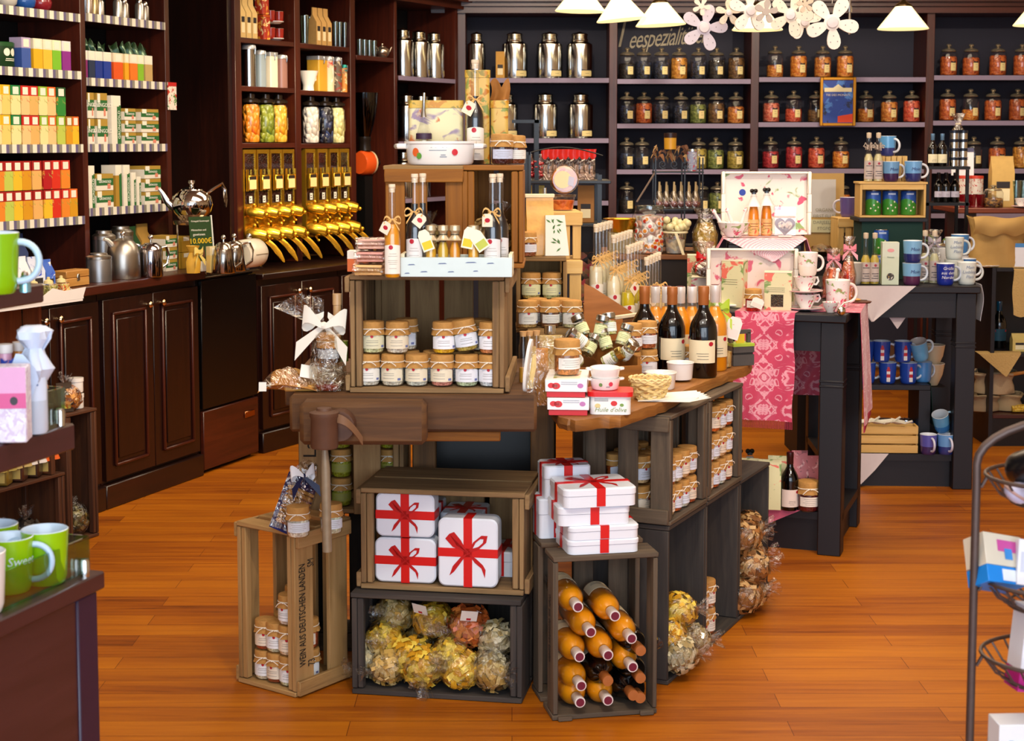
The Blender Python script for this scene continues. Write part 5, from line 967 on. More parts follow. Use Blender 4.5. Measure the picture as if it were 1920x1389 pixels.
for i,(x,z) in enumerate(((.06,0),(.06,1),(.13,0),(.13,1))): jam_jar('paper capped jar in the second dark crate, %s of %s'%(('lower','upper')[z],('the near two','the far two')[i//2]),inR(w1+.008+x,.045,.0145+.0865*z+.0),rzR-.2,'#a85a2c',None,'jars in the dark crates')
BI=('#a8703a','#caa068','#7d4f26')
for i,(x,y,z,s) in enumerate(((.05,.0,.07,1.0),(.13,.0,.07,1.0),(.09,-.01,.16,1.05),(.17,.02,.17,1.0),(.1,.02,.25,1.0),(.18,.03,.26,.95))): pasta_bag('clear bag of brown biscuits spilling from the third dark crate, %s'%('front low','rear low','front middle','rear middle','front top','rear top')[i],inR(2*w1+.016+x,y,z),s,*BI,group='biscuit bags by the aisle',seed=i+2,rz=rzR,tail=(.7,-.6,.0),flat=.8,name='biscuit_bag',cat='bag of biscuits')
t=tag(obj('pine_board',None,lambda b:b.box(0,.02,0,.012,0,.25,0,.002),PINE),'short pale pine board leaning at the end of the dark crates','board'); t.location=inR(3*w1+.03,.02,.002); t.rotation_euler=(0,0,rzR)
# ------------------------------------------------------------------ rough edged slab on the crates
ZS=.80
out=[(1050,782),(1080,788),(1120,783),(1165,779),(1205,766),(1245,752),(1280,733),(1320,716),(1350,704),(1385,692),(1408,682),(1398,668),(1392,655)]
pl=[onz(x,y,ZS) for x,y in out]+[Vector((.72,5.75,ZS)),Vector((.3,5.8,ZS)),Vector((.12,5.3,ZS)),Vector((.12,4.9,ZS)),Vector((.1,4.4,ZS))]
def slab(b):
    n=len(pl); rr=random.Random(3); cx=sum((p for p in pl),Vector())/n
    fine=[]
    for i in range(n):
        a,c=pl[i],pl[(i+1)%n]
        for k in range(4): fine.append(a.lerp(c,k/4)+Vector((rr.uniform(-.004,.004),rr.uniform(-.006,.006),0)))
    m=len(fine); lo=[Vector((p.x,p.y,ZS-.03))+(cx-p).normalized()*-.004*rr.uniform(-1,2) for p in fine]; mid=[p.lerp(q,.5)+(p-cx).normalized()*rr.uniform(0,.012) for p,q in zip(fine,lo)]
    v=[tuple(p) for p in fine+mid+lo]; uv=lambda f:[(v[j][1]*1.0+v[j][0]*.4,v[j][0]*.9-v[j][1]*.4+(v[j][2])*3) for j in f]
    f=[tuple(range(m))[::1]]+[tuple((r*m+i,(r+1)*m+i,(r+1)*m+(i+1)%m,r*m+(i+1)%m)) for r in (0,1) for i in range(m)]+[tuple(range(2*m,3*m))[::-1]]
    b.add(v,f,0,[uv(x) for x in f])
t=tag(obj('wood_slab',None,slab,wood('#4a2a0e','#8f5a22','#b57e3a',rough=.6,su=4,sv=22)),'rough edged wooden slab covered with jars and bottles beside the workbench','slab')
def on_s(px,py): p=onz(px,py,ZS); p.z=ZS+.001; return p
# ------------------------------------------------------------------ goods on the rough slab
def print_patch(b,x0,x1,z0,z1,y=-.0006,m=0): b.box(x0,x1,y-.0006,y,z0,z1,m)
SLV=[0,0]
for k in range(2):
    p=on_s(1026,779) if k==0 else on_s(1022,779)+Vector((0,.005,.0475))
    t=thing('sleeved_box','white sleeved box with red base and fig print, %s of two stacked'%('lower','upper')[k],'box',p,-.08)
    obj('base',None,lambda b:b.box(.004,.105,.003,.2,0,.02),P('#c8202a',.45,var=.03),t)
    obj('sleeve',None,lambda b:b.box(0,.11,0,.2,.0145,.046,0,.001),P('#f1f1f4',.4,var=.0),t); 
    obj('print',None,lambda b:([b.add([(x+r*math.cos(a),-.0006,z+r*.8*math.sin(a)) for a in [2*PI*i/14 for i in range(14)]],[tuple(range(14))],m) for x,z,r,m in ((.016,.031,.009,0),(.029,.030,.011,0),(.028,.030,.006,1),(.093,.031,.008,2))]+[b.box(.042,.085,-.0008,-.0002,zz,zz+.0022,3) for zz in (.034,.039)]+[b.box(.02,.09,.03,.17,.0461,.0465,4)]),[P('#d8303a',.5,var=0),P('#f09a9a',.5,var=0),P('#c07ab8',.5,var=0),P('#b9c0cc',.5,var=0),blotch('#e8e4c8','#d84a30','#8aa84a',30)],t)
jam_jar('big jar of brown spread with paper cap on the sleeved boxes',on_s(1050,775)+Vector((.02,.06,.0945)),.3,'#b5703a',P('#e4e0dc',.7,var=.02),sc=1.15,plain=True)
p=on_s(1102,778); t=thing('butter_tub','white tub with red lid and olive oil print on the slab','tub',p,-.06,None,1.08)
obj('tub',None,lambda b:(b.at((.055,.045,0)),b.prism(rrect(.10,.085,.016),0,.044),b.at()),P('#eef0f0',.3,var=0,coat=.3),t); obj('lid',None,lambda b:(b.at((.055,.045,0)),b.prism(rrect(.112,.096,.018),.0445,.056),b.at()),P('#d4161a',.35,var=0,coat=.2),t)
obj('lettering',None,lambda b:b.text("Huile d'olive",.0155,(.055,.002,.012),(PI/2,0,0),0,.35),P('#8a9a5a',.5,var=0),t)
obj('print',None,lambda b:[b.add([(x+r*math.cos(a),.0016,z+r*.8*math.sin(a)) for a in [2*PI*i/14 for i in range(14)]],[tuple(range(14))],m) for x,z,r,m in ((.064,.028,.008,0),(.024,.022,.007,1),(.083,.024,.005,2))]+[b.box(.016,.05,.0012,.0018,zz,zz+.0015,3) for zz in (.038,.034)],[P('#cf2a2a',.5,var=0),P('#d9c88a',.5,var=0),P('#7aa04a',.5,var=0),P('#8a8a8a',.5,var=0)],t)
dz=.062
for k in range(2):
    t=thing('ramekin','small eared white dish with herb print, %s of two on the red lid'%('lower','upper')[k],'dish',p+Vector((.048,.05,dz+.0275*k)),.1,None,None,(.05*k,.0))
    obj('body',None,lambda b:b.lathe([(0,0),(.033,0),(.036,.004),(.041,.03),(.038,.03),(.033,.006),(0,.005)],26),PORC,t)
    for s in (-1,1): obj('handle',None,lambda b:b.tube([(s*.038,-.012,.026),(s*.048,-.008,.027),(s*.05,0,.027),(s*.048,.008,.027),(s*.038,.012,.026)],.003,6),PORC,t)
    if k==0: obj('print',None,lambda b:(disc_on(b,.0395,.25,.017,.006,0),disc_on(b,.0395,-.45,.015,.005,1),print_lines(b,.039,-.2,.3,(.009,),2,.0015)),[P('#c8304a',.5,var=0),P('#6a8a4a',.5,var=0),P('#5a5a6a',.5,var=0)],t)
p=on_s(1221,753); t=thing('wicker_basket','small round woven chip basket at the slab edge','basket',p+Vector((0,.045,0)),0)
def wick(b):
    n=36
    for r in range(5):
        z=.005+.0105*r; rad=.034+.0035*r
        b.tube([((rad+.0028*math.sin(PI*(i+r)))*math.cos(2*PI*i/n)*1.12+0,(rad+.0028*(1 if (i//2+r)%2 else -1))*math.sin(2*PI*i/n),z+.0035*math.sin(2*PI*i/n*6+r*PI)) for i in range(n)],.0058,5,0,closed=True)
    b.lathe([(0,.001),(.034,.001)],18,0)
obj('weave',None,wick,P('#d8bb7c',.7,var=.25,sc=120),t); obj('rim',None,lambda b:[b.tube([(.051*math.cos(a)*1.12,.051*math.sin(a),.056+.005*math.sin(a*9+k*PI)) for a in [2*PI*i/40 for i in range(40)]],.004,5,closed=True) for k in (0,1)],P('#e3c88e',.7,var=.2,sc=120),t)
for (x,y,r,h,n) in ((1241,733,.046,.047,'wide plain white dish behind the woven basket'),(1278,718,.04,.05,'fluted white ramekin on the paper napkins')):
    t=thing('ramekin',n,'dish',on_s(x,y)+Vector((0,r,.006 if r<.045 else 0)),0)
    obj('body',None,lambda b:b.lathe([(0,0),(r*.86,0),(r*.9,.004),(r*.98,h-.004),(r*1.03,h),(r*.97,h+.0005),(r*.85,.006),(0,.005)],40,wob=(lambda a,j:1+(.014*math.cos(a*20) if j in(2,3) else 0)) if r<.045 else None),PORC,t)
    obj('rim',None,lambda b:b.tube([(r*1.0*math.cos(a),r*1.0*math.sin(a),h) for a in [2*PI*i/30 for i in range(30)]],.0022,5,closed=True),PORC,t)
p=on_s(1268,752)
for k in range(6):
    t=tag(obj('paper_napkin',None,lambda b:b.add([(-.07,-.01,0),(.03,-.03,0),(.085,.02+.004*k,0),(.03,.05,0),(-.05,.06,0),(-.07,-.01,.0006),(.03,-.03,.0006),(.085,.02+.004*k,.0006),(.03,.05,.0006),(-.05,.06,.0006)],[(0,4,3,2,1),(5,6,7,8,9)]+[(i,(i+1)%5,5+(i+1)%5,5+i) for i in range(5)]),P('#f1ede4',.8,var=.02)),'white paper napkin, %s of the fanned stack at the slab edge'%('lowest','second','third','fourth','fifth','topmost')[k],'napkin','fanned paper napkins'); t.location=p+Vector((.004*k-.012,.012+.006*k,.0002+.0009*k)); t.rotation_euler=(0,0,.1+.1*k); t.scale=(1.4,1.4,1)
for i,(x,y,lv,c,n) in enumerate(((1148,715,0,'#8a4a2a','lower, nearest the red lid'),(1184,714,0,'#b06a3a','lower, middle'),(1215,708,0,'#a05a30','lower, by the orange pouch'),(1186,714,1,'#b5673a','upper, facing front'),(1214,708,1,'#a8582c','upper, behind the other'))):
    jam_jar('paper capped jar of brown spread between basket and wine, %s'%n,on_s(x,y)+Vector((0,.03,.087*lv)),.1*i-.2,c,P('#e8e8ee',.7,var=.02),'jars between basket and wine',plain=(lv==1),sc=1.0)
for i,(x,y) in enumerate(((1312,702),(1291,698))): jam_jar('paper capped jar in front of the dark wine, %s'%('nearer the last bottle','half hidden')[i],on_s(x,y)+Vector((0,.02,0)),.2,'#7a2a20',P('#e4e0e4',.7,var=.02),'jars in front of the dark wine',sc=.98)
for i,(x,y,s,n,la) in enumerate(((1261,702,.9,'with round red seal',.1),(1320,709,.93,'last on the slab, text label',-.3),(1209,700,.9,'half hidden by clipped bags',0))):
    wine_bottle('dark red wine bottle with copper capsule, %s'%n,on_s(x,y)+Vector((0,.03,0)),0,True,'#b06a35','dark wine on the slab',sc=s,la=la,seal=(i!=1))
for i,(x,y) in enumerate(((1230,690),(1251,690),(1277,691),(1299,690),(1342,697))):
    wine_bottle('orange liqueur bottle with white capsule, %s behind the dark wine'%ORD[i],on_s(x,y)+Vector((0,.04,0)),0,False,'#eee6e0','orange bottles on the slab',sc=.86 if i<4 else .9)
t=thing('tag_pouch','narrow orange pouch with red seal beside the upper jars','pouch',on_s(1246,697),0); obj('pouch',None,lambda b:b.prism([(-.018,0),(.018,0),(.017,.07),(.008,.1),(-.008,.1),(-.017,.07)],-.006,.006),P('#d98a2a',.6,var=.15),t,rot=(PI/2,0,0)); obj('seal',None,lambda b:b.prism([(.006*math.cos(a),.06+.006*math.sin(a)) for a in [2*PI*i/12 for i in range(12)]],.0062,.0068),RED,t,rot=(PI/2,0,0))
for i,(x,y,h) in enumerate(((1188,688,.165),(1222,694,.15))):
    t=bag('clear brown bag with pale clip strip, %s of two behind the jars'%ORD[i],on_s(x,y)+Vector((0,.0,0)),.065,.035,h,.15,'#7a4a22','clipped bags',lab=None,mat=P('#70441f',.3,var=.4,sc=60,coat=.5)); obj('clip_strip',None,lambda b:b.box(-.042,.042,.008,.024,h-.008,h+.004,0,.002),P('#e8d8b8',.6,var=.03),t,rot=(0,.12*(-1),0))
t=thing('pasta_jar','clear jar of pasta with white tag and lime ribbon at the slab end','jar',on_s(1356,691)+Vector((0,.03,0)),0)
obj('glass',None,lambda b:b.lathe([(0,0),(.03,0),(.033,.006),(.033,.12),(.026,.14),(.026,.165)],20),GL,t); obj('pasta',None,lambda b:b.lathe([(0,.003),(.029,.003),(.031,.05),(0,.056)],18,wob=lambda a,j:1+R.uniform(-.06,.04)),speck('#d8b878','#e8d0a0','#b8904a',60),t); obj('dark_layer',None,lambda b:b.lathe([(0,.09),(.031,.09),(.031,.11),(0,.112)],18),P('#4a2a24',.5,var=.2),t)
obj('cloth_cover',None,lambda b:b.lathe([(.045,.14),(.03,.155),(.028,.17),(.02,.178),(0,.18)],22,wob=lambda a,j:1+(.12*math.sin(6*a) if j==0 else 0)),P('#c8742a',.8,var=.2),t); obj('tag',None,tag_card(None,.05,.07,False),[P('#f4ece4',.6,var=.02),P('#f0e4dc',.6,var=0)],t,(.03,-.036,.13),(PI/2,.3,.2)); obj('ribbon',None,lambda b:bowmesh(b,.9),[P('#b4d23a',.4,var=.1),P('#c4e04a',.4,var=.1)],t,(-.02,-.03,.19))
p=on_s(1375,687); t=thing('felt_box','dark grey slatted gift crate with lime ribbon at the far slab end','box',p,.35); 
GF=P('#4c4744',.85,var=.1)
obj('body',None,lambda b:(b.box(0,.075,0,.06,0,.035),b.box(0,.075,0,.06,.042,.066)),GF,t); obj('gap_board',None,lambda b:b.box(.003,.072,.003,.057,.035,.042),P('#2a2624',.9,var=0),t); obj('ribbon',None,lambda b:b.box(-.001,.076,-.001,.061,.062,.071),P('#a9c23a',.5,var=.05),t); obj('handle',None,lambda b:(b.box(.0,.012,.024,.036,.066,.105),b.box(.063,.075,.024,.036,.066,.105),b.box(0,.075,.024,.036,.1,.113)),GF,t); obj('card',None,lambda b:b.box(.02,.05,.02,.022,.066,.1),P('#e8c030',.5,var=.05),t)
# herb tray
p=Vector((at(1074,700,4.52).x,4.52,ZS+.001)); HT=thing('herb_tray','wooden tray heaped with tumbled herb jars','tray',p,.28); 
obj('front_board',None,lambda b:b.box(0,.21,0,.01,0,.075,0,.001),CR4,HT); obj('base',None,lambda b:b.box(0,.21,.0105,.16,.045,.053),CR4,HT); obj('back_board',None,lambda b:b.box(0,.21,.1605,.17,0,.13,0,.001),CR4,HT)
for s in (0,1): obj('end_board',None,lambda b:b.box(s*.2005,s*.2005+.0095,.0105,.16,.0,.1,0,.001),CR4,HT)
HM=Matrix.Translation(p+Vector((0,.0,.05)))@Matrix.Rotation(.28,4,'Z')
hj=[(.035,.05,.03,.5,-.6,'#7a8a3a'),(.07,.09,.05,-.5,.5,'#5a6a3a'),(.11,.05,.03,.3,1.0,'#98a040'),(.14,.10,.06,-.3,-.3,'#8a9a4a'),(.17,.06,.04,.4,.6,'#7a5a3a'),(.12,.12,.095,-.2,.2,'#6a7a3a'),(.16,.13,.1,-.2,-.1,'#a8b050'),(.185,.11,.07,-.25,.35,'#c8d0a0'),(.05,.03,.085,.2,-.9,'#b8a050'),(.08,.13,.1,-.3,-.4,'#4a5a2a')]
for i,(x,y,z,tx,ty,c) in enumerate(hj):
    t=thing('herb_jar','small steel capped herb jar, %s in the heaped tray'%('front corner one','second one lying','gold lid one','upright rear one','brown one','highest middle one','highest end one','whitish one','pale front one','dark rear one')[i],'jar',HM@Vector((x,y,z)),0,'herb jars in the tray',None,(tx,ty))
    obj('glass','hj_g',lambda b:b.lathe([(0,0),(.0175,0),(.0195,.003),(.0195,.045),(.016,.05)],16),GL,t); obj('herbs','hj_c',lambda b:b.lathe([(0,.002),(.0175,.002),(.018,.04),(0,.044)],14),speck(c,c,'#d8d0a0',160),t); obj('lid','hj_l',lambda b:b.lathe([(.0165,.049),(.0195,.05),(.0195,.064),(.017,.066),(0,.066)],18),P('#d8c070' if i==2 else '#c4c4c0',.2,1,var=0),t); obj('label','hj_b',lambda b:(arc(b,.02,-1.4,1.4,.01,.036,0,10),print_lines(b,.0204,-.8,.8,(.03,.025,.02),1,.001)),[P('#dfe3b0' if i%2 else '#e8e8e4',.6,var=.05),P('#8a9a5a',.6,var=0)],t,rot=(0,0,R.uniform(-.6,.6)))
# things between the workbench crate and the herb tray
ZW=ZB_
def on_b(px,py): p=onz(px,py,ZS); p.z=ZS+.001; return p
t=thing('serving_plate','upright long white plate wrapped with pale pasta beside the workbench crate','plate',at(984,722,4.16)+Vector((0,0,.002)),0.0,None,None,(0,.12)); t.location.z=ZB_+.002 
obj('plate',None,lambda b:b.prism([(.016*math.sin(a)*0+.0+.018*math.cos(a),.072+.07*math.sin(a)) for a in [2*PI*i/24 for i in range(24)]],-.004,.004),PORC,t,rot=(PI/2,0,PI*.38)); obj('pasta',None,lambda b:[b.tube([(.012+.004*math.sin(k),-.01-.003*(k%3),.015),(.014+.003*math.cos(k*2),-.014-.003*(k%2),.07),(.010,-.01,.125)],.005,5) for k in range(6)],P('#e2c888',.6,var=.15,sc=80),t); obj('wrapping',None,lambda b:b.grid(lambda u,v:(.004+.026*u,-.03+.012*math.sin(3*v)+.01*u,.005+.14*v),4,6,0),CEL,t)
for i,(x,y,Y,w,h,c,n) in enumerate(((1012,718,4.33,.05,.105,'#d8902c','orange pasta bag right of the upright plate'),(1034,700,4.38,.065,.135,'#d2b26a','pale spice bag with folded top behind the brown jar'))):
    p=at(x,y,Y); p.z=ZS+.001 if i==1 else ZS+.001; t=bag(n,p,w,.04,h+.05,.1,c,None,lab=None,mat=P(c,.4,var=.3,sc=50,coat=.4)); obj('wrapping',None,lambda b:b.grid(lambda u,v:((-.5+u)*w*1.05,-.003-.006*math.sin(PI*u),(h+.05)*v),4,4,0),CEL,t)
bx=thing('low_crate','low plain crate under the line of paper capped jars','crate',(.047,4.725,ZS+.001),.0); obj('top_panel',None,lambda b:b.box(0,.16,0,.13,.152,.164),CR5,bx); obj('front_panel',None,lambda b:b.box(0,.16,0,.01,0,.1515),CR5,bx); obj('side_panel',None,lambda b:b.box(0,.01,.0105,.13,0,.1515),CR5,bx); obj('side_panel',None,lambda b:b.box(.15,.16,.0105,.13,0,.1515),CR5,bx)
BXM=Matrix.Translation((.047,4.725,ZS+.001+.1645))
for i,(x,y,c) in enumerate(((.0,.034,'#b89a60'),(.066,.034,'#6a4026'),(.132,.036,'#c8cfa0'),(.03,.097,'#8a5a30'),(.1,.098,'#9a7a4a'))): jam_jar('paper capped jar, %s of the line beside the plywood rack'%('first','second','last, pale green','first behind','second behind')[i],BXM@Vector((x,y,0)),.2,c,P('#e2e2dc',.7,var=.04),'line of paper capped jars',plain=(i==1),sc=.98)
for i,(x,Y) in enumerate(((981,4.36),(993,4.37),(1006,4.38))):
    t=thing('cork_vial','slender corked glass vial, %s of three beside the crate'%ORD[i],'vial',(at(x,600,Y).x,Y,ZS+.001),0,'corked vials'); obj('glass','vi_g',lambda b:b.lathe([(0,0),(.012,0),(.012,.16),(.009,.17),(.009,.19)],12),GL,t); obj('cork','vi_k',lambda b:b.lathe([(.0085,.186),(.0105,.2),(0,.2)],10),CORK,t); obj('contents','vi_c',lambda b:b.lathe([(0,.002),(.0105,.002),(.0105,.1),(0,.1)],10),P('#c9922c',.4,var=.2),t)
t=thing('clip_bottle','small clear bottle with steel cap behind the spice bag','bottle',(at(1031,600,4.46).x,4.46,ZS+.001),0); obj('glass_body',None,lambda b:b.lathe([(0,0),(.022,0),(.022,.15),(.012,.17),(.012,.185)],14),GL,t); obj('cap',None,lambda b:b.lathe([(.013,.18),(.016,.182),(.016,.205),(0,.206)],14),STEEL,t)
# crate with dark inside and its goods
cy=4.875; pC=at(968,483,cy); zC=.935; hC=pC.z-zC
t=thing('low_crate','plain dark crate low behind the line of paper capped jars','crate',(pC.x,cy+.01,ZS+.001),.0); obj('body',None,lambda b:b.box(0,.15,0,.17,0,.133),CR3,t)
crate('dark inside crate with jars, between workbench crate and bottle rack',(pC.x,cy,zC+.001),.0,.155,.19,hC,CR5,side=1,back=1,top=1,bottom=True,rails=False)
CM=Matrix.Translation((pC.x,cy,zC+.001))
for i,(x,z,c) in enumerate(((.036,0,'#b8a86a'),(.036,1,'#c9b060'),(.10,0,'#8a8a5a'),(.10,1,'#b9bc80'))): jam_jar('paper capped jar in the dark inside crate, %s %s'%(('lower','upper')[z],('half hidden one','pale green one')[i//2]),CM@Vector((x+.01,.05,.0135+.0865*z)),0,c,P('#dcd8a8',.7,var=.03),'jars in the dark inside crate',sc=.97)
zt=zC+.001+hC+.001
def onC(x,y): q=CM@Vector((x,y,0)); return Vector((q.x,q.y,zt))
t=bag('cellophane bag of orange crackers with clip on the dark inside crate',onC(.075,.06),.085,.05,.185,.1,'#dca03c',None,lab=None,mat=P('#dba343',.45,var=.35,sc=26,coat=.4,bump=.4)); obj('clip_strip',None,lambda b:b.box(-.046,.046,.018,.032,.178,.19,0,.002),P('#efe0bc',.6,var=.03),t); obj('price_card',None,lambda b:(b.box(.018,.04,-.004,-.003,.012,.075),b.add([(.029+.004*math.cos(a),-.0045,.062+.005*math.sin(a)) for a in [2*PI*i/10 for i in range(10)]],[tuple(range(10))],1)),[P('#e8b45a',.6,var=.03),RED],t)
jam_jar('paper capped jar in front of the orange crackers',onC(.035,.03),.2,'#8a4a2a',P('#dfe0ea',.7,var=.02),plain=True,sc=.9)
t=thing('herb_pack','white pack printed with green herbs leaning on the pine crate','pack',onC(.122,.05),.12,None,None,(-.1,0)); obj('pack',None,lambda b:b.prism([(-.034,0),(.04,0),(.028,.125),(-.032,.125)],-.012,.012),P('#ece9dc',.6,var=.03),t,rot=(PI/2,0,0))
def herbs(b):
    rr=random.Random(4)
    for k in range(16):
        x=rr.choice((-.022,-.005,.012,.02))+rr.uniform(-.006,.006); z=rr.uniform(.012,.115); a=rr.uniform(0,PI); l=rr.uniform(.006,.011)
        b.add([(x-l*math.cos(a),-.0126,z-l*math.sin(a)),(x+.003*math.sin(a),-.0126,z-.003*math.cos(a)),(x+l*math.cos(a),-.0126,z+l*math.sin(a)),(x-.003*math.sin(a),-.0126,z+.003*math.cos(a))],[(0,1,2,3)])
obj('print',None,herbs,P('#4f7a3a',.6,var=.2),t)
# pine crates and sweets behind
def pine(label,px0,px1,y0,Y,z0,D=.2,slats=3):
    a=at(px0,y0,Y); c=at(px1,y0,Y); W=c.x-a.x; H=a.z-z0; t=thing('pine_crate',label,'crate',(a.x,Y,z0),.06)
    n=slats; g=.008; w=(W-g*(n-1))/n
    for i in range(n): obj('slat',None,lambda b:b.box(i*(w+g),i*(w+g)+w,0,.009,0,H-.03,0,.002),PINE,t)
    obj('top_rail',None,lambda b:b.box(-.004,W+.004,-.009,-.001,H-.045,H-.002,0,.002),PINE,t); obj('side_panel',None,lambda b:(b.box(0,.009,.0095,D,0,H-.01,0,.002),b.box(W-.009,W,.0095,D,0,H-.01,0,.002)),PINE,t); obj('top_panel',None,lambda b:b.box(0,W,.0095,D,H-.0095,H,0,.002),PINE,t); return t,H
pt1,h1=pine('pale pine crate behind the dark inside crate, lower of two',1015,1090,487,5.07,ZS+.001)
z2=ZS+.001+h1+.001
pt2,h2=pine('pale pine crate carrying the round sweet tubs, upper of two',1012,1090,396,5.08,z2,.17,4)
z3=z2+h2+.001
def onx(px,Y,z): p=at(px,400,Y); return Vector((p.x,Y,z))
t=thing('sweet_tub','clear tub of orange fruit sweets on the upper pine crate','tub',onx(1054,5.14,z3),0); obj('tub',None,lambda b:b.lathe([(0,0),(.034,0),(.042,.042),(.044,.044)],20),GL,t); obj('sweets',None,lambda b:b.lathe([(0,.002),(.033,.002),(.039,.032),(0,.034)],18),speck('#d8641c','#e8802c','#b84a14',60),t); obj('lid',None,lambda b:b.lathe([(.045,.044),(.046,.05),(0,.051)],20),glass('#ffe8d0',.95,.1,.15),t)
t=thing('sweet_disc','round clear pack of orange sweets standing on edge with cream label','sweet pack',onx(1058,5.13,z3+.0515),.1); obj('shell',None,lambda b:b.lathe([(0,-.018),(.04,-.018),(.046,-.01),(.046,.01),(.04,.018),(0,.018)],26),glass('#fff0dc',.95,.06,.12),t,(0,0,.047),(PI/2,0,0)); obj('sweets',None,lambda b:b.lathe([(0,-.012),(.036,-.012),(.041,0),(.036,.012),(0,.012)],20),speck('#e08a2c','#f0a84c','#c86a1c',50),t,(0,0,.047),(PI/2,0,0)); obj('label',None,lambda b:(b.prism([(.028*math.cos(a)-.008,.028*math.sin(a)) for a in [2*PI*i/20 for i in range(20)]],.0185,.0195,0),b.prism([(.008,-.016),(.026,-.022),(.03,.006),(.012,.012)],.0196,.02,1)),[P('#e8d8a8',.6,var=.03),P('#c4c4d8',.6,var=.02)],t,(0,0,.047),(PI/2,0,0))
# tall rack of cellophane bags
RK=thing('bag_rack','dark metal rack of cellophane gift bags behind the upper crates','rack',(.06,5.85,0)); zK=at(1000,338,5.85).z
for x,y in ((0.03,0),(.26,0),(.03,.2),(.26,.2)): obj('post',None,lambda b:b.box(x-.008,x+.008,y,y+.012,0,zK+(.22 if x<.1 else .02)),BLACK,RK)
obj('shelf',None,lambda b:b.box(-.03,.3,-.03,.22,zK-.012,zK,0,.002),BLACK,RK); obj('shelf',None,lambda b:b.box(-.03,.3,-.03,.22,zK-.165,zK-.155,0,.002),BLACK,RK)
for x in (-.0,.28): pass
obj('top_bar',None,lambda b:b.box(-.06,.046,.0,.012,zK+.208,zK+.22),BLACK,RK); obj('rail',None,lambda b:b.tube([(-.03+.03*k,-.02,zK+.09+.03*math.sin(PI*k/10)) for k in range(11)],.0025,5),BLACK,RK)
t=thing('metal_lantern','black metal lantern frame left of the red sweet bags','lantern',(at(975,300,5.3).x,5.3,1.19)); W=.065; H=.295
obj('frame',None,lambda b:[b.box(x-.004,x+.004,y-.004,y+.004,0,H) for x in (-W/2,W/2) for y in (0,W)]+[b.box(-W/2,W/2,y-.004,y+.004,z,z+.01) for y in (0,W) for z in (0,H-.01)],BLACK,t); obj('panel',None,lambda b:b.box(-W/2+.002,W/2-.002,W-.002,W+.002,.01,H-.01),P('#1a1c22',.3,var=0),t); obj('stand',None,lambda b:b.box(-W/2,W/2,-.004,W+.004,-.02,-.0005),BLACK,t)
t=thing('display_box','tall dark display box under the lantern','box',(at(975,300,5.3).x,5.3,0)); obj('body',None,lambda b:b.box(-.05,.05,-.01,.09,0,1.168),P('#14100e',.6,var=.1),t)
def on_k(px,dy=0): p=at(px,300,5.85); return Vector((p.x,5.85+dy,zK+.001))
for i,x in enumerate((992,1010)):
    t=thing('sweet_bag','small bag of shiny red sweets, %s of two on the rack'%ORD[i],'bag of sweets',on_k(x,.02),0,'red sweet bags')
    def rs(b):
        rr=random.Random(5)
        for k in range(34): b.ball((rr.uniform(-.012,.012),rr.uniform(-.015,.005),.008+.0024*k*.75),.0085,6,k%2,(1,1,.75))
    obj('sweets','rswt',rs,[P('#c8141c',.2,var=.1,coat=.5),P('#a80c18',.2,var=.1,coat=.5)],t); obj('wrapping','rsw',lambda b:b.lathe([(.018,0),(.02,.05),(.016,.075),(.012,.095)],12),CEL,t)
for i,x in enumerate((1028,1046,1066,1087,1106)):
    t=thing('gift_bag','clear gift bag with red ribbon band, %s along the rack'%ORD[i],'gift bag',on_k(x,.03+.004*i),0,'clear gift bags on the rack')
    obj('bag','gbg',lambda b:b.grid(lambda u,v:((-.5+u)*.046*(1-.1*v),-.012*math.sin(PI*u)*(1-v)-.0,.112*v),5,5,.001),cello('#fff4ec',.12,20),t); obj('contents','gbc',lambda b:(b.box(-.018,.018,.002,.02,.0,.02),b.box(-.014,-.002,.004,.016,.02,.055),b.box(.004,.014,.004,.016,.02,.05)),P('#e8d2bc',.6,var=.2,sc=60),t); obj('ribbon','gbr',lambda b:b.grid(lambda u,v:((-.5+u)*.05+.002*math.sin(v*9),-.014-.004*math.sin(9*u),.086+.026*v-.012*abs(math.sin(2*PI*u))*(1-v)),10,2,.0015),P('#e0261c',.4,var=.15,sc=60),t)
for i,(x,w,c,h) in enumerate(((990,.03,'#d0a020',.075),(1012,.035,'#c8a838',.075))): carton('small yellow box under the red sweets, %s'%ORD[i],Vector((at(x,380,5.86).x,5.87,zK-.154)),w,.03,h+.06,0,c,c,lab=False,name='sweet_box',cat='box')
t=thing('steel_tube','upright bright steel tube before the yellow boxes','tube',(at(1021,380,5.54).x,5.53,1.03)); obj('tube',None,lambda b:b.lathe([(0,0),(.007,0),(.007,.33),(0,.33)],12),STEEL,t); obj('foot',None,lambda b:b.lathe([(0,-.029),(.03,-.029),(.03,-.001),(0,-.001)],16),STEEL,t)
t=thing('display_box','dark plinth under the steel tube','box',(at(1021,380,5.54).x,5.53,0)); obj('body',None,lambda b:b.box(-.04,.04,-.04,.035,0,1.0),P('#14100e',.6,var=.1),t)
bag('tall brown coffee bag with dark window leaning by the rack post',Vector((at(1098,420,5.86).x,5.86,zK-.154)),.06,.04,.135,-.1,'#a06c34',None)
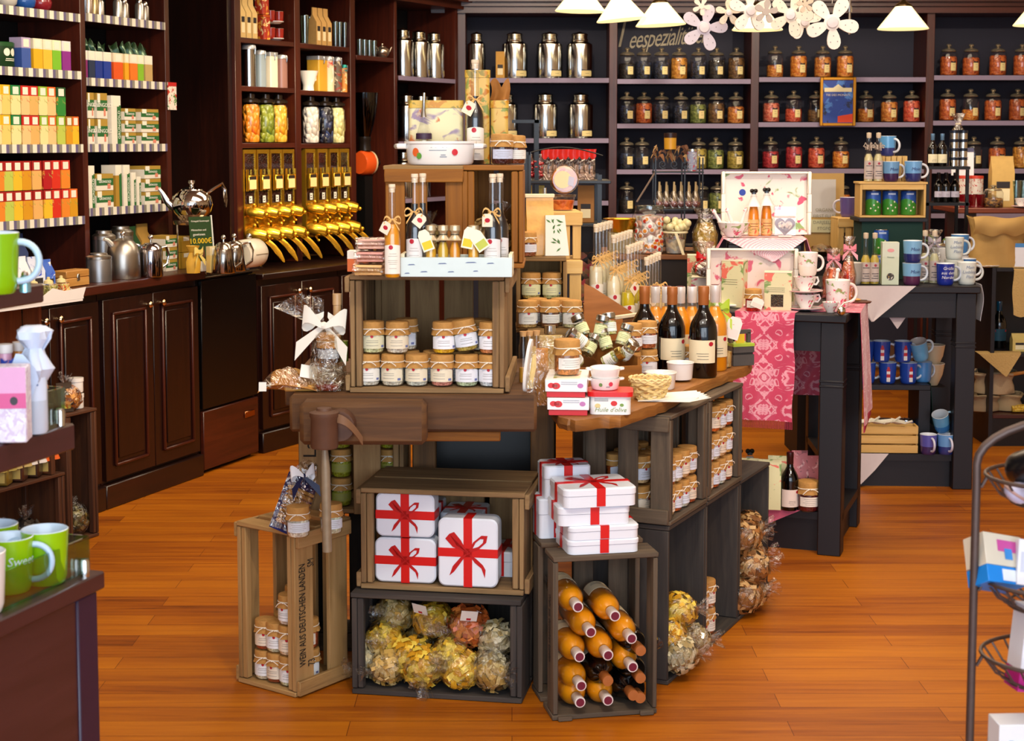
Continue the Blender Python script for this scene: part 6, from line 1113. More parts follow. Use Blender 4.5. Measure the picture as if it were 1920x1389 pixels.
# ------------------------------------------------------------------ plywood rack with rows of slim bottles
r0_=on_s(1106,640); YR=5.34
st=[(1118,418),(1151,438),(1178,458),(1213,480)]; zst=[]
rk=thing('bottle_rack','stepped plywood rack of slim liqueur bottles','rack',(0,0,0))
tp=[]
for x,y in st:
    p=at(x,y,YR); z=p.z-.311; zst.append((p.x,z))
PLY=wood('#8a5526','#b5763a','#c98d4f',rough=.6,bump=.1)
xa=zst[0][0]-.03; 
sidep=[(xa-.012,ZS),(xa-.012,at(1098,532,YR-.06).z),(xa+.02,at(1110,540,YR-.06).z),(zst[3][0]+.0,at(1165,605,YR-.06).z),(zst[3][0]+.03,ZS+.06),(zst[3][0]+.03,ZS)]
obj('front_panel',None,lambda b:b.prism(sidep,0,.008),PLY,rk,(0,YR-.045,0),(PI/2,0,0))
for i,(x,z) in enumerate(zst): obj('step',None,lambda b:b.box(x-.024,x+.026,YR-.044,YR+.42,max(ZS,z-.01),z-.0005),PLY,rk); obj('riser',None,lambda b:b.box(x-.024,x-.018,YR-.044,YR+.42,ZS+.001,max(ZS+.002,z-.0105)),PLY,rk)
ccol=['#e6dfbe','#efe6c2','#d9c81e','#e9d9a0']
for i,(x,z) in enumerate(zst):
    for j in range((5,6,5,5)[i]):
        slim_bottle('slim %s liqueur bottle on the plywood rack, column %s, %s from the front'%(('cloudy','milky','bright yellow','pale golden')[i],ORD[i],ORD[j]),(x+.028*j*.55,YR+.062*j,z),.35,ccol[i],'slim bottles on the plywood rack',(.88,.88,1),(.165,.17,.15,.16)[i],carded=(j==0 and i>1),ta=.8,lab='#e9e4d8',tagrot=.3)
# ------------------------------------------------------------------ gift and bread bag on the left end of the bench
def onb(px,py): p=onz(px,py,ZB_); p.z=ZB_+.001; return p
g0=Vector((at(612,742,4.16).x,4.2,ZB_+.001)); t=thing('cellophane_gift','cellophane gift with white bow, jar and straw on the bench end','gift',g0,0)
obj('glass_bowl',None,lambda b:b.lathe([(0,0),(.03,0),(.042,.015),(.045,.04),(.04,.068),(.042,.075)],22),GL,t)
def straw(b):
    rr=random.Random(9)
    for k in range(110):
        a=rr.uniform(0,6.3); r=.038*math.sqrt(rr.random()); z=rr.uniform(.012,.066); c=Vector((r*math.cos(a),r*math.sin(a),z)); d=Vector((rr.uniform(-1,1),rr.uniform(-1,1),rr.uniform(-.5,.5))).normalized()*.016; e=d.orthogonal()*.5
        b.tube([c-d,c+e*.6,c+d],.0011,3,0,cap=False)
obj('paper_straw',None,straw,P('#e4dcc8',.8,var=.1),t); obj('red_base',None,lambda b:b.lathe([(0,.003),(.028,.003),(.036,.014),(0,.016)],16),P('#b8301c',.5,var=.1),t)
jj=obj('jar',None,lambda b:b.lathe([(0,.076),(.03,.076),(.031,.08),(.031,.118),(.028,.126),(0,.126)],20),P('#4a3020',.25,var=.2,coat=.5),t,(.004,-.002,0)); obj('label',None,lambda b:arc(b,.0318,-1.1,1.1,.088,.112,0,10),P('#cfdcf0',.6,var=.02),jj); obj('lid',None,lambda b:b.lathe([(.034,.116),(.032,.13),(.033,.136),(.033,.148),(.03,.152),(0,.153)],26,wob=lambda a,j:1+.04*math.sin(9*a)*(j==0)),P('#c9924a',.7,var=.15),jj); obj('string',None,lambda b:b.tube([(.0335*math.cos(a),.0335*math.sin(a),.133) for a in [2*PI*i/16 for i in range(16)]],.0012,5,closed=True),TWINE,jj)
obj('olive_jar',None,lambda b:b.lathe([(0,.076),(.018,.076),(.018,.13),(0,.13)],12),P('#6a7a24',.3,var=.2,coat=.4),t,(.035,.015,0))
obj('bottle_neck',None,lambda b:b.lathe([(0,.14),(.011,.14),(.011,.225),(.0125,.226),(.0125,.255),(0,.256)],12),P('#c9a070',.4,var=.1,coat=.3),t,(.024,.02,0))
obj('wrapping',None,lambda b:(b.lathe([(.046,.003),(.05,.04),(.046,.1),(.04,.15),(.014,.172)],24,wob=lambda a,j:1+.08*noise.noise((3*math.cos(a),3*math.sin(a),j))),b.grid(lambda u,v:((-.02+.02*v)+(-.075*v+(.02+.1*v)*(u-.5)*1.1),-.004+.016*math.sin(9*u)*v,.172+.085*v-.03*v*abs(u-.5)*2+.02*v*(u-.3)),14,5,0)),cello('#fffaf0',.2,26),t)
obj('bow',None,lambda b:bowmesh(b,1.35),[P('#f2eee2',.6,var=.02),P('#efe9dc',.6,var=.02)],t,(-.006,-.022,.176),(0,.1,0))
p=onb(500,752); t=thing('biscuit_pack','clear bag with round golden biscuits lying on the bench end','bag of biscuits',Vector((at(545,740,4.17).x,4.2,ZB_+.001)),.1)
obj('biscuits',None,lambda b:[b.at((-.03+.012*k,.005*k,.03),(1.1,.5+.05*k,0)).lathe([(0,-.004),(.026,-.004),(.028,0),(.026,.004),(0,.004)],18) for k in range(4)]+[b.at((.03,.0,.012)).box(-.05,.03,-.03,.04,-.011,.004,0,.004)],P('#d09a4a',.6,var=.2,sc=60),t)
obj('wrapping',None,lambda b:b.grid(lambda u,v:(-.085+.15*u,-.045+.09*v,.012+.05*math.sin(PI*min(1,u*1.1))*math.sin(PI*v)+.004*math.sin(17*u+9*v)),14,10,0),cello('#fff0d8',.22,20),t); obj('card',None,lambda b:b.box(-.02,.025,-.0005,.0005,0,.036),P('#f0ece4',.6,var=.02),t,(.04,-.02,.035),(-.5,.2,.1)); obj('tray_paper',None,lambda b:b.grid(lambda u,v:(-.088+.155*u,-.047+.04*v,.002+.028*(1-v)*u*(1-u)*3+.004*math.sin(7*u)),8,3,.0008),P('#c88a3a',.6,var=.15),t); obj('price_tag',None,lambda b:b.box(-.01,.01,-.001,0,0,.024),PAPER,t,(-.075,-.05,.006),(-.2,0,-.1))
# ------------------------------------------------------------------ dark table with rose patterned goods
rzT=-.34; TZ=.895
cT=onz(1572,1042,0); OT=Vector((1.205,5.765,0)); TW=.80; TD=.56
TM_=Matrix.Translation(OT)@Matrix.Rotation(rzT,4,'Z')@Matrix.Translation((-TW,0,0))
def inT(x,y,z): return TM_@Vector((x,y,z))
def invT(p): return TM_.inverted()@p
def onT(px,py,z=TZ): p=onz(px,py,z); p.z=z+.001; return p
PL=P('#0e080f',.5,var=.15,sc=6)
def table(label,M,rz,W,D,Z,low=None):
    t=thing('display_table',label,'table',M@Vector((0,0,0)),rz)
    obj('table_top',None,lambda b:b.box(-.02,W+.012,-.025,D+.025,Z-.03,Z,0,.004),PL,t); obj('apron',None,lambda b:(b.box(.01,W-.01,.012,.03,Z-.14,Z-.0305),b.box(.01,W-.01,D-.03,D-.012,Z-.14,Z-.0305),b.box(.012,.03,.0305,D-.0305,Z-.14,Z-.0305),b.box(W-.03,W-.012,.0305,D-.0305,Z-.14,Z-.0305)),PL,t)
    for x in (0,W-.085):
        for y in (0,D-.085): obj('leg',None,lambda b:(b.box(x,x+.085,y,y+.085,0,Z-.031,0,.003),[b.box(x-.003,x+.088,y-.003,y+.088,Z-.27+k*.018,Z-.262+k*.018,0,.002) for k in (0,1)]),PL,t)
    if low: obj('lower_shelf',None,lambda b:(b.box(.0,W,.03,D-.03,low-.03,low),b.box(.03,W-.03,.06,D-.06,0,low-.0305)),PL,t)
    return t
zl=onz(1470,957,0); LOWZ=.155
table('dark plum display table with rose tableware under a pink runner',TM_,rzT,TW,TD,TZ,LOWZ)
def dam():
    m,N,L,b=newmat('damask'); uv=N.new('ShaderNodeUVMap'); uv.uv_map='UVMap'; s=N.new('ShaderNodeSeparateXYZ'); L.new(uv.outputs[0],s.inputs[0])
    a=N.new('ShaderNodeMath'); a.operation='PINGPONG'; a.inputs[1].default_value=.5; L.new(s.outputs['X'],a.inputs[0])
    c=N.new('ShaderNodeCombineXYZ'); L.new(a.outputs[0],c.inputs['X']); yy=N.new('ShaderNodeMath'); yy.operation='PINGPONG'; yy.inputs[1].default_value=.30; L.new(s.outputs['Y'],yy.inputs[0]); yz=N.new('ShaderNodeMath'); yz.operation='MULTIPLY'; yz.inputs[1].default_value=2.1; L.new(yy.outputs[0],yz.inputs[0]); L.new(yz.outputs[0],c.inputs['Y'])
    n=N.new('ShaderNodeTexNoise'); n.inputs['Scale'].default_value=3.3; n.inputs['Detail'].default_value=2.5; n.inputs['Distortion'].default_value=2.2; L.new(c.outputs[0],n.inputs['Vector'])
    r=ramp(N,[(.47,'#cf4668'),(.5,'#eb9aae'),(.56,'#f0b0c0'),(.6,'#cf4668')]); L.new(n.outputs['Fac'],r.inputs['Fac']); L.new(r.outputs['Color'],b.inputs['Base Color']); b.inputs['Roughness'].default_value=.38; b.inputs['Sheen Weight'].default_value=.3
    return m
DAM=dam(); FRI=P('#a82848',.7,var=.2,sc=80)
def runner(label,x0,x1,along):
    t=thing('table_runner',label,'table runner',OT,rzT); o=-TW
    def drop(y,sg,l,ph): return lambda b:b.grid(lambda u,v:(o+x0+(x1-x0)*u+.004*math.sin(9*v+u*3),y+sg*(.004+.010*v+.007*math.sin(7*u+ph)*v+.003*math.sin(25*v*u+ph)),TZ+.003-l*v),16,20,.0015)
    if along=='front':
        obj('top_cloth',None,lambda b:b.grid(lambda u,v:(o+x0+(x1-x0)*u,-.03+(TD+.06)*v,TZ+.0028),6,8,.0015),DAM,t)
        obj('front_drop',None,drop(-.031,-1,.40,0),DAM,t); obj('rear_drop',None,drop(TD+.031,1,.40,1),DAM,t)
        obj('fringe',None,lambda b:[b.box(o+x0+(x1-x0)*k/46+.001,o+x0+(x1-x0)*(k+.6)/46,-.05,-.047,TZ-.425,TZ-.397) for k in range(46)],FRI,t)
    return t
xf0=invT(onp(1380,700,OT[:2],(math.cos(rzT),math.sin(rzT)))).x; xf1=invT(onp(1492,700,OT[:2],(math.cos(rzT),math.sin(rzT)))).x
runner('pink damask runner with fringe hanging over the front of the rose table',xf0,xf1,'front')
t=thing('table_runner','narrow pink damask runner hanging over the end of the rose table','table runner',OT,rzT)
obj('top_cloth',None,lambda b:b.grid(lambda u,v:(.018-.15*(1-u)+.03*u*(1-v),.06+.44*v,TZ+.0029),6,4,.0015),DAM,t); obj('side_drop',None,lambda b:b.grid(lambda u,v:(.018+.022*v+.006*math.sin(8*u)*v+.03*(1-u),.06+.44*u+.01*math.sin(3*v),TZ+.003-.42*v),12,18,.0015),DAM,t); obj('fringe',None,lambda b:[b.box(.068-.03*k/24,.072-.03*k/24,.06+.44*k/24,.06+.44*(k+.6)/24,TZ-.44,TZ-.415) for k in range(24)],FRI,t)
ROSE=blotch('#f4e8dc','#8fa860','#d84a6c',17,.4,.6); ROSEG=blotch('#ddd8aa','#7f9c58','#e4705e',18,.5,.58); ROSEP=blotch('#f3e9e4','#8fa860','#d8486a',34,.25,.6)
# gingham cloth on a dark riser
zr=onz(1440,432,0); RZ=1.155
rp=Vector((at(1362,440,6.12).x,6.05,TZ+.004)); RW=at(1500,440,6.05).x-rp.x
t=thing('riser_stand','small dark riser table under the gingham cloth','stand',rp,-.1); obj('top',None,lambda b:b.box(0,RW,0,.26,RZ-TZ-.03,RZ-TZ-.006,0,.003),PL,t)
for x in (0,RW-.035):
    for y in (0,.225): obj('leg',None,lambda b:b.box(x,x+.035,y,y+.035,0,RZ-TZ-.0305),PL,t)
def ging():
    m,N,L,b=newmat('gingham'); uv=N.new('ShaderNodeUVMap'); uv.uv_map='UVMap'; c=N.new('ShaderNodeTexChecker'); c.inputs['Scale'].default_value=26; c.inputs['Color1'].default_value=hx('#f3e4e6')+(1,); c.inputs['Color2'].default_value=hx('#e2a2b2')+(1,); L.new(uv.outputs[0],c.inputs['Vector']); L.new(c.outputs['Color'],b.inputs['Base Color']); b.inputs['Roughness'].default_value=.8; return m
GM_=ging(); CM2=Matrix.Translation((rp.x,rp.y,RZ))@Matrix.Rotation(-.1,4,'Z')
t=thing('gingham_cloth','pink gingham cloth draped in a point over the dark riser','cloth',(rp.x,rp.y,RZ),-.1)
obj('top_cloth',None,lambda b:b.grid(lambda u,v:(-.02+(RW+.04)*u,-.012+.28*v,-.001),10,8,.0015),GM_,t)
obj('front_point',None,lambda b:b.grid(lambda u,v:(-.02+(RW+.04)*u+(RW*.62-(-.02+(RW+.04)*u))*v*.96,-.013-.012*v-.004*math.sin(6*u),-.001-.085*v),12,8,.0015),GM_,t)
obj('side_drop',None,lambda b:b.grid(lambda u,v:(RW+.021+.03*v+.012*math.sin(7*u)*v,.0+.2*u,-.001-.10*v),10,6,.002),P('#dc8a9c',.8,var=.08),t); obj('side_drop',None,lambda b:b.grid(lambda u,v:(-.021-.05*v+.006*math.sin(7*u)*v,.0+.12*u,-.001-.09*v),8,6,.002),P('#dc8a9c',.8,var=.08),t)
def onR_(px,Y): p=at(px,400,Y); return Vector((p.x,Y,RZ+.0025))
def tray(label,px0,px1,y0,z0,Y,tilt,pat,sc=1):
    a=at(px0,y0,Y); c=at(px1,y0,Y); W=c.x-a.x; H=(a.z-z0)/math.cos(tilt); t=thing('serving_tray',label,'tray',((a.x+c.x)/2,Y,z0),-.06,None,None,(-tilt,0))
    obj('base',None,lambda b:b.box(-W/2+.014,W/2-.014,.02,.028,0.008,H-.008),pat,t)
    for s in (-1,1): obj('side_rim',None,lambda b:(b.box(s*W/2-(0 if s<0 else .013),s*W/2+(.013 if s<0 else 0),-.02,.03,0,H*.36,0,.003),b.box(s*W/2-(0 if s<0 else .013),s*W/2+(.013 if s<0 else 0),-.02,.03,H*.64,H,0,.003),b.box(s*W/2-(0 if s<0 else .013),s*W/2+(.013 if s<0 else 0),.012,.03,H*.36,H*.64),b.box(s*W/2-(0 if s<0 else .013),s*W/2+(.013 if s<0 else 0),-.02,-.008,H*.36,H*.64)),P('#f6efe2',.35,var=.02),t)
    obj('long_rim',None,lambda b:b.box(-W/2+.0135,W/2-.0135,-.012,.03,H-.008,H,0,.002),P('#f6efe2',.35,var=.02),t); obj('long_rim',None,lambda b:b.box(-W/2+.0135,W/2-.0135,-.012,.03,0,.008,0,.002),P('#f6efe2',.35,var=.02),t)
    return t
t=tray('white rose printed tray standing upright on the gingham cloth',1354,1521,322,RZ+.003,6.22,.06,ROSE)
obj('round_sticker',None,lambda b:b.prism([(-.09+.013*math.cos(a),.165+.013*math.sin(a)) for a in [2*PI*i/18 for i in range(18)]],-.0195,-.0188),P('#1d3fa8',.5,var=.1),t,rot=(PI/2,0,0))
tray('pinkish rose printed tray leaning against the riser on the rose table',1326,1496,466,TZ+.0055,6.0,.05,blotch('#e8d4c8','#9a9a5c','#d4566e',13,.45,.6))
def rbottle(label,px,Y,z,s=1):
    p=at(px,400,Y); t=thing('liqueur_bottle',label,'bottle',(p.x,Y,z),0,'orange bottles on the gingham cloth',s)
    obj('contents','rb_c',lambda b:b.lathe([(0,.003),(.02,.003),(.0215,.06),(.018,.1),(.011,.13),(0,.131)],16),P('#f08a10',.3,var=.06,coat=.5),t); obj('glass_body','rb_g',lambda b:b.lathe([(0,0),(.021,0),(.0232,.004),(.0232,.062),(.019,.104),(.0125,.135),(.0105,.17)],18),GL,t)
    obj('paper_collar','rb_p',lambda b:b.lathe([(.03,.118),(.02,.135),(.0125,.15),(.013,.158)],18,wob=lambda a,j:1+(.2*math.sin(5*a) if j==0 else 0)),P('#e6e0dc',.6,var=.05),t); obj('stopper','rb_k',lambda b:(b.ball((-.007,0,.178),.009,8),b.ball((.007,0,.178),.009,8),b.box(-.008,.008,-.006,.006,.165,.176)),BLACK,t)
    obj('label','rb_l',lambda b:(arc(b,.0237,-1.2,1.2,.008,.068,0,10),print_lines(b,.0241,-.7,.7,(.05,.04,.03),1,.002)),[blotch('#eab070','#e0603a','#9aa04a',40),P('#8a4a2a',.6,var=0)],t); return t
rbottle('orange liqueur bottle with black stopper, first on the gingham cloth',1413,6.09,RZ+.003,.98); rbottle('orange liqueur bottle with black stopper, second on the gingham cloth',1437,6.12,RZ+.003,1.0)
t=thing('heart_box','heart shaped chocolate in clear box with ribbon on the gingham cloth','sweet box',onR_(1472,6.1),-.1)
hp=[]
for i in range(26):
    a=2*PI*i/26; hp.append((.0024*16*math.sin(a)**3,.003+.0024*(13*math.cos(a)-5*math.cos(2*a)-2*math.cos(3*a)-math.cos(4*a))+.039))
obj('heart',None,lambda b:b.prism(hp,-.012,.012),P('#7a4424',.35,var=.2,sc=60),t,rot=(PI/2,0,0)); obj('icing',None,lambda b:b.prism([((x)*.7,.036+(y-.036)*.7) for x,y in hp],.0122,.0145),blotch('#c8a888','#6a3c20','#e0c8a8',50),t,rot=(PI/2,0,0)); obj('stand',None,lambda b:b.box(-.025,.025,-.018,.02,0,.006),P('#f0d8cc',.5,var=.02),t); obj('ribbon',None,lambda b:b.box(-.038,.038,-.016,.013,.072,.079,0,.001),P('#e89a6a',.4,var=.05),t); obj('wrapping',None,lambda b:b.box(-.04,.04,-.019,.018,.006,.115),glass('#ffffff',1,.05,.1),t)
def bowl(label,p,r,h,mat,grp=None,cat='bowl',inn=None):
    t=thing('bowl',label,cat,p,0,grp); obj('body',None,lambda b:b.lathe([(0,0),(r*.45,0),(r*.5,.005),(r*.85,h*.5),(r,h),(r-.003,h+.0005),(r*.8,h*.5),(r*.4,.008),(0,.008)],28),mat,t); obj('rim',None,lambda b:b.tube([(r*math.cos(a),r*math.sin(a),h) for a in [2*PI*i/28 for i in range(28)]],.0016,5,closed=True),PORC,t); return t
bowl('rose painted bowl holding white spoons on the gingham cloth',onR_(1376,6.1),.062,.055,ROSEP)
for i,(x,a) in enumerate(((1352,-.5),(1372,-.35),(1382,.3))):
    t=thing('porcelain_spoon','white porcelain spoon leaning in the rose bowl, %s'%ORD[i],'spoon',onR_(x+4,6.1)+Vector((0,0,.03)),0,'spoons in the rose bowl',None,(0,a)); obj('handle',None,lambda b:b.tube([(0,0,0),(.002,-.004,.035),(0,-.01,.07)],[.006,.007,.005],8),PORC,t); obj('tip',None,lambda b:b.ball((0,-.01,.074),.0085,8,0,(1,.6,1.3)),ROSEP,t)
# tabletop goods
def fbox(label,px,py,w,d,h,rz,win=None,grp=None,mat=None,lines=True):
    t=thing('floral_box',label,'box',onT(px,py),rz,grp); obj('box',None,lambda b:b.box(-w/2,w/2,0,d,0,h,0,.001),mat or ROSEG,t)
    obj('lid_edge',None,lambda b:b.box(-w/2-.0004,w/2+.0004,-.0004,d+.0004,h+.0002,h+.004),P('#efe6c8',.5,var=.03),t)
    if win: obj('window',None,lambda b:b.box(win[0],win[1],-.0012,-.0004,win[2],win[3]),speck('#2a2418','#4a4028','#1a150f',200),t)
    if lines: obj('print',None,lambda b:[b.box(-w*.4,w*.25,-.0009,-.0003,h*q,h*q+.0015) for q in (.6,.55,.5)],P('#8a8a6a',.6,var=0),t)
    return t
fbox('tall floral tea box behind the red jam jar',1372,577,.085,.06,.175,-.5); fbox('floral tea box with small dark window on the rose table',1458,583,.1,.06,.14,-.2,(-.025,.02,.015,.06)); fbox('cream and green box at the left rear of the rose table',1306,563,.075,.05,.175,-.1); fbox('floral white box under the chocolate ball',1320,568,.1,.09,.095,-.15,mat=ROSE)
t=thing('chocolate_ball','brown chocolate sweets ball in clear bag with red bow','sweets',onT(1322,572)+Vector((.0,.045,.101)),0); obj('ball',None,lambda b:b.ball((0,0,.036),.038,16,0,(1.15,1,.9),.02),speck('#5a3018','#d8c09a','#7a4a2a',70,.4),t); obj('bow',None,lambda b:bowmesh(b,.75),[RIB,RIB],t,(0,-.02,.076)); obj('wrapping',None,lambda b:b.lathe([(.044,.01),(.046,.035),(.035,.06),(.01,.076),(.03,.12),(.04,.14)],16,wob=lambda a,j:1+.1*math.sin(5*a+j)),CEL,t)
t=jam_jar('red jam jar with white tag in front of the floral boxes',onT(1412,584),0,'#c41c14',None,sc=1.0,plain=True); obj('tag',None,tag_card(None,.045,.036,False),[P('#f2eee6',.6,var=.02),P('#e4dcd4',.6,var=0)],t,(.01,-.04,.035),(PI/2,.4,.1))
def cup(label,p,s=1,rz=.3,saucer=True,grp='rose cups and saucers'):
    if saucer:
        c=thing('saucer',label.replace('cup','saucer under the cup'),'saucer',p,0,grp,s); obj('plate','sc_p',lambda b:b.lathe([(0,0),(.03,0),(.066,.009),(.066,.011),(.03,.004),(0,.003)],28),PORC,c); obj('rim','sc_r',lambda b:b.tube([(.066*math.cos(a),.066*math.sin(a),.011) for a in [2*PI*i/28 for i in range(28)]],.0014,5,closed=True),P('#e8b0b0',.3,var=.0),c); p=p+Vector((0,0,.0065*s))
    t=thing('teacup',label,'cup',p,rz,grp,s); obj('body','tc_b',lambda b:b.lathe([(0,0),(.02,0),(.022,.006),(.036,.03),(.043,.055),(.041,.055),(.033,.03),(0,.008)],24),ROSEP,t); obj('handle','tc_h',lambda b:b.tube([(.04,0,.048),(.055,0,.05),(.06,0,.036),(.05,0,.024),(.035,0,.026)],.004,7),PORC,t); return t
cup('rose teacup at the bottom of the cup stack',onT(1510,582),1.0); cup('rose teacup on top of the cup stack',onT(1508,582)+Vector((0,.0,.064)),1.0,.4)
mug('rose mug with white handle on the cup stack',onT(1516,582)+Vector((.0,.03,.1275)),.3,'#f2e4d8',None,'#fbf5ee',None,.9,hnd='#f4ece4').children[0].material_slots[0].material=ROSEP
cup('small rose teacup beside the big rose mug',onT(1557,586),.7,.4,False)
m_=mug('big rose mug holding a white spoon at the table end',onT(1574,580)+Vector((0,.04,0)),.3,'#f2e4d8',None,'#fbf5ee',None,1.12,hnd='#f4ece4'); [setattr(m_.children[0].material_slots[k],'material',ROSEP) for k in (0,1)]
t=thing('porcelain_spoon','white porcelain spoon standing in the big rose mug','spoon',onT(1574,580)+Vector((-.015,.035,.05)),0,None,None,(0,.15)); obj('handle',None,lambda b:b.tube([(0,0,0),(0,0,.09)],.006,8),PORC,t); obj('tip',None,lambda b:b.ball((0,0,.094),.009,8),PORC,t)
t=thing('tea_strainer','small round steel tea strainer before the rose mugs','strainer',onT(1577,592),0); obj('ball',None,lambda b:b.ball((0,0,.017),.017,12),STEEL,t); obj('handle',None,lambda b:b.tube([(0,0,.034),(.01,0,.045),(.03,0,.05)],.002,5),STEEL,t)
for i,(x,y,w,h,c) in enumerate(((1560,560,.085,.16,'#d85a2c'),(1590,562,.06,.2,'#e86a34'))):
    p=onT(x,y); t=thing('petal_bag',"clear bag of orange rose petals, %s behind the rose mugs"%ORD[i],'bag',p,0,'bags of rose petals'); obj('petals',None,lambda b:b.lathe([(0,.002),(w*.42,.002),(w*.45,h*.5),(w*.3,h*.75),(0,h*.78)],16,wob=lambda a,j:1+R.uniform(-.12,.12)),speck(c,'#f0a070','#b83018',40,bump=1),t); obj('wrapping',None,lambda b:b.lathe([(w*.46,0),(w*.5,h*.5),(w*.25,h*.85),(w*.15,h),(w*.4,h*1.25)],16,wob=lambda a,j:1+.1*math.sin(5*a+j*2)),CEL,t); obj('bow',None,lambda b:bowmesh(b,.6),[P('#e88a98',.4,var=.1),P('#e8a0a8',.4,var=.1)],t,(0,-.02,h*1.0))
t=thing('wooden_coaster','small brown biscuits on a dark coaster at the rear table corner','coaster',onT(1610,568),0); obj('plate',None,lambda b:b.lathe([(0,0),(.045,0),(.05,.006),(0,.006)],20),P('#5a2a18',.5,var=.1),t); obj('biscuit',None,lambda b:b.ball((-.01,0,.012),.012,8,0,(1.6,1,.5)),P('#d8a05a',.6,var=.1),t)
# lower shelf of the rose table
def onTL(px,py): p=onz(px,py,LOWZ); p.z=LOWZ+.001; return p
for i,(x,y) in enumerate(((1399,953),(1442,956),(1460,948))): bag('green and rose printed tea bag on the lower table shelf, %s from left'%ORD[i],onTL(x,y),.085,.05,.185,-.2,'#d8d49a','rose tea bags on the lower shelf',lab=None,mat=ROSEG,fold=.08)
for i,(x,y) in enumerate(((1390,940),(1412,943))): rb=rbottle('small bottle with paper collar behind the rose tea bags, %s'%ORD[i],x,5.98,LOWZ+.001,1.1)
wine_bottle('dark red bottle with white tag on the lower table shelf',onTL(1480,955),0,True,'#3a1010',None,None,'#ead8d0',.72,0,True,(.02,.11))
t=jam_jar('dark jar with rose paper cover on the lower table shelf',onTL(1516,957),0,'#5a0f14',None,sc=1.35,plain=True); t.children[2].material_slots[0].material=ROSE
for i,(x,c,h) in enumerate(((1500,'#c87a80',.2),(1528,'#a85a60',.18))): bag('tall pink wrapped pack on the lower table shelf, %s'%ORD[i],onTL(x,945),.06,.05,h,0,c,'pink packs on the lower shelf',lab=None,mat=blotch('#c06a70','#e8b0b0','#8a4a50',24))
t=tag(obj('pink_cloth',None,lambda b:b.grid(lambda u,v:(-.24+.34*u-.12*v*u,-.0315-.004-.006*v,LOWZ+.002-.13*v*(1-abs(u-.5)*1.1)),12,6,.0015),P('#c85a78',.7,var=.06,sc=60)),'pink cloth corner hanging from the lower table shelf','cloth'); 
xx=invT(onTL(1405,957)).x; t.matrix_world=TM_@Matrix.Translation((xx+.08,.06,0))
# ------------------------------------------------------------------ dark table with mugs behind
MZ=.895; mr=onz(1822,918,0); rzM=-.05; MW=.66; MD=.5
MM=Matrix.Translation((mr.x,mr.y,0))@Matrix.Rotation(rzM,4,'Z')@Matrix.Translation((-MW,0,0))
table('dark plum display table of blue souvenir mugs',MM,rzM,MW,MD,MZ,.15)
def onM(px,py,z=MZ): p=onz(px,py,z); p.z=z+.001; return p
CLO=P('#cfc3c4',.85,var=.04,sc=60)
def cloth(label,f,mat=CLO,n=(12,10),th=.0015,M=None,name='cloth',cat='cloth'):
    t=tag(obj(name,None,lambda b:b.grid(f,n[0],n[1],th),mat),label,cat); 
    if M: t.matrix_world=M
    return t
xq=(MM.inverted()@onM(1735,545)).x; xl=(MM.inverted()@onM(1600,545)).x; xp=(MM.inverted()@onM(1652,545)).x
cloth('pale cloth corner hanging in a point over the mug table front',lambda u,v:((xl+(xq-xl)*u)+(xp-(xl+(xq-xl)*u))*v*.97,-.03-.008*v-.004*math.sin(7*u),MZ+.0025-.155*v),M=MM)
xq2=(MM.inverted()@onM(1706,545)).x
cloth('small pale cloth tip under the mug table apron',lambda u,v:(xq2+(-.04+.08*u)*(1-v*.95),.034-.006*v,MZ-.135-.055*v),M=MM,n=(6,4))
cloth('white cloth end hanging down the far side of the mug table',lambda u,v:(MW+.03+.012*math.sin(4*v)+.01*v,.05+.11*u+.02*math.sin(3*v),MZ+.0025-.16*v),P('#e4e2ea',.8,var=.03),M=MM)
cloth('pale cloth corner hanging over the low shelf of the mug table',lambda u,v:(xl+.01+(.20)*u+(.04-.2*u*.5)*v,.022-.012*v,.1525-.14*v*(1-.75*abs(u-.35))),M=MM)
# riser with pine crate on top
gz=onz(1670,405,0); GY=7.25
ga=at(1613,410,GY); gb=at(1733,410,GY); GW=gb.x-ga.x; GZ=at(1670,408,GY).z
t=thing('green_riser','dark green cloth covered riser on the mug table','stand',(ga.x,GY,MZ+.001),-.04); obj('cloth_cover',None,lambda b:b.box(.008,GW-.008,.004,.22,0,GZ-MZ-.02),P('#06302a',.85,var=.1),t); obj('top_board',None,lambda b:b.box(-.008,GW+.012,-.01,.23,GZ-MZ-.0195,GZ-MZ-.002,0,.002),PL,t)
PZ=at(1670,341,GY).z
t=thing('pine_crate','pale pine crate holding three green and blue cans','crate',(ga.x-.003,GY+.0,GZ+.0005),-.04); PHh=PZ-GZ
obj('base_board',None,lambda b:b.box(0,GW+.006,0,.14,0,.009,0,.001),PINE,t); obj('top_board',None,lambda b:b.box(-.006,GW+.012,-.004,.145,PHh-.01,PHh-.001,0,.001),PINE,t); obj('back_board',None,lambda b:b.box(.0095,GW-.0045,.13,.139,.0095,PHh-.011),PINE,t)
for s in (0,1): obj('end_board',None,lambda b:b.box(s*(GW-.004),s*(GW-.004)+.01,0,.14,.0095,PHh-.0105,0,.001),PINE,t)
obj('front_rail',None,lambda b:b.box(.0105,GW-.005,0,.008,PHh-.035,PHh-.0105),PINE,t)
CAN=lambda:[P('#2a55a8',.25,.2,var=.15),P('#3c8a2e',.3,.1,var=.25,sc=18),P('#d0d4da',.25,.8,var=0),P('#8fa8cf',.4,var=.2)]
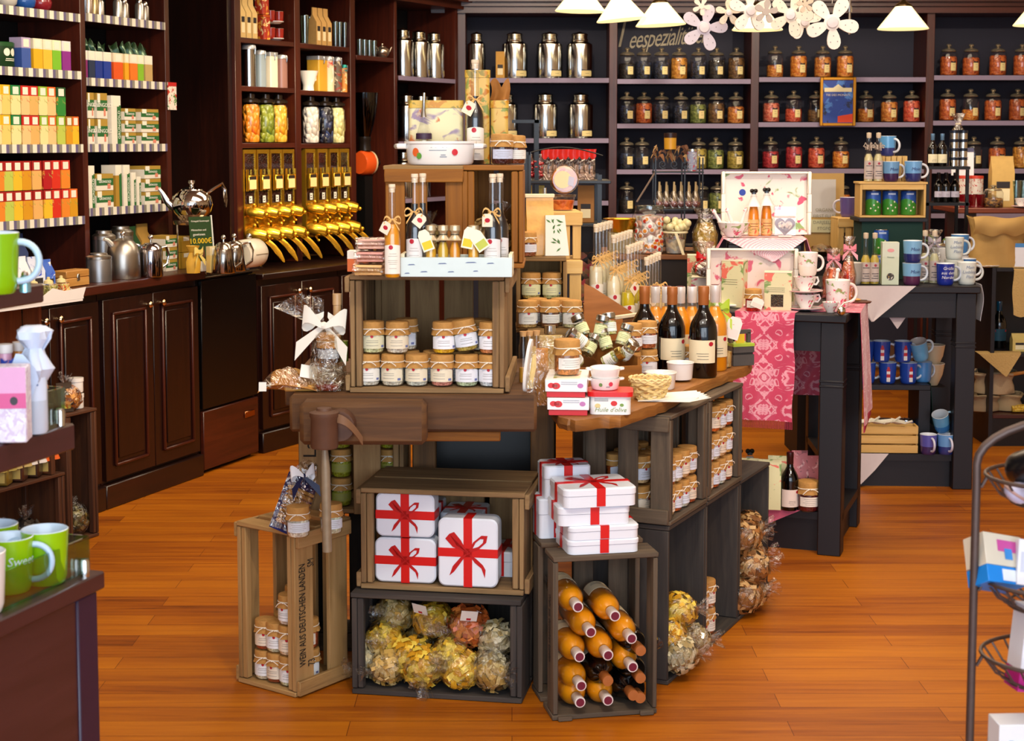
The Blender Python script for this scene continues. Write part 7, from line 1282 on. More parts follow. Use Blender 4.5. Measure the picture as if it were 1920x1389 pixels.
def can(label,p,s=1,grp='landscape cans'):
    t=thing('can',label,'can',p,0,grp,s); obj('body','cnb',lambda b:(b.lathe([(0,0),(.034,0),(.035,.002),(.035,.05)],22,1),b.lathe([(.035,.05),(.035,.105),(.033,.108)],22,0),b.grid(lambda u,v:(.0353*math.sin(-1.5+3*u),-.0353*math.cos(-1.5+3*u),.048+.026*abs(math.sin(3*u+.6))*v),14,1,0,1)),CAN(),t); obj('lid','cnl',lambda b:b.lathe([(.0335,.1085),(.0345,.109),(.034,.112),(.03,.111),(0,.1105)],22),STEEL,t); obj('print','cnp',lambda b:(print_lines(b,.0355,-.9,.9,(.092,),0,.008),[disc_on(b,.0356,a,z,.004,1) for a,z in ((-.5,.03),(.1,.02),(.5,.035),(-.1,.045),(.35,.06))]),[P('#aebfe0',.5,var=.1),P('#e8e0c8',.6,var=.1)],t); return t
for i,x in enumerate((1637,1669,1703)): can('blue and green landscape can, %s in the pale pine crate'%ORD[i],(at(x,390,GY+.05).x,GY+.052,GZ+.011),1.0)
def onG(px,dy): p=at(px,330,GY+dy); return Vector((p.x,GY+dy,PZ+.001))
t=thing('pine_crate','small pine crate standing behind the mugs on the highest level','crate',onG(1675,.085),-.04); obj('body',None,lambda b:[b.box(-.06+.025*k,-.038+.025*k,0,.008,0,.115,0,.001) for k in range(5)]+[b.box(-.06,.062,.0085,.055,.107,.115)],PINE,t); obj('side_panel',None,lambda b:(b.box(-.06,-.052,.0085,.055,0,.1065),b.box(.054,.062,.0085,.055,0,.1065)),PINE,t)
BLU=dict(out='#6fa8dc',low='#27306e',inn='#dfe8f2')
mug('blue mug with dark blue base and red print, first on the pine crate',onG(1670,.03),.2,'#6fa0cc','#3a1f4e','#dfe8f2',words=('Moin',),hnd='#dfe4ec',sc=.95); mug('blue mug with dark blue base and big handle, second on the pine crate',onG(1712,.03),.1,'#6fa8dc','#27306e','#dfe8f2',words=('Moin',),hnd='#e4e8ee',sc=.97)
mug('blue mug with turned handle on top of the small pine crate',onG(1664,.1)+Vector((0,.01,.1155)),-.9,'#5fa4da','#27306e','#dfe8f2',hnd='#e4e8ee',sc=.95)
def sb(label,p,s=1,cont='#d9cf9a',lab='#c9b9b0',grp='slim spirit bottles',col=None):
    t=thing('spirit_bottle',label,'bottle',p,0,grp,s); obj('contents','sp_c',lambda b:b.lathe([(0,.003),(.0185,.003),(.0185,.105),(.010,.125),(0,.126)],14),P(cont,.3,var=.05,coat=.4),t); obj('glass_body','sp_g',lambda b:b.lathe([(0,0),(.019,0),(.0205,.004),(.0205,.11),(.0105,.135),(.0095,.2)],16),GL,t); obj('cork','sp_k',lambda b:b.lathe([(.0085,.196),(.011,.2),(.011,.22),(0,.222)],12),P('#e0cdb2',.7,var=.1),t); obj('label','sp_l',lambda b:(arc(b,.0209,-1.3,1.3,.012,.095,0,10),print_lines(b,.0213,-.8,.8,(.07,.045,.035,.025),1,.003),disc_on(b,.0213,0,.082,.006,2)),[P(lab,.6,var=.04),P('#4a4450',.6,var=0),P('#a83a4a',.6,var=0)],t); return t
for i,x in enumerate((1628,1646)):
    t=sb('slim spirit bottle with raffia neck, %s on the pale pine crate'%ORD[i],onG(x,.02),1.0); obj('raffia',None,lambda b:[b.tube([(0,0,.15),(.018*math.cos(a),.018*math.sin(a)-.01,.165+.012*math.sin(3*a)),(.026*math.cos(a),.02*math.sin(a)-.012,.15+.01*math.cos(2*a))],.003,5) for a in [2*PI*k/9 for k in range(9)]],P('#b8a89a',.8,var=.15),t)
for i,(x,y) in enumerate(((1622,533),(1639,533))): sb('slim spirit bottle at the near edge of the mug table, %s'%('left one','right one')[i],onM(x,y),1.02,'#c9b048')
for i,(x,y) in enumerate(((1735,531),(1753,532))): sb('slim spirit bottle between the Moin mugs and the dark blue mug, %s'%ORD[i],onM(x,y)+Vector((0,.02,0)),1.05,'#c8c49a')
t=carton('tall pale green gift box with round picture between cans and mugs',onM(1669,534),.072,.06,.185,-.1,'#d9e0cc','#d4dcc2',lab=False,name='gift_box',cat='box',words=[('Moinsen',.009,0,.12)]); obj('print',None,lambda b:(b.prism([(.016*math.cos(a),.035+.016*math.sin(a)) for a in [2*PI*i/18 for i in range(18)]],.0004,.001,0),b.prism([(.015*math.cos(a),.15+.008*math.sin(a)) for a in [2*PI*i/18 for i in range(18)]],.0004,.001,1)),[blotch('#3a2a1c','#c8a04a','#e8e0d0',60),P('#e8a0a0',.5,var=.1)],t,rot=(PI/2,0,0)); t.children[1].material_slots[0].material=P('#6a7a6a',.6,var=0)
can('blue and green landscape can, upper of two behind the pale gift box',onM(1652,524)+Vector((0,.02,.115)),1.0); can('blue and green landscape can, lower of two behind the pale gift box',onM(1652,524)+Vector((0,.02,0)),1.0)
mug('light blue Moin mug with dark base, lower of two stacked',onM(1709,534),.15,'#7fb6de','#5a2a4e','#dfe8f2',words=('Moin',),hnd='#dde4ec'); mug('light blue Moin mug with dark base, upper of two stacked',onM(1710,534)+Vector((0,.005,.0975)),.1,'#7fb6de','#27306e','#dfe8f2',words=('Moin',),hnd='#dde4ec')
mug('dark blue mug lettered with greetings from the north',onM(1772,534),.1,'#1c2f96',None,'#dfe8f2',words=('Grüße','aus dem','Norden'),wc='#e8ecf6',hnd='#c8d0dc',sc=.98)
mug('white favourite place mug, lower at the table corner',onM(1812,533),.1,'#dfe4dc',None,'#f0f2f0',words=('Mein','Lieblings','Platz'),wc='#7a8aa8',hnd='#d4dad8',sc=1.02); mug('white favourite place mug, upper beside the kraft sack',onM(1796,530)+Vector((0,.07,.0995)),.1,'#dfe4dc',None,'#f0f2f0',words=('Mein','Lieblings','Platz'),wc='#7a8aa8',hnd='#d4dad8',sc=1.02)
mug('support mug under the upper white mug',onM(1796,530)+Vector((0,.07,0)),1.2,'#dfe4dc',None,'#f0f2f0',hnd='#d4dad8',sc=1.02)['label']='white mug carrying the upper favourite place mug'
mug('blue banded mug behind the upper white mug',onM(1812,522)+Vector((0,.12,.0985)),.2,'#3f86c8',None,'#e8eef4'); mug('blue mug half hidden behind the white corner mug',onM(1824,528)+Vector((0,.1,0)),.2,'#2f76c0',None,'#e8eef4'); mug('white mug low behind the upper white mug',onM(1812,522)+Vector((0,.12,0)),.2,'#e4e8ec',None,'#f0f2f4',)
t=thing('sugar_bowl','white lidded bowl with steel knob behind the mugs','bowl',onM(1778,520)+Vector((0,.08,0)),0); obj('body',None,lambda b:b.lathe([(0,0),(.05,0),(.06,.02),(.06,.13),(.05,.14),(0,.141)],20),PORC,t); obj('lid',None,lambda b:b.lathe([(.06,.1405),(.04,.15),(.012,.154),(.012,.165),(0,.168)],18),STEEL,t)
t=thing('gift_pouch','cellophane pouch with bow behind the slim bottles','pouch',onM(1755,520)+Vector((0,.06,0)),0); obj('contents',None,lambda b:b.lathe([(0,0),(.03,0),(.035,.09),(0,.11)],14),P('#8aa0a8',.4,var=.3,sc=50),t); obj('wrapping',None,lambda b:b.lathe([(.036,0),(.04,.1),(.012,.16),(.045,.215)],14,wob=lambda a,j:1+.12*math.sin(5*a)),CEL,t); obj('bow',None,lambda b:bowmesh(b,.7),[P('#d8c8d0',.5,var=.1),P('#c8b8c8',.5,var=.1)],t,(0,-.02,.16))
mug('grey patterned mug behind the slim bottles near the rose table',onM(1603,535)+Vector((0,.05,0)),.2,'#b0aaa2',None,'#d8d4cc')
# lower shelf of the mug table
SZ=.15; sy=.10
def inM(x,y,z): return MM@Vector((x,y,z))
rzs=zat(Fac(inM(0,.1,0)[:2],(1,rzM)),1690,724); 
x0=(MM.inverted()@onz(1620,850,SZ)).x-.06; x1=(MM.inverted()@onz(1742,850,SZ)).x+.02
t=thing('riser_stand','low dark stool of blue lighthouse mugs under the mug table','stand',inM(x0,.14,SZ+.001),rzM); W=x1-x0; H=rzs-SZ
obj('top',None,lambda b:b.box(0,W,0,.24,H-.025,H-.002,0,.002),PL,t)
for x in (0,W-.05): obj('leg',None,lambda b:b.box(x,x+.05,.0,.24,0,H-.0255),PL,t)
cloth('dark green cloth hanging over the end of the stool',lambda u,v:(W+.004+.016*v+.004*math.sin(5*u),.02+.18*u,H+.0-.19*v),P('#063a30',.85,var=.1),M=Matrix.Translation(inM(x0,.14,SZ+.001))@Matrix.Rotation(rzM,4,'Z'))
LI=lambda t,r,h:obj('lighthouse',None,lambda b:[arc(b,r*.985,-.42+.0*k,-.02,z0,z1,k%2,4) for k,(z0,z1) in enumerate(((.01,.03),(.03,.045),(.045,.058),(.058,.068)))]+[arc(b,r*.99,-.34,-.1,.068,.078,1,3)],[P('#e8e4e4',.5,var=0),P('#b8202c',.5,var=0)],t)
def onS(px,dy,lv=0): o=inM(0,.14+dy,0); q=onp(px,700,o[:2],(math.cos(rzM),math.sin(rzM))); return Vector((q.x,q.y,SZ+.001+H-.001+.0965*lv))
for lv,xs in ((0,(1625,1664,1703,1731)),(1,(1621,1652,1692))):
    for i,x in enumerate(xs): mug('dark blue lighthouse mug on the stool, %s in the %s tier'%(ORD[i],('lower','upper')[lv]),onS(x,.06 if i<3 else .11,lv),(.25,.1,.3,.5)[i],('#2348a8' if i<3 else '#4f8fce'),None,'#cfd8e6','lighthouse mugs on the stool',sc=.98 if i<3 else .95,hnd='#d0d8e4',motif=LI if i<3 else None)
mug('light blue mug lying tilted on the lighthouse mugs',onS(1727,.07,1)+Vector((0,0,.012)),.4,'#6ab2e0',None,'#b8a8a0',sc=.95,rot=(.25,-.35,.2),hnd='#cfe0ea')
for i,x in enumerate((1662,1700)): can('dark landscape can under the stool, %s'%ORD[i],(onS(x,.1).x,onS(x,.1).y,SZ+.0015),1.05,'cans under the stool')
px0=(MM.inverted()@onz(1618,850,SZ)).x-.02; px1=(MM.inverted()@onz(1720,850,SZ)).x
t=thing('pine_crate','slatted pine crate of white scoops on the low shelf','crate',inM(px0,.035,SZ+.001),rzM); W2=px1-px0
for k in range(3): obj('front_slat',None,lambda b:b.box(0,W2,0,.008,.002+.042*k,.036+.042*k,0,.001),PINE,t); obj('rear_slat',None,lambda b:b.box(0,W2,.08,.088,.002+.042*k,.036+.042*k,0,.001),PINE,t)
for s in (0,1): obj('end_board',None,lambda b:b.box(s*(W2-.008),s*(W2-.008)+.008,.0085,.0795,0,.122,0,.001),PINE,t)
obj('base_board',None,lambda b:b.box(.0085,W2-.0085,.0085,.0795,0,.006),PINE,t)
for i in range(4):
    t=thing('wooden_scoop','whitish scoop heaped in the slatted pine crate, %s'%ORD[i],'scoop',inM(px0+.035+.045*i,.045,SZ+.128),rzM,'scoops in the pine crate',None,(.2,.3*(i%2)-.1)); obj('bowl','wsb',lambda b:b.grid(lambda u,v:(-.03+.06*u,-.018+.036*v,.018-.016*math.sin(PI*v)*math.sin(PI*(.2+.8*u))),6,6,.002),P('#d8d0bc',.6,var=.1),t); obj('handle','wsh',lambda b:b.tube([(.028,0,.012),(.06,0,.03)],.005,6),P('#d8d0bc',.6,var=.1),t)
for i,(x,c,l) in enumerate(((1740,'#5a5ab0','#3a2a5e'),(1773,'#6aa0d8','#2a3a7e'))): mug('%s mug with white handle to the front on the low shelf'%('purple','light blue')[i],onM(x,851,SZ),-1.4,c,l,'#e4e8f0',sc=.92,hnd='#d8d8ea')
mug('light blue mug lying on its side above the low shelf mugs',onM(1770,850,SZ)+Vector((0,.03,.1)),.4,'#6ab2e0','#3f86c8','#b8c0c8',sc=.9,rot=(.3,-.4,.3),hnd='#a8d0ea'); mug('blue mug behind the light blue low shelf mug',onM(1786,845,SZ)+Vector((0,.07,0)),.5,'#8abce4','#3a5aa0','#c8d8e8',sc=.92)
for k in range(2): bowl('beige bowl, %s of two stacked behind the low shelf mugs'%('lower','upper')[k],inM(MW-.11,.345,SZ+.26+.085*k),.055,.1,P('#d8c4a2',.5,var=.06),'beige bowls')
t=thing('display_box','dark box under the beige bowls','box',inM(MW-.165,.29,SZ+.001),rzM); obj('body',None,lambda b:b.box(0,.11,0,.11,0,.256),PL,t)
# ------------------------------------------------------------------ dark shelf of sacks at the far right
XZ=2.02
sx=2.38; SYY=7.9
t=thing('sack_shelf','dark open shelf of sacks and burlap at the far right','shelves',(sx,SYY,0)); SW=.75; SDp=.45
lv=[(at(1850,777,SYY).z,REDW),(at(1850,662,SYY).z,PL),(at(1850,502,SYY).z,PL)]
for z,m in lv: obj('shelf_board',None,lambda b:b.box(.02,SW,0,SDp,z-.02,z,0,.002),m,t)
obj('side_panel',None,lambda b:b.box(0,.019,0,SDp,.0,lv[2][0]),PL,t); obj('back_panel',None,lambda b:b.box(.02,SW,SDp+.001,SDp+.012,.06,lv[2][0]),BLACK,t); obj('plinth',None,lambda b:b.box(.02,SW,.01,SDp,.0,lv[0][0]-.0205),BLACK,t)
BUR=P('#c8a566',.9,var=.15,sc=160,bump=.4)
def onX(px,lvl,dy=.08): p=at(px,500,SYY+dy); return Vector((p.x,SYY+dy,lv[lvl][0]+.001))
KS_=P('#c29a58',.8,var=.16,sc=9,bump=1)
def sack(label,p,w,d,h,mat,sag=.3,rz=0,name='sack'):
    t=thing(name,label,'sack',p,rz); obj('bag',None,lambda b:b.lathe([(0,0),(.42,0),(.5,.06),(.52,.35),(.47,.62),(.5,.82),(.58,1.0),(.56,1.0),(.47,.84),(.4,.7),(0,.6)],24,wob=lambda a,j:1+(.05+.02*j)*noise.noise((2*math.cos(a)+j*.4,2*math.sin(a),j*.5+w*9))),mat,t,sc=(w,d,h)); obj('rim_fold',None,lambda b:b.tube([((.54+.06*math.sin(4*a))*w*math.cos(a),(.54+.06*math.sin(4*a))*d*math.sin(a),h*(.97+.06*math.sin(3*a))) for a in [2*PI*i/30 for i in range(30)]],.006,6,closed=True),mat,t); return t
p=onX(1868,2); p.z+=.0; t=thing('kraft_sack','big crumpled kraft paper sack on the sack shelf','sack',p,.1)
obj('bag',None,lambda b:b.grid(lambda u,v:((.13+.03*v*v+.012*math.sin(5*v+3*u))*math.cos(2*PI*u),(.07+.02*v)*math.sin(2*PI*u)+.012*math.sin(9*u*PI+4*v),.24*v+.015*math.sin(4*PI*u+2)*v),28,10,.003),KS_,t); obj('folded_flap',None,lambda b:b.grid(lambda u,v:(-.155+.31*u,-.078-.018*math.sin(PI*v)-.004*math.sin(11*u+4*v)-.03*math.sin(PI*u),.25-.085*v+.006*math.sin(9*u)*(1-v)+.008*math.sin(17*u)*v),18,5,.003),KS_,t)
bt=lv[2][0]
cloth('burlap cloth hanging from the sack shelf under the kraft sack',lambda u,v:(.10+.20*u+.004*math.sin(8*v),.05-.058*min(1,v/.15)-(.012*v+.006*math.sin(8*u)*v if v>.15 else 0),bt+.003-(.235*(v-.15)/.85+.012*math.sin(9*u)*v if v>.15 else 0)),BUR,M=Matrix.Translation((sx,SYY,0)),name='burlap_cloth')
b1=lv[1][0]; xb0=at(1832,665,SYY).x-sx; xb1=at(1915,665,SYY).x-sx
cloth('burlap cloth corner hanging in a point from the middle sack board',lambda u,v:(xb0+(xb1-xb0)*u+(xb0*.35+xb1*.65-(xb0+(xb1-xb0)*u))*max(0,v-.15)/.85*.96,.05-.056*min(1,v/.15)-.012*v*(v>.15),b1+.003-.117*max(0,v-.15)/.85),BUR,M=Matrix.Translation((sx,SYY,0)),name='burlap_cloth')
t=sack('open linen sack with wooden scoop on the lowest board, upper',onX(1870,0,.14)+Vector((0,0,.085)),.2,.17,.11,P('#b9a07c',.9,var=.12,sc=30)); obj('scoop',None,lambda b:b.tube([(-.06,0,.085),(.02,-.05,.095),(.13,-.09,.12)],[.012,.012,.008],8),P('#b8742c',.6,var=.1),t)
sack('squashed linen sack under the open one, left',onX(1848,0,.13),.17,.16,.082,P('#a38a68',.9,var=.12,sc=30)); sack('squashed linen sack under the open one, right',onX(1893,0,.15),.15,.16,.08,P('#ad946e',.9,var=.12,sc=30))
t=thing('corn_bundle','yellow corn pieces on the lowest sack board','corn',onX(1917,0,.05),0); obj('cobs',None,lambda b:[b.tube([(-.03,.01*k,.012+.012*(k%2)),(.05,.012*k,.014+.012*(k%2))],[.009,.011],8) for k in range(4)],speck('#d8a82c','#f0cc50','#b8861c',120),t,)
bag('pale yellow pack on the middle sack board',onX(1916,1,.05),.07,.05,.09,0,'#d8c070',None,lab='#f0e4b8',fold=.1)
for i,(x,c) in enumerate(((1858,'#16222a'),(1876,'#0f4a66'))): wine_bottle('dark %s bottle in the shadow of the sack shelf'%('black','teal')[i],onX(x,1,.2),0,True,'#14202a',None,sc=.8,lab='#1d4a5c',seal=False).children[0].material_slots[0].material=P(c,.15,var=0,coat=.4)
for k in range(2):
    t=thing('white_plate','small white plate on the sack shelf edge, %s'%ORD[k],'plate',onX((1836,1856)[k],2,.03+.02*k),0); obj('plate','wpl',lambda b:b.lathe([(0,0),(.025,0),(.05,.007),(.05,.009),(0,.003)],20),PORC,t); obj('rim','wplr',lambda b:b.tube([(.05*math.cos(a),.05*math.sin(a),.009) for a in [2*PI*i/20 for i in range(20)]],.0012,4,closed=True),PORC,t)
t=thing('table_card','white card with blue head on the sack shelf edge','card',onX(1915,2,.01),-.1,None,None,(-.15,0)); obj('card',None,lambda b:b.box(-.04,.04,0,.003,0,.12),P('#e9e9f0',.6,var=.02),t); obj('header',None,lambda b:b.box(-.04,.04,-.001,-.0002,.1,.12),P('#3f86c8',.5,var=0),t)
# raised wooden table behind it
wy=8.42; wz=at(1860,390,wy).z; wx=at(1796,392,wy).x
t=thing('wooden_table','reddish brown wooden table of tins and glasses behind the sack shelf','table',(wx,wy,0)); obj('table_top',None,lambda b:b.box(0,.85,0,.5,wz-.028,wz,0,.004),wood('#4a1d0c','#76331a','#8c4424',rough=.4,coat=.2),t)
for x in (.06,.72):
    for y in (.04,.42): obj('leg',None,lambda b:b.box(x,x+.05,y,y+.05,0,wz-.0285),REDW,t)
def onW(px,dy=.08): p=at(px,385,wy+dy); return Vector((p.x,wy+dy,wz+.001))
for i,x in enumerate((1808,1829)): ptn=thing('patterned_tin','red and white patterned tin, %s on the wooden table'%ORD[i],'tin',onW(x,.16),0); obj('body',None,lambda b:b.lathe([(0,0),(.038,0),(.038,.15),(0,.15)],20),blotch('#d8ccc0','#b8302c','#c8b8b0',50),ptn); obj('lid',None,lambda b:b.lathe([(.039,.1505),(.039,.165),(0,.166)],20),P('#c8402c',.4,var=.05),ptn)
for i,x in enumerate((1805,1822,1838)): drink_glass('small pink tea glass, %s on the wooden table'%ORD[i],onW(x,.05),0,.07,.024,'small glasses on the wooden table').children[0].material_slots[0].material=glass('#e8a0b0',.9)
tea_jar('small squat glass jar of chocolates on the wooden table',onW(1862,.05),0,speck('#3a2418','#a87a3a','#5a3420',60),.6,None,(.85,.85,.6),False)
t=bag('tall kraft tea bag with blue label on the wooden table',onW(1880,.12),.12,.07,.27,0,'#c8a25c',None,fold=.08)
for i,x in enumerate((1905,1918)): drink_glass('clear storage glass, %s at the far end of the wooden table'%ORD[i],onW(x,.14),0,.14,.035,'storage glasses on the wooden table')
cup('white rose cup at the far end of the wooden table',onW(1915,.04),.8)
t=thing('table_card','white price card with dark head above the red tins','card',(at(1820,328,wy+.02).x,wy+.17,1),0,None,None,(-.1,0)); t.location.z=wz+.168
ch=at(1824,277,wy+.2).z-t.location.z; obj('card',None,lambda b:b.box(-.06,.06,0,.004,0,ch),P('#e9e6ea',.6,var=.02),t); obj('header',None,lambda b:b.box(-.06,.06,-.001,-.0002,ch-.022,ch),P('#4a4a6a',.6,var=0),t); obj('print',None,lambda b:[b.box(-.03,.03,-.001,-.0002,ch*q,ch*q+.003) for q in (.65,.58,.4,.34,.2)],P('#b0a8b0',.6,var=0),t)
# black stand of dark bottles
by=8.1; bz=at(1790,312,by).z; bz2=at(1790,380,by).z
t=thing('black_stand','black two level stand of dark bottles before the last rear shelves','stand',(at(1738,312,by).x,by,0)); obj('upper_board',None,lambda b:b.box(0,.22,0,.2,bz-.015,bz),BLACK,t); obj('lower_board',None,lambda b:b.box(0,.22,0,.2,bz2-.015,bz2),BLACK,t)
for x in (0,.2):
    for y in (0,.185): obj('post',None,lambda b:b.box(x,x+.015,y,y+.015,0,bz-.0155),BLACK,t)
for i,x in enumerate((1748,1766)): wine_bottle('black bottle with steel blue collar, %s on the black stand'%ORD[i],Vector((at(x,300,by+.06).x,by+.06,bz+.001)),0,True,'#5a7a9a',None,None,'#d8d0b0',.55,0,True,(.03,.11),seal=False)
for c_,x in enumerate((1788,1805)):
    for k in range(4):
        t=thing('steel_tin','small steel tin with dark lid, %s in the %s column'%(('lowest','second','third','topmost')[k],('front','rear')[c_]),'tin',Vector((at(x,300,by+.07+.03*c_).x,by+.07+.03*c_,bz+.001+.0455*k)),0,'stacked steel tins'); obj('body','stt',lambda b:b.lathe([(0,0),(.022,0),(.022,.03),(0,.03)],16),STEEL,t); obj('lid','sttl',lambda b:b.lathe([(.0235,.0302),(.0235,.044),(0,.045)],16),P('#1a2030',.3,.3,var=0),t)
t=thing('cellophane_ruff','gathered cellophane ruff on top of the steel tins','wrapping',Vector((at(1795,300,by+.08).x,by+.08,bz+.001+.183)),0); obj('ruff',None,lambda b:b.lathe([(.03,0),(.012,.03),(.035,.085)],18,wob=lambda a,j:1+.2*math.sin(6*a)*(j==2)),CEL,t); obj('ribbon',None,lambda b:b.tube([(.013*math.cos(a),.013*math.sin(a),.03) for a in [2*PI*i/14 for i in range(14)]],.003,5,closed=True),P('#d8c8a8',.5,var=.1),t)
for i,x in enumerate((1759,1773,1790)): wine_bottle('small dark red bottle with round pale label, %s on the lower black board'%ORD[i],Vector((at(x,370,by+.08).x,by+.08,bz2+.001)),0,True,'#1a0a10','dark red bottles on the black stand',None,'#c8c0d0',.5,0,False,(.05,.11),seal=False)
# ------------------------------------------------------------------ pale background things between the two tables
fy=7.6
t=thing('side_counter','dark side counter with leaflets between the rear shelves and tables','counter',(at(1500,470,fy).x,fy,0)); cw=at(1612,470,fy).x-at(1500,470,fy).x; cz=at(1550,480,fy).z; obj('body',None,lambda b:b.box(0,cw,0,.35,0,cz-.021),P('#1c120e',.6,var=.1),t); obj('top',None,lambda b:b.box(-.01,cw+.01,-.01,.36,cz-.02,cz,0,.002),REDW,t)
def onF(px,dy=.05): p=at(px,470,fy+dy); return Vector((p.x,fy+dy,cz+.001))
t,hh=pine('pine crate under the violet mug behind the rose tray',1572,1612,408,fy+.02,cz+.001,.14,3)
m=mug('violet mug with white handle on the pine crate behind the rose tray',Vector((at(1590,400,fy+.09).x,fy+.09,cz+.002+hh)),PI-.3,'#6a5a9a',None,'#cfc8d8',hnd='#d8d4de',sc=.98)
t=thing('tea_poster','white and beige tea notice board behind the rose tray','notice',onF(1543,.2)-Vector((0,0,0)),-.05,None,None,(-.06,0)); ph=at(1543,325,fy+.2).z-cz; obj('board',None,lambda b:b.box(-.09,.10,0,.006,0,ph),P('#c09a58',.7,var=.05),t); obj('sheet',None,lambda b:b.box(-.085,.06,-.002,-.0002,ph*.45,ph-.03),P('#c9c4bc',.6,var=.03),t); obj('sign',None,lambda b:b.box(-.09,.11,-.012,-.003,.1,ph*.42),P('#c8c49a',.6,var=.03),t); obj('lettering',None,lambda b:[b.text(s,.022,(.01,-.013,.1+ph*.28-.03*i),(PI/2,0,0)) for i,s in enumerate(('ORGANIC','FIRST FLUSH','DARJEELING','FTGFOP'))],P('#8a8670',.6,var=0),t)
t=thing('leaf_bowl','heap of dried brown leaves in a dark bowl beside the notice','bowl',onF(1540,-.0),0,None,.8); obj('bowl',None,lambda b:b.lathe([(0,0),(.04,0),(.08,.03),(.075,.03),(0,.01)],20),P('#2a1a10',.5,var=.1),t); obj('leaf_heap',None,lambda b:b.lathe([(0,.012),(.07,.03),(.05,.06),(0,.075)],16,wob=lambda a,j:1+R.uniform(-.15,.15)),speck('#6a4418','#8a6a2c','#3a2810',30,bump=1),t)
t=thing('green_plant','small green leafy plant behind the mugs','plant',(at(1765,450,7.95).x,7.95,0),0); pz=at(1765,460,7.95).z
obj('pot',None,lambda b:b.lathe([(0,pz-.12),(.05,pz-.12),(.065,pz-.02),(0,pz-.02)],18),P('#b8a890',.6,var=.05),t); obj('stand',None,lambda b:b.lathe([(0,0),(.09,0),(.09,.02),(.03,.03),(.03,pz-.1205),(0,pz-.1205)],16),BLACK,t)
def lvs(b):
    rr=random.Random(2)
    for k in range(16):
        a=rr.uniform(0,6.3); l=rr.uniform(.08,.13); e=rr.uniform(.3,1.2)
        b.grid(lambda u,v:(l*u*math.cos(a)*math.cos(e*.6)+.022*(v-.5)*math.sin(PI*u)*-math.sin(a),l*u*math.sin(a)*math.cos(e*.6)+.022*(v-.5)*math.sin(PI*u)*math.cos(a),pz-.02+l*1.1*u*math.sin(e)-.05*u*u),6,2,.001)
obj('leaf_tuft',None,lvs,P('#4a7a1c',.5,var=.3,sc=12),t)
# ------------------------------------------------------------------ pedestal of sweets behind the plywood rack
qy=6.75; qz=at(1240,478,qy).z
t=thing('sweet_pedestal','dark pedestal of sweets jars and lollipops behind the bottle rack','pedestal',(at(1125,480,qy).x,qy,0)); qw=at(1345,480,qy).x-at(1125,480,qy).x; obj('body',None,lambda b:b.box(.01,qw-.01,.01,.5,0,qz-.021),P('#1c120e',.6,var=.1),t); obj('top',None,lambda b:b.box(0,qw,0,.51,qz-.02,qz,0,.002),wood('#4a2a12','#7a4a22','#8c5a2c',rough=.5),t)
def onQ(px,dy=.08): p=at(px,470,qy+dy); return Vector((p.x,qy+dy,qz+.001))
t=thing('sweet_jar','big glass jar of white and orange wrapped sweets','jar',onQ(1217,.08),0); obj('sweets',None,lambda b:b.lathe([(0,.004),(.056,.004),(.06,.012),(.06,.16),(0,.168)],20),speck('#e8e2d8','#e07a3a','#d8d4ce',38,.35,.3,bump=1,dist=.015),t)
def candy(b):
    rr=random.Random(6)
    for k in range(34):
        a=rr.uniform(-1.5,1.6); z=rr.uniform(.02,.15); b.at((.06*math.sin(a),-.06*math.cos(a),z),(PI/2+rr.uniform(-.3,.3),0,a)).lathe([(0,.004),(.012,.003),(.0135,0)][::-1],12,0); b.lathe([(0,.0055),(.008,.005),(.008,.0035)][::-1],10,1+k%2)
    b.at()
obj('wrapped_sweets',None,candy,[P('#ece8e2',.4,var=.03),P('#d8341c',.4,var=.05),P('#e8922c',.4,var=.1)],t); obj('glass',None,lambda b:b.lathe([(0,0),(.06,0),(.073,.01),(.073,.165),(.06,.185),(.055,.19)],24),GL,t); obj('lid',None,lambda b:b.lathe([(.056,.188),(.064,.19),(.064,.204),(.055,.207),(0,.208)],22),GLG,t)
t=thing('brass_bowl','shiny brass bowl beside the jar of wrapped sweets','bowl',onQ(1166,.12)+Vector((0,0,.09)),0); obj('body',None,lambda b:b.lathe([(0,0),(.05,0),(.075,.055),(.082,.058),(.073,.055),(.046,.006),(0,.006)],28),BRASS,t); obj('foot',None,lambda b:b.box(-.06,.06,-.05,.05,-.088,-.001),P('#8a7a4a',.5,var=.1),t); obj('handle',None,lambda b:b.tube([(.08,0,.055),(.1,.0,.055),(.1,.03,.05),(.075,.03,.05)],.004,6),BRASS,t)
t=thing('lollipop_cup','clear cup of pale lollipops with cream ribbon','cup',onQ(1266,.06),0); obj('cup',None,lambda b:b.lathe([(0,0),(.04,0),(.05,.1),(.049,.1),(.038,.004)],20),GL,t); obj('filling',None,lambda b:b.lathe([(0,.004),(.037,.004),(.042,.06),(0,.062)],18),speck('#d8c8a8','#8a98a8','#e8dcc0',50),t)
def lol(b):
    rr=random.Random(8)
    for k in range(15): b.ball((rr.uniform(-.05,.05),rr.uniform(-.035,.03),.105+rr.uniform(0,.04)),.0165,10)
obj('lollipop',None,lol,P('#e6dca8',.3,var=.05,coat=.4),t); obj('ribbon',None,lambda b:(b.tube([(.0495*math.cos(a),.0495*math.sin(a),.092) for a in [2*PI*i/20 for i in range(20)]],.005,6,closed=True),b.grid(lambda u,v:(-.01+.04*v+.012*u,-.056,.092-.11*v),2,4,.001)),P('#ece0b8',.5,var=.03),t)
wrk=thing('wire_rack','tall black wire rack of lolly bags behind the bottles','rack',(at(1228,480,6.9).x,6.9,qz+.001),0); ww=at(1316,480,6.9).x-at(1228,480,6.9).x; hs=[at(1260,392,6.9).z-qz,at(1260,322,6.9).z-qz,at(1260,460,6.9).z-qz]
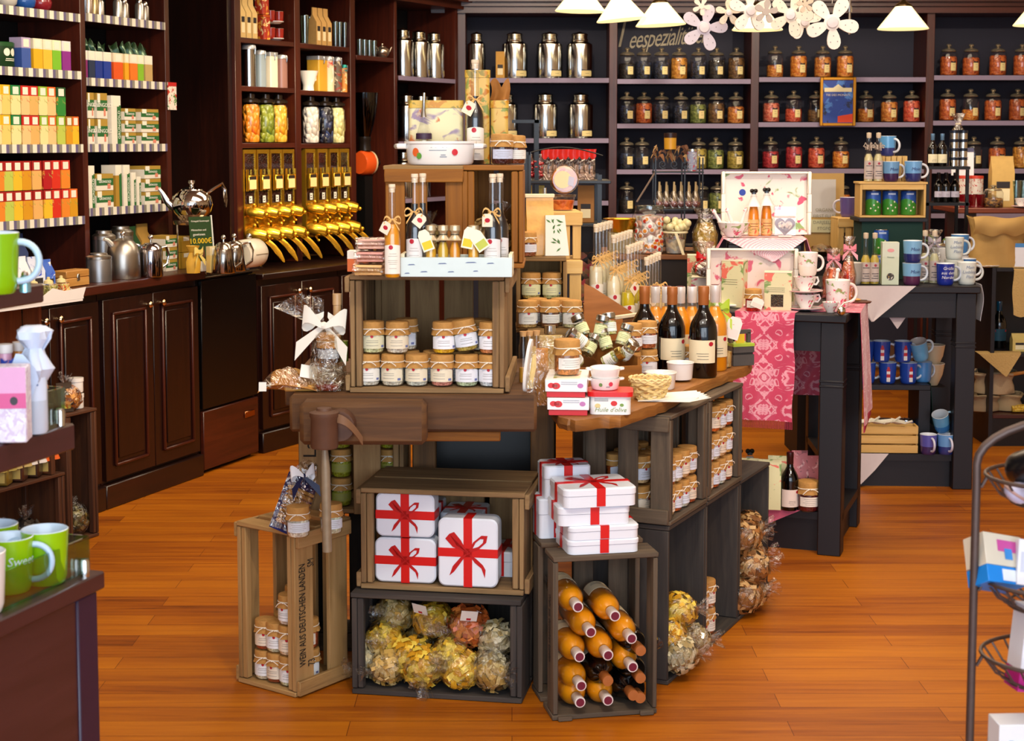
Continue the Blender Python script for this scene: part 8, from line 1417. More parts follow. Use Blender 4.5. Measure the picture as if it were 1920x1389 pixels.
for x in (0,ww*.62,ww):
    for y in (0,.12): obj('post',None,lambda b:b.box(x-.003,x+.003,y-.003,y+.003,0,hs[1]+.06),BLACK,wrk)
for h in hs: obj('shelf',None,lambda b:b.box(-.005,ww+.005,-.005,.125,h-.006,h,0,.001),BLACK,wrk)
[obj('scroll',None,lambda b:b.tube([(c+.018*k/12*math.cos(k*.9),-.004,hs[1]+.03+.018*k/12*math.sin(k*.9)) for k in range(14)],.0022,5),BLACK,wrk) for c in (.03,.08,.13)]
obj('brace',None,lambda b:b.tube([(-.08,.0,hs[0]+.03),(0,.0,hs[1])],.004,5),P('#8a7668',.5,var=.1),wrk)
for r,h in enumerate((hs[0],hs[2])):
    for i in range(6 if r==0 else 3):
        t=thing('lolly_bag','clear bag of red wine lollies with wooden stick, %s on the %s wire shelf'%(ORD[i],('middle','lowest')[r]),'bag of lollies',wrk.location+Vector((.018+ww*i/6.4+(.03 if r else 0),.03+.015*(i%2),h+.001)),0,'lolly bags on the wire rack')
        obj('lolly','lb_l',lambda b:(b.ball((0,0,.018),.0155,10),b.ball((.012,.012,.016),.013,8)),P('#8a2a30',.3,var=.15,coat=.4),t); obj('stick','lb_s',lambda b:(b.tube([(0,0,.03),(.002,0,.115)],.0045,6),b.tube([(.01,.01,.03),(.006,.006,.1)],.004,6)),P('#d8bd8a',.7,var=.1),t); obj('wrapping','lb_w',lambda b:b.lathe([(.018,.002),(.024,.03),(.014,.065),(.008,.075)],12),CEL,t)
def fol(b):
    rr=random.Random(3)
    for k in range(26):
        a=rr.uniform(0,6.3); c=Vector((ww*.31+rr.uniform(-.06,.06),.06+rr.uniform(-.03,.03),hs[1]+.05+rr.uniform(0,.05))); 
        b.grid(lambda u,v:(c.x+.035*u*math.cos(a)+.012*(v-.5)*math.sin(PI*u),c.y+.03*u*math.sin(a),c.z+.02*math.sin(PI*u)-.02*u+.01*(v-.5)),4,2,.001,k%3)
t=tag(obj('dried_bouquet',None,fol,[P('#8a5a34',.7,var=.2),P('#b08a5a',.7,var=.2),P('#6a4228',.7,var=.2)]),'dried brown leaf bouquet in the top basket of the wire rack','dried leaves'); t.location=wrk.location
t=thing('spread_jar','jar with dark lid and yellow label on the dried leaves','jar',wrk.location+Vector((ww*.33,.05,hs[1]+.095)),0); obj('body',None,lambda b:b.lathe([(0,0),(.026,0),(.027,.05),(0,.05)],18),P('#d8a02c',.4,var=.1),t); obj('lid',None,lambda b:b.lathe([(.028,.0502),(.028,.07),(0,.071)],18),P('#2a1210',.4,var=0),t)
t=thing('striped_tin','striped tin with red band in the top basket of the wire rack','tin',wrk.location+Vector((ww*.8,.05,hs[1]+.001)),0); obj('body',None,lambda b:b.lathe([(0,0),(.022,0),(.022,.085),(0,.085)],16),blotch('#9aa0b8','#c8404a','#e0d8d0',40),t); obj('lid',None,lambda b:b.lathe([(.023,.0852),(.023,.095),(0,.096)],16),STEEL,t)
t=thing('sweet_bag','clear bag of golden foil sweets at the end of the pedestal','bag of sweets',onQ(1322,.1),0); obj('sweets',None,lambda b:b.lathe([(0,.002),(.045,.002),(.05,.08),(.03,.13),(0,.135)],16,wob=lambda a,j:1+R.uniform(-.1,.1)),speck('#d8a82c','#f0d878','#b88a1c',45,.2,.3,bump=1),t); obj('wrapping',None,lambda b:b.lathe([(.052,0),(.056,.09),(.03,.15),(.05,.19)],14,wob=lambda a,j:1+.1*math.sin(5*a)),CEL,t)
carton('dark picture pack of coloured sweets beside the pine crates',Vector((at(1098,482,6.1).x,6.1,.905+.001)),.06,.05,at(1098,424,6.1).z-.906,0,'#1a1518','#1a1518',lab=False,name='sweet_box',cat='box',pm=speck('#1a1518','#8a6a4a','#a83a48',50))
t=thing('display_box','dark plinth under the picture pack of sweets','box',(at(1098,482,6.1).x,6.08,0)); obj('body',None,lambda b:b.box(-.045,.045,0,.1,0,.85),P('#14100e',.6,var=.1),t); obj('top_board',None,lambda b:b.box(-.05,.05,-.005,.105,.851,.904),P('#1c1613',.6,var=.1),t)
# ------------------------------------------------------------------ goods on the side worktop
def onK(px,py): p=onz(px,py,.94); p.z=.941; return p
def steel_can(label,p,r,h,mat,knob=True):
    t=thing('steel_canister',label,'canister',p,rzL); obj('body',None,lambda b:b.lathe([(0,0),(r,0),(r,h*.76),(r*.97,h*.8),(0,h*.8)],24),mat,t); obj('lid',None,lambda b:b.lathe([(r*1.02,h*.8),(r*1.02,h*.88),(r*.85,h*.92),(r*.7,h*.94),(r*.68,h),(0,h)],24),STEELB,t); return t
steel_can('small matt steel canister at the edge of the side worktop',onK(186,528),.052,.118,P('#9c9c9e',.35,.9,var=0)); steel_can('tall steel canister behind the thermos pot, darker',onK(196,514),.05,.19,P('#8a8a8c',.3,.9,var=0)); steel_can('tall bright steel canister behind the thermos pot',onK(228,508),.055,.2,P('#b4b4b4',.3,.9,var=0))
t=thing('thermos_pot','big brushed steel dome shaped pot on the side worktop','pot',onK(232,522),rzL); obj('body',None,lambda b:b.lathe([(0,0),(.068,0),(.07,.004),(.071,.05),(.069,.1),(.062,.135),(.045,.158),(.02,.17),(0,.172)],32),STEELB,t); obj('knob',None,lambda b:(b.lathe([(0,.171),(.007,.172),(.007,.18)],10),b.ball((0,0,.19),.012,12)),STEEL,t); obj('handle',None,lambda b:b.tube([(.06,-.02,.14),(.1,-.04,.13),(.115,-.045,.09),(.1,-.04,.05),(.072,-.025,.04)],.006,8),STEEL,t); obj('spout',None,lambda b:b.tube([(-.04,.02,.135),(-.07,.03,.165),(-.085,.035,.17)],[.014,.01,.008],8),P('#d8d4cc',.3,.3,var=0),t)
t=thing('coffee_press','shiny chrome coffee press pot with curved handle','coffee pot',onK(284,519),rzL); obj('body',None,lambda b:b.lathe([(0,0),(.048,0),(.05,.006),(.05,.11),(.045,.13),(.025,.145),(0,.147)],26),P('#a8a4aa',.08,1,var=0),t); obj('knob',None,lambda b:(b.lathe([(0,.146),(.005,.147),(.005,.16)],10),b.ball((0,0,.17),.012,12)),STEEL,t); obj('handle',None,lambda b:b.tube([(.045,-.01,.12),(.085,-.02,.125),(.1,-.022,.09),(.09,-.02,.05),(.05,-.01,.03)],.006,8),STEEL,t)
bag('dark green coffee bag behind the steel pots',onK(254,503),.09,.06,.19,rzL,'#1c4a20'); bag('golden tan coffee bag behind the steel pots',onK(277,498),.085,.06,.195,rzL,'#c89a48')
for k in range(3): flat(0,0,.09,.052,'white and green tea box, %s of the stack beside the coffee press'%('lowest','middle','topmost')[k]).location=onK(322,508)+Vector((0,0,.0535*k))
for k in range(2): carton('golden yellow pack with white label, %s of two beside the sign'%('lower','upper')[k],onK(350,503)+Vector((0,0,.075*k)),.075,.06,.073,rzL,'#caa032','#c8982a',name='rusk_pack',cat='pack')
t=thing('wooden_box','small honey coloured wooden box with metal clasp','box',onK(147,537),rzL); obj('box',None,lambda b:b.box(-.075,.075,0,.07,0,.035,0,.003),wood('#8a5a24','#c08a44','#d0a060',rough=.5,bump=.1),t); obj('lid',None,lambda b:b.box(-.075,.075,0,.07,.036,.065,0,.003),wood('#8a5a24','#c08a44','#d0a060',rough=.5,bump=.1),t); obj('clasp',None,lambda b:b.box(-.008,.008,-.004,.0,.022,.05,0,.002),STEEL,t)
st=onK(386,505)
t=thing('cup_stand','chrome trimmed glass stand carrying the teapot','stand',st+Vector((-.07,.06,0)),rzL); zz=at(386,412,st.y+.06).z-.941
obj('top_tray',None,lambda b:b.lathe([(0,zz-.02),(.085,zz-.02),(.088,zz-.012),(.088,zz),(0,zz)],28),P('#c8a888',.15,.9,var=0),t)
for a in (0.5,2.6,4.7): obj('leg',None,lambda b:b.tube([(.075*math.cos(a),.075*math.sin(a),0),(.075*math.cos(a),.075*math.sin(a),zz-.021)],.004,6),STEEL,t)
teapot('shiny chrome teapot with raised handle on the stand',st+Vector((-.07,.06,zz+.001)),.25,1.12,P('#d0ccc8',.06,1,var=0))
for i in range(4):
    t=thing('chrome_cup','small chrome cup under the teapot stand, %s'%ORD[i],'cup',st+Vector((-.15+.075*(i%2),.16,.001+.062*(i//2))),rzL,'chrome cups'); obj('body','chc',lambda b:b.lathe([(0,0),(.022,0),(.032,.05),(.03,.05),(.02,.004),(0,.004)],18),STEEL,t); obj('handle','chh',lambda b:b.tube([(.03,0,.045),(.045,0,.04),(.04,0,.02),(.026,0,.015)],.003,6),STEEL,t)
carton('teal and white box with coffee cup picture behind the chrome cups',onK(346,492)+Vector((-.1,.05,.13)),.07,.05,.075,rzL,'#1c6a78','#d8c4ae',lab=False,name='coffee_box',cat='box',split=.75); t=thing('display_box','small dark block under the teal coffee box','block',onK(346,492)+Vector((-.1,.05,0)),rzL); obj('body',None,lambda b:b.box(-.04,.04,-.002,.055,0,.128),BLACK,t)
t=thing('prize_sign','green standing sign offering a cash prize beside the teapot','sign',onK(392,508)+Vector((-.02,-.02,0)),rzL-.5,None,None,(-.12,0)); H=.2; W=.11
obj('panel',None,lambda b:b.box(-W/2,W/2,0,.004,.045,.045+H),P('#20401c',.4,var=.05),t); obj('holder',None,lambda b:(b.box(-W/2,W/2,-.002,.006,0,.045),b.box(W/2,W/2+.006,-.002,.006,0,.25)),P('#e0e4dc',.2,var=0),t)
obj('lettering',None,lambda b:(b.text('10.000€',.034,(-.004,-.0012,.135),(PI/2,0,0)),b.text('gewinnen',.016,(-.01,-.0012,.165),(PI/2,0,0),1),b.text('Mitmachen und',.012,(-.01,-.0012,.185),(PI/2,0,0),1),b.text('Grüngold Gewinnspiel',.010,(0,-.0012,.225),(PI/2,0,0),1)),[P('#f0c418',.5,var=0),P('#f0ece0',.5,var=0)],t); obj('print',None,lambda b:[b.box(x,x+.024,-.0012,-.0003,.06,.095,k) for k,x in enumerate((-.045,-.012,.02))],[P('#e0b01c',.5,var=.1),P('#5a3018',.5,var=.2),P('#e8a020',.5,var=.1)],t)
carton('white and green rusk pack at the front of the side worktop',onK(381,506),.09,.04,.075,rzL-.3,'#efe4cc','#ecd8c4',name='rusk_pack',cat='pack'); carton('cream tea leaflet box beside the green sign',onK(404,511),.055,.03,.115,rzL-.4,'#e8d8a8','#e6cc80',name='leaflet_box',cat='box')
t=thing('raffia_bag','yellow raffia tied bag at the worktop edge','bag',onK(362,512),rzL); obj('bag',None,lambda b:b.lathe([(0,0),(.03,0),(.034,.05),(.016,.09),(.03,.12)],16,wob=lambda a,j:1+.08*math.sin(5*a)),P('#d8a83a',.5,var=.2),t); obj('bow',None,lambda b:bowmesh(b,.8),[P('#efd87a',.6,var=.1),P('#efd87a',.6,var=.1)],t,(0,-.03,.088))
cz_=.901
def onA(px,py): p=onz(px,py,.94); p.z=.9415; return p
for i,(x,y) in enumerate(((420,512),(440,508))):
    t=thing('steel_carafe','tapered steel carafe with ball knob, %s on the black appliance'%ORD[i],'carafe',onA(x,y),rzL-.6,'steel carafes'); obj('body','scf',lambda b:b.lathe([(0,0),(.05,0),(.052,.004),(.042,.1),(.034,.125),(.02,.135),(0,.137)],26),P('#b9b0a4',.12,1,var=0),t); obj('knob','sck',lambda b:(b.lathe([(0,.136),(.005,.137),(.005,.148)],8),b.ball((0,0,.157),.011,10)),STEEL,t); obj('handle','sch',lambda b:b.tube([(.036,0,.12),(.075,0,.125),(.09,0,.09),(.085,0,.04),(.052,0,.02)],.006,8),STEEL,t); obj('foot','scb',lambda b:[b.ball((.04*math.cos(a),.04*math.sin(a),.004),.006,6) for a in (4,5.2)],P('#a85a2c',.3,.6,var=0),t)
t=thing('white_kettle','white and chrome barrel shaped kettle lying beside the carafes','kettle',onA(482,504)+Vector((-.03,.03,.0)),rzL); obj('body',None,lambda b:b.at((0,0,.068),(0,PI/2,0)).lathe([(0,-.1),(.055,-.1),(.066,-.08),(.068,0),(.066,.04),(.05,.07),(.02,.085),(0,.087)],28),P('#efe6d2',.25,var=.02,coat=.4),t,); obj('band',None,lambda b:b.box(-.07,.035,-.0695,-.066,.066,.069),P('#c8b89a',.3,.5,var=0),t); obj('lid_knob',None,lambda b:b.ball((-.02,0,.147),.014,10),STEEL,t); obj('foot',None,lambda b:(b.box(-.07,.05,-.03,.03,-.0005,.006)),STEEL,t)
# ------------------------------------------------------------------ stacked crates against the low cabinets
kp=onz(187,1004,0); FK=Fac((kp.x,kp.y),(.42,.907)); KM=lambda s,dep,z:FK.w(s,dep,z)
CRD=wood('#2a1408','#4c2810','#6a3c18',rough=.75); CRO=wood('#4a1f08','#7a3a10','#94501c',rough=.7)
crate('narrow dark crate standing on end beside the low cabinet doors',KM(-.175,0,.001),FK.rz,.175,.20,.50,CRD,side=1,back=2,top=1,nobat=True,gap=.03)
pasta_bag('clear bag of herb tea in the narrow standing crate',KM(-.07,.06,.075),.9,'#5a5424','#8a8444','#3a3818',seed=1,tail=(0,-.2,1),flat=1.3,name='herb_bag',cat='bag of tea')
crate('wide dark crate on the floor left of the narrow one',KM(-.72,.0,.001),FK.rz,.53,.20,.285,CRD,side=1,back=2,top=2,nobat=True)
pasta_bag('blue tied dark bag in the wide floor crate',KM(-.33,.07,.075),1.0,'#2a2018','#4a3a2a','#1a1410',seed=2,tail=(.1,-.3,1),flat=.8,name='herb_bag',cat='bag of tea')
for i in range(2): pasta_bag('dark tea bag deep in the wide floor crate, %s'%ORD[i],KM(-.44-.1*i,.08,.07),.9,'#2a2018','#3a4a8a','#1a1410',seed=3+i,tail=(.1,-.3,1),flat=.8,name='herb_bag',cat='bag of tea')
zz2=.288
def cjar(label,p,c,cl,s=1):
    t=thing('cloth_top_jar',label,'jar',p,0,'cloth topped jars on the crates',s); obj('jar','cj_j',lambda b:b.box(-.03,.03,-.03,.03,0,.07,0,.006),P(c,.3,var=.25,sc=60,coat=.4),t); obj('cloth_top','cj_c',lambda b:b.lathe([(.044,.055),(.04,.07),(.034,.085),(.03,.098),(0,.1)],22,wob=lambda a,j:1+(.22*math.sin(4*a+.6) if j<2 else .03*math.sin(7*a))),P(cl,.7,var=.08),t); obj('label','cj_l',lambda b:b.box(-.018,.018,-.0312,-.0304,.012,.05),P('#c8b060',.6,var=.05),t); return t
for i,(s,c,cl,n) in enumerate(((-.24,'#6a3a1c','#e8641c','orange cloth'),(-.31,'#3a2418','#e8e4e0','white cloth'),(-.39,'#4a2a1c','#c8b070','straw coloured cloth'),(-.47,'#7a6424','#b0a050','olive cloth'))): cjar('square jar with %s top on the wide floor crate'%n,KM(s,.045,zz2),c,cl,.95)
crate('dark crate on the wide one, carrying the orange cloth jar',KM(-.70,.0,zz2+.105),FK.rz,.46,.09,.16,CRD,side=1,back=1,top=1,nobat=True,rails=False)
for s_ in (-.69,-.26):
    t=tag(obj('wooden_block',None,lambda b:b.box(0,.02,0,.08,0,.1038),CRD),'short wooden block carrying the crate above the cloth topped jars, %s'%('far','near')[s_>-.5],'block'); t.location=KM(s_,.003,zz2+.0005); t.rotation_euler=(0,0,FK.rz)
cjar('square jar with big orange cloth top beside the foreground bottles',KM(-.30,.045,zz2+.267),'#8a6a2c','#f0701c',1.05); cjar('square jar with yellow cloth top behind the white foreground bottle',KM(-.39,.045,zz2+.267),'#8a7a3c','#c8a03c',.9)
crate('orange brown slatted crate behind the tall foreground bottle',KM(-.66,.098,.2885),FK.rz,.48,.10,.6315,CRO,side=1,back=3,top=1,nobat=True,rails=False)
t=thing('white_jar','white jar, upper of two on the narrow standing crate','jar',KM(-.045,.06,.5025+.062),0); obj('body','wj',lambda b:b.lathe([(0,0),(.026,0),(.027,.004),(.027,.04),(0,.04)],18),PORC,t); obj('lid','wjl',lambda b:b.lathe([(.029,.0405),(.029,.055),(0,.057)],18),PORC,t)
t=thing('white_jar','white jar, lower of two on the narrow standing crate','jar',KM(-.045,.06,.5025),0); obj('body','wj',None,PORC,t); obj('lid','wjl',None,PORC,t)
t=pasta_bag('clear bag of amber sweets on the narrow standing crate',KM(-.10,.06,.5025+.045),.95,'#c87a2c','#e0a050','#8a4a1c',seed=4,tail=(0,-.2,1),flat=.9,name='sweet_bag',cat='bag of sweets'); bag('small tilted yellow labelled tea bag on the narrow standing crate',KM(-.14,.03,.503),.06,.04,.11,FK.rz-.5,'#3a2a1c',None,lab='#d8c04a')
zt_=.9225
t=thing('white_tray','white scalloped tray of spice jars on the crates','tray',KM(-.55,-.02,zt_),FK.rz); obj('base',None,lambda b:b.box(0,.46,0,.2,0,.008),P('#e2dcda',.5,var=.02),t)
obj('front_rim',None,lambda b:b.prism([(0,.0085),(.46,.0085),(.48,.05),(.36,.045),(.30,.06),(.24,.032),(0,.028)],-.006,.0),P('#e2dcda',.5,var=.02),t,rot=(PI/2,0,0)); obj('end_rim',None,lambda b:b.prism([(.001,.0085),(.2,.0085),(.2,.05),(.15,.04),(.1,.055),(.05,.04),(.001,.05)],.46,.466),P('#e2dcda',.5,var=.02),t,rot=(PI/2,0,PI/2))
TMk=Matrix.Translation(KM(-.55,-.02,zt_))@Matrix.Rotation(FK.rz,4,'Z')
for i,(x,y,c,c2,n) in enumerate(((.33,.05,'#7a7a34','#a8a04c','green herbs'),(.40,.05,'#d0602c','#e8c050','orange and yellow spice'),(.26,.06,'#d8c8a0','#f0e8d0','pale nuts'))):
    t=thing('spice_jar','small square glass jar of %s on the white tray'%n,'jar',TMk@Vector((x,y,.009)),FK.rz,'spice jars on the white tray'); obj('contents','sj_c',lambda b:b.box(-.022,.022,-.022,.022,.002,.058),speck(c,c2,'#e8d8a0',120),t); obj('glass','sj_g',lambda b:b.box(-.0245,.0245,-.0245,.0245,0,.064,0,.004),GL,t); obj('stopper','sj_s',lambda b:b.lathe([(.018,.0645),(.016,.075),(.006,.08),(.006,.088),(0,.09)],14),P('#d8c890',.4,var=.1),t)
for i,(x,y,w,h,c,n) in enumerate(((.20,.11,.07,.15,'#d8784a','orange and white biscuit bag'),(.28,.12,.07,.165,'#dfe0ea','white bag with blue band'),(.36,.12,.07,.16,'#c8cfe6','blue and white bag'),(.425,.12,.05,.145,'#3a62c0','blue bag with white panel'))):
    t=bag('%s at the back of the white tray'%n,TMk@Vector((x,y,.009)),w,.05,h,FK.rz,c,'biscuit bags on the white tray',mat=blotch(c,'#f0ece8','#2a4ab8',16),fold=.12)
bag('small dark blue tin shaped bag far behind the white tray',onK(40,530),.1,.06,.2,rzL,'#2a3a6a')
drink_glass('clear glass with dark lid between blue bag and shelf upright',onK(133,514),0,.1,.035)
# ------------------------------------------------------------------ dark display unit in the near left corner
GC=onz(178,1072,.80); dg=Vector((.30,.954)).normalized(); FG=Fac((GC.x-dg.x*1.2,GC.y-dg.y*1.2),dg); GE=1.2
PLV=wood('#2a1418','#3d1f24','#4a282c',rough=.35,coat=.3,bump=.05); PUR=P('#2c1a34',.35,var=.1)
t=thing('display_unit','dark brown stepped display unit with glass lips in the near left corner','shelves',FG.P.to_3d(),FG.rz)
obj('side_panel',None,lambda b:b.box(0,GE-.06,0,.45,0,.769),PLV,t); obj('end_post',None,lambda b:b.box(GE-.0595,GE,-.004,.45,0,.769,0,.003),PUR,t); obj('lower_board',None,lambda b:b.box(0,GE+.012,-.012,.46,.77,.80,0,.003),PLV,t)
z2_=at(128,812,2.6).z; z3_=at(76,540,2.6).z; s2=FG.s(128,.06); s3=FG.s(76,.10)
obj('middle_board',None,lambda b:b.box(0,s2,.06,.46,z2_-.045,z2_,0,.003),PLV,t); obj('upper_board',None,lambda b:b.box(0,s3,.10,.46,z3_-.032,z3_,0,.003),PLV,t)
obj('upright',None,lambda b:b.box(s3-.30,s3-.26,.38,.44,.8005,z2_-.0455),PLV,t); obj('upright',None,lambda b:b.box(s3-.30,s3-.26,.38,.44,z2_+.0005,z3_-.0325),PLV,t)
GP=glass('#d4f0ea',.95,.03,.1)
for z,dep,s1 in ((.80,.006,GE),(z2_,.075,s2)):
    l=obj('glass_lip',None,lambda b:b.box(.1,s1-.005,dep,dep+.004,z+.004,z+.062),GP,t); l2=obj('glass_lip',None,lambda b:b.box(s1-.005,s1-.001,dep+.0045,.42,z+.004,z+.062),GP,t)
    for sx_ in (s1-.03,s1-.30): obj('chrome_pin',None,lambda b:(b.at((sx_,dep-.006,z)).lathe([(0,0),(.008,0),(.008,.026),(.006,.03),(0,.03)],12),b.at()),STEEL,l)
def onU(px,z,dep): q=onz(px,0,0) if 0 else None; s=FG.s(px,dep); return FG.w(s,dep,z+.001)
mug('lime green mug with pale inside, farther of the near left mugs',onz(86,1092,.8)+Vector((0,0,.001)),FG.rz+2.2,'#93c30c',None,'#d4e4f4',sc=.93,hnd='#b4cfe6',taper=.9); 
t=mug('lime green mug with handle and white script, nearer of the near left mugs',onz(20,1108,.8)+Vector((0,0,.001)),.1,'#93c30c',None,'#d4e4f4',words=('Home Sweet',),wc='#e8f0f4',sc=.93,hnd='#b4cfe6',taper=.9)
mug('lime green mug hidden behind the nearer one',onz(-6,1078,.8)+Vector((-.0,.0,.001)),2.8,'#93c30c',None,'#d4e4f4',sc=.9,hnd='#b4cfe6',taper=.9)
mug('white mug cut by the left picture edge',onz(-38,1150,.8)+Vector((0,0,.001)),2.2,'#e9e6e2',None,'#f0f0f0',sc=1.0,hnd='#a8c4e4')
mug('lime green mug with pale handle on the upper board',Vector((at(-12,536,2.5).x,2.5,z3_+.001)),.1,'#86bb0c',None,'#d4e4f4',sc=1.0,hnd='#b9d4ea')
t=thing('glass_pin','chrome glass holder pin on the upper board','pin',Vector((at(47,536,2.52).x,2.52,z3_+.001)),0); obj('pin',None,lambda b:b.lathe([(0,0),(.009,0),(.009,.02),(.006,.026),(0,.027)],14),P('#8fc4d8',.15,.7,var=0),t); obj('cap',None,lambda b:b.ball((0,0,.028),.006,8),STEEL,t)
q=lambda px,py:onz(px,py,z2_)+Vector((0,0,.001))
t=thing('gift_bottle','slim white labelled bottle with gathered blue white top on the middle board','bottle',q(68,812),0,None,(.58,.58,1)); h=at(68,612,q(68,812).y).z-z2_
obj('body',None,lambda b:b.lathe([(0,0),(.03,0),(.034,.005),(.034,.105),(.02,.13),(.0135,.15),(.0125,h-.03),(0,h-.03)],22),P('#c9d4e4',.2,var=.05,coat=.5),t); obj('label',None,lambda b:(arc(b,.0346,-1.3,1.3,.055,.118,0,12),print_lines(b,.035,-.5,.6,(.1,.08),1,.003)),[P('#d9e4f6',.5,var=.02),P('#5a74a8',.6,var=0)],t); obj('gathered_top',None,lambda b:(b.lathe([(.03,h-.09),(.05,h-.07),(.034,h-.05),(.024,h-.036),(.044,h-.02),(.046,h-.008),(.03,h),(0,h)],26,wob=lambda a,j:1+.16*math.sin(5*a+1.3*j)+.06*math.sin(11*a)),b.grid(lambda u,v:(.015+.035*u,-.005+.01*v,h-.05+.03*u+.012*v),4,2,.001)),P('#d4def2',.6,var=.06),t); obj('tag',None,tag_card(None,.075,.05,False),[P('#cfe0fa',.5,var=.02),P('#c4d4f0',.5,var=0)],t,(-.012,-.055,h-.075),(PI/2,.6,0))
for i,(px,d_,c,cn) in enumerate(((42,806,'#d88a2c','amber'),(14,812,'#e0a0b8','pink'))):
    t=thing('syrup_bottle','%s bottle with white cap behind the pink dotted pack'%cn,'bottle',q(px,d_),0,None,.66); obj('body',None,lambda b:b.lathe([(0,0),(.03,0),(.032,.004),(.032,.14),(.016,.18),(.016,.2),(0,.2)],18),P(c,.3,var=.08,coat=.4),t); obj('cap',None,lambda b:b.lathe([(.017,.2),(.0185,.201),(.0185,.222),(0,.223)],16),P('#e4d8d0',.5,var=.03),t); obj('bow',None,lambda b:bowmesh(b,.4),[P('#2448b8',.4,var=.1),P('#2448b8',.4,var=.1)],t,(.012,-.02,.175))
t=thing('dotted_pack','pink and white dotted pack with two round pictures on the middle board','pack',q(10,832),.12,None,.76); obj('pack',None,lambda b:b.box(-.055,.045,0,.06,0,.16,0,.003),blotch('#e8dfea','#f4f0f6','#d8c4dc',60,.4,.5),t); obj('top_panel',None,lambda b:b.box(-.0545,.0445,-.0015,-.0002,.085,.159),P('#e4a4cc',.4,var=.05),t); obj('picture_band',None,lambda b:(b.box(-.0545,.0445,-.0022,-.0016,.073,.105,0),[b.add([(x+.008*math.cos(a),-.0026,.089+.009*math.sin(a)) for a in [2*PI*i/14 for i in range(14)]],[tuple(range(14))],1) for x in (-.025,.02)]),[P('#d8508c',.4,var=.05),P('#2a1a24',.4,var=0)],t)
# ------------------------------------------------------------------ wire basket stand in the near right corner
wy_=2.42; wxp=at(1828,1000,wy_).x; wc=wxp+.155
M_=P('#5a4a44',.45,.6,var=.15,sc=60)
t=thing('basket_stand','curved grey wire stand with three wire baskets at the right edge','stand',(wc,wy_,0)); ztop=at(1920,798,wy_).z+.012; zsh=at(1828,870,wy_).z
def hoop(b): b.tube([(-.155,0,0),(-.155,0,.6),(-.1545,0,zsh-.03)]+[(-.155*math.cos(a),0,zsh+(ztop-zsh)*math.sin(a)) for a in [PI*k/16 for k in range(17)]]+[(.155,0,zsh-.03),(.155,0,0)],.0065,10)
obj('hoop_frame',None,hoop,M_,t); obj('foot',None,lambda b:(b.tube([(-.155,-.12,.006),(-.155,.12,.006)],.006,8),b.tube([(.155,-.12,.006),(.155,.12,.006)],.006,8)),M_,t)
bz_=[at(1850,893,wy_).z,at(1850,1087,wy_).z,at(1850,1228,wy_).z]
for k,z in enumerate(bz_):
    o=obj('basket_rim',None,lambda b:(b.tube([(.138*math.cos(a),.11*math.sin(a),z) for a in [2*PI*i/36 for i in range(36)]],.0032,6,closed=True),b.tube([(-.155,0,z-.01),(-.147,0,z-.016),(-.138,0,z)],.003,6),b.tube([(.155,0,z-.01),(.147,0,z-.016),(.138,0,z)],.003,6)),M_,t)
    obj('basket_wire',None,lambda b:[b.tube([(.138*math.cos(a)*f,.11*math.sin(a)*f,z-d) for f,d in ((1,0),(.85,.028),(.6,.046),(.25,.056))],.0019,5) for a in [2*PI*i/26 for i in range(26)]]+[b.tube([(.138*f*math.cos(a),.11*f*math.sin(a),z-d) for a in [2*PI*i/28 for i in range(28)]],.002,5,closed=True) for f,d in ((.25,.056),(.72,.04))],M_,o)
t=thing('soap_box','beige and blue soap box leaning in the middle wire basket','box',Vector((at(1890,1090,wy_-.02).x,wy_-.02,bz_[1]-.0)),.35,None,None,(-.5,.22)); obj('box',None,lambda b:b.box(-.036,.036,0,.05,.0275,.078,0,.001),P('#d9cdb8',.5,var=.04),t); obj('blue_base',None,lambda b:b.box(-.036,.036,0,.05,0,.027,0,.001),P('#1583d8',.4,var=.05),t); obj('picture',None,lambda b:(b.box(-.012,.024,-.001,-.0002,.05,.068,0),b.box(.0,.014,-.0016,-.001,.038,.055,1)),[P('#c8509a',.5,var=.1),P('#3a8ad0',.5,var=.1)],t); obj('price_tag',None,lambda b:b.box(-.008,.02,-.001,-.0002,.004,.022),P('#e4e8ec',.5,var=.03),t)
t=thing('soap_box','white soap box beside the blue based one','box',Vector((at(1925,1085,wy_).x,wy_+.0,bz_[1]-.01)),-.1,None,None,(-.3,.1)); obj('box',None,lambda b:b.box(-.02,.04,-.02,.03,0,.07,0,.001),P('#e2dfe2',.5,var=.03),t); obj('label',None,lambda b:b.box(-.015,.03,-.0212,-.0202,.02,.05),P('#c8c8d4',.5,var=.1),t)
mug('black mug lying in the top wire basket',Vector((at(1912,905,wy_).x,wy_+.02,bz_[0]+.005)),0,'#0c0c10',None,'#1a1a20',sc=.75,rot=(1.2,.3,.4),hnd='#101014')
for i in range(3):
    t=thing('glass_case','white trimmed small case heaped in the top wire basket, %s'%ORD[i],'case',Vector((at(1897+16*i,925,wy_-.03).x,wy_-.03+.01*i,bz_[0]-.03)),.3,'small cases in the wire basket',None,(.3,.5-.2*i)); obj('case','gcs',lambda b:b.ball((0,0,.012),.019,14,0,(1.1,1,.7)),P('#b9b4cc',.3,var=.15,coat=.4),t); obj('rim','gcr',lambda b:b.tube([(.021*math.cos(a),.019*math.sin(a),.014) for a in [2*PI*i/20 for i in range(20)]],.0025,6,closed=True),P('#b08a80',.4,var=.1),t)
t=thing('soap_pack','tall white pack with magenta base in the lowest wire basket','pack',Vector((at(1917,1220,wy_-.02).x+.02,wy_-.03,bz_[2]-.05)),.1,None,None,(-.05,.12)); obj('pack',None,lambda b:b.box(-.03,.04,0,.05,.031,.13,0,.001),P('#ebe9ee',.5,var=.02),t); obj('magenta_base',None,lambda b:b.box(-.0305,.0405,-.0005,.0505,0,.0305),P('#b8147a',.4,var=.05),t)
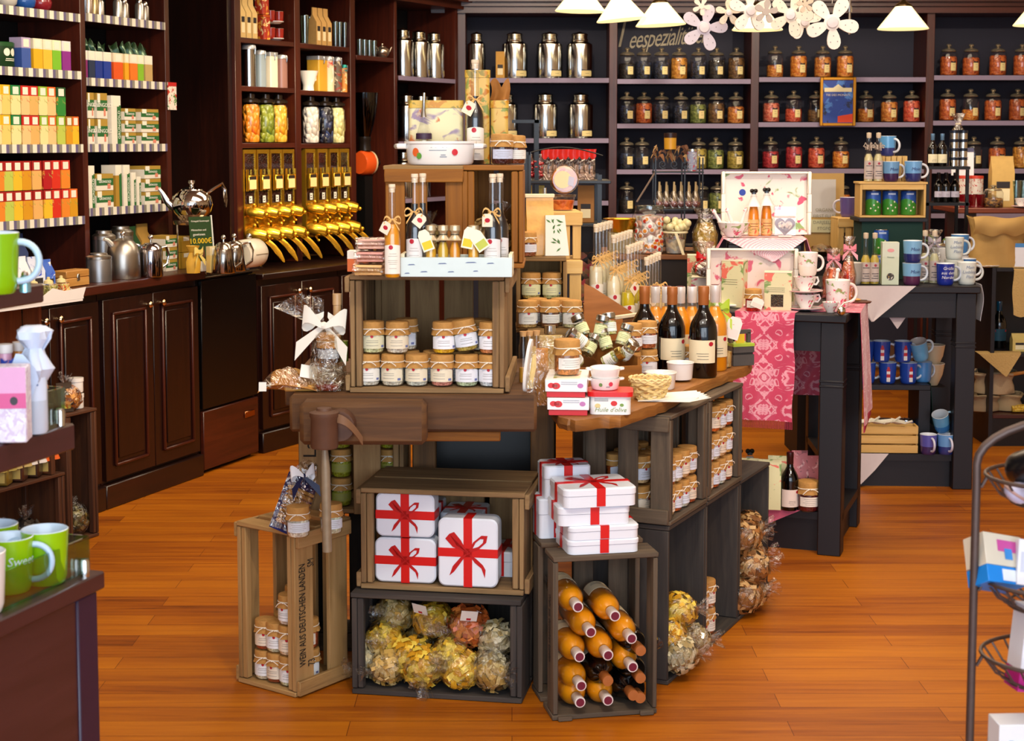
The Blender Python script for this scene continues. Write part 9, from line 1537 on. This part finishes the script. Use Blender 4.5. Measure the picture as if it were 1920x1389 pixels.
t=thing('picture_pack','white pack with blue picture at the lowest right corner','pack',Vector((at(1912,1389,wy_-.05).x,wy_-.06,.0+at(1890,1420,wy_).z)),.05); obj('pack',None,lambda b:b.box(-.035,.06,0,.05,0,.075,0,.001),P('#e6e6ea',.5,var=.02),t); obj('picture',None,lambda b:b.box(-.02,.05,-.001,-.0002,.02,.05),blotch('#d8e0ec','#1c7a9a','#1c2a4a',40),t)
zlow=at(1890,1420,wy_).z; obj('shelf',None,lambda b:b.box(-.1,.16,-.09,.09,zlow-.008,zlow-.001),M_,bpy.data.objects['basket_stand'])
# ------------------------------------------------------------------ light
w=bpy.data.worlds.new('world'); SC.world=w; w.use_nodes=True; bg=w.node_tree.nodes['Background']; bg.inputs['Color'].default_value=(.62,.78,1,1); bg.inputs['Strength'].default_value=.7
def area(n,loc,tgt,size,power,col=(1,.82,.6)):
    l=bpy.data.lights.new(n,'AREA'); l.shape='RECTANGLE'; l.size=size[0]; l.size_y=size[1]; l.energy=power; l.color=col; o=bpy.data.objects.new(n,l); COL.objects.link(o); o.location=loc; aim(o,tgt); return o
def spot(n,loc,tgt,power,ang=50,col=(1,.8,.55),blend=.5,r=.05):
    l=bpy.data.lights.new(n,'SPOT'); l.energy=power; l.spot_size=math.radians(ang); l.spot_blend=blend; l.color=col; l.shadow_soft_size=r; o=bpy.data.objects.new(n,l); COL.objects.link(o); o.location=loc; aim(o,tgt); return o
area('ceiling_panel_front',(0,2.6,3.0),(0,2.9,0),(3.2,1.6),42,(1,.9,.78))
area('ceiling_panel_mid',(0.4,5.4,3.0),(0.4,5.4,0),(3,2),62)
area('ceiling_panel_rear',(.8,8.2,3.0),(.8,8.6,0),(3.5,1.6),70)
area('shop_window',(0.3,-.9,1.5),(0,4,.9),(4.5,2.2),120,(.78,.88,1))
spot('track_spot_tea',(-.2,4.6,2.95),(-1.95,6.6,1.3),165,48)
spot('track_spot_coffee',(.1,6.2,2.95),(-1.1,8.6,1.1),300,34,(1,.8,.5))
spot('track_spot_canister',(.2,7.2,2.95),(.1,10,1.6),80,50,(1,.88,.7))
spot('track_spot_jars',(2.2,6.8,2.95),(2.0,10,1.5),120,62,(1,.85,.65))
spot('track_spot_pink',(1.6,4.2,2.95),(1.0,6,1.0),88,34,(1,.86,.7))
spot('track_spot_mugs',(2.6,5.0,2.95),(2.0,7.1,.9),70,44,(1,.88,.75))
spot('track_spot_crates',(.1,2.4,2.95),(-.1,4.3,.8),72,50,(1,.86,.68))
spot('track_spot_bottles',(1.7,3.2,2.95),(.6,4.8,.9),80,40,(1,.82,.6))
vs=SC.view_settings; SC.display_settings.display_device='sRGB'; vs.view_transform='Standard'; vs.look='None'; vs.exposure=.3; vs.gamma=1; vs.use_curve_mapping=False
SC.cycles.max_bounces=6; SC.cycles.diffuse_bounces=3; SC.cycles.glossy_bounces=3; SC.cycles.transmission_bounces=4; SC.cycles.transparent_max_bounces=24; SC.cycles.sample_clamp_indirect=6; SC.cycles.caustics_reflective=False; SC.cycles.caustics_refractive=False
SC.cycles.use_denoising=True
try: SC.cycles.denoiser='OPENIMAGEDENOISE'
except Exception: pass
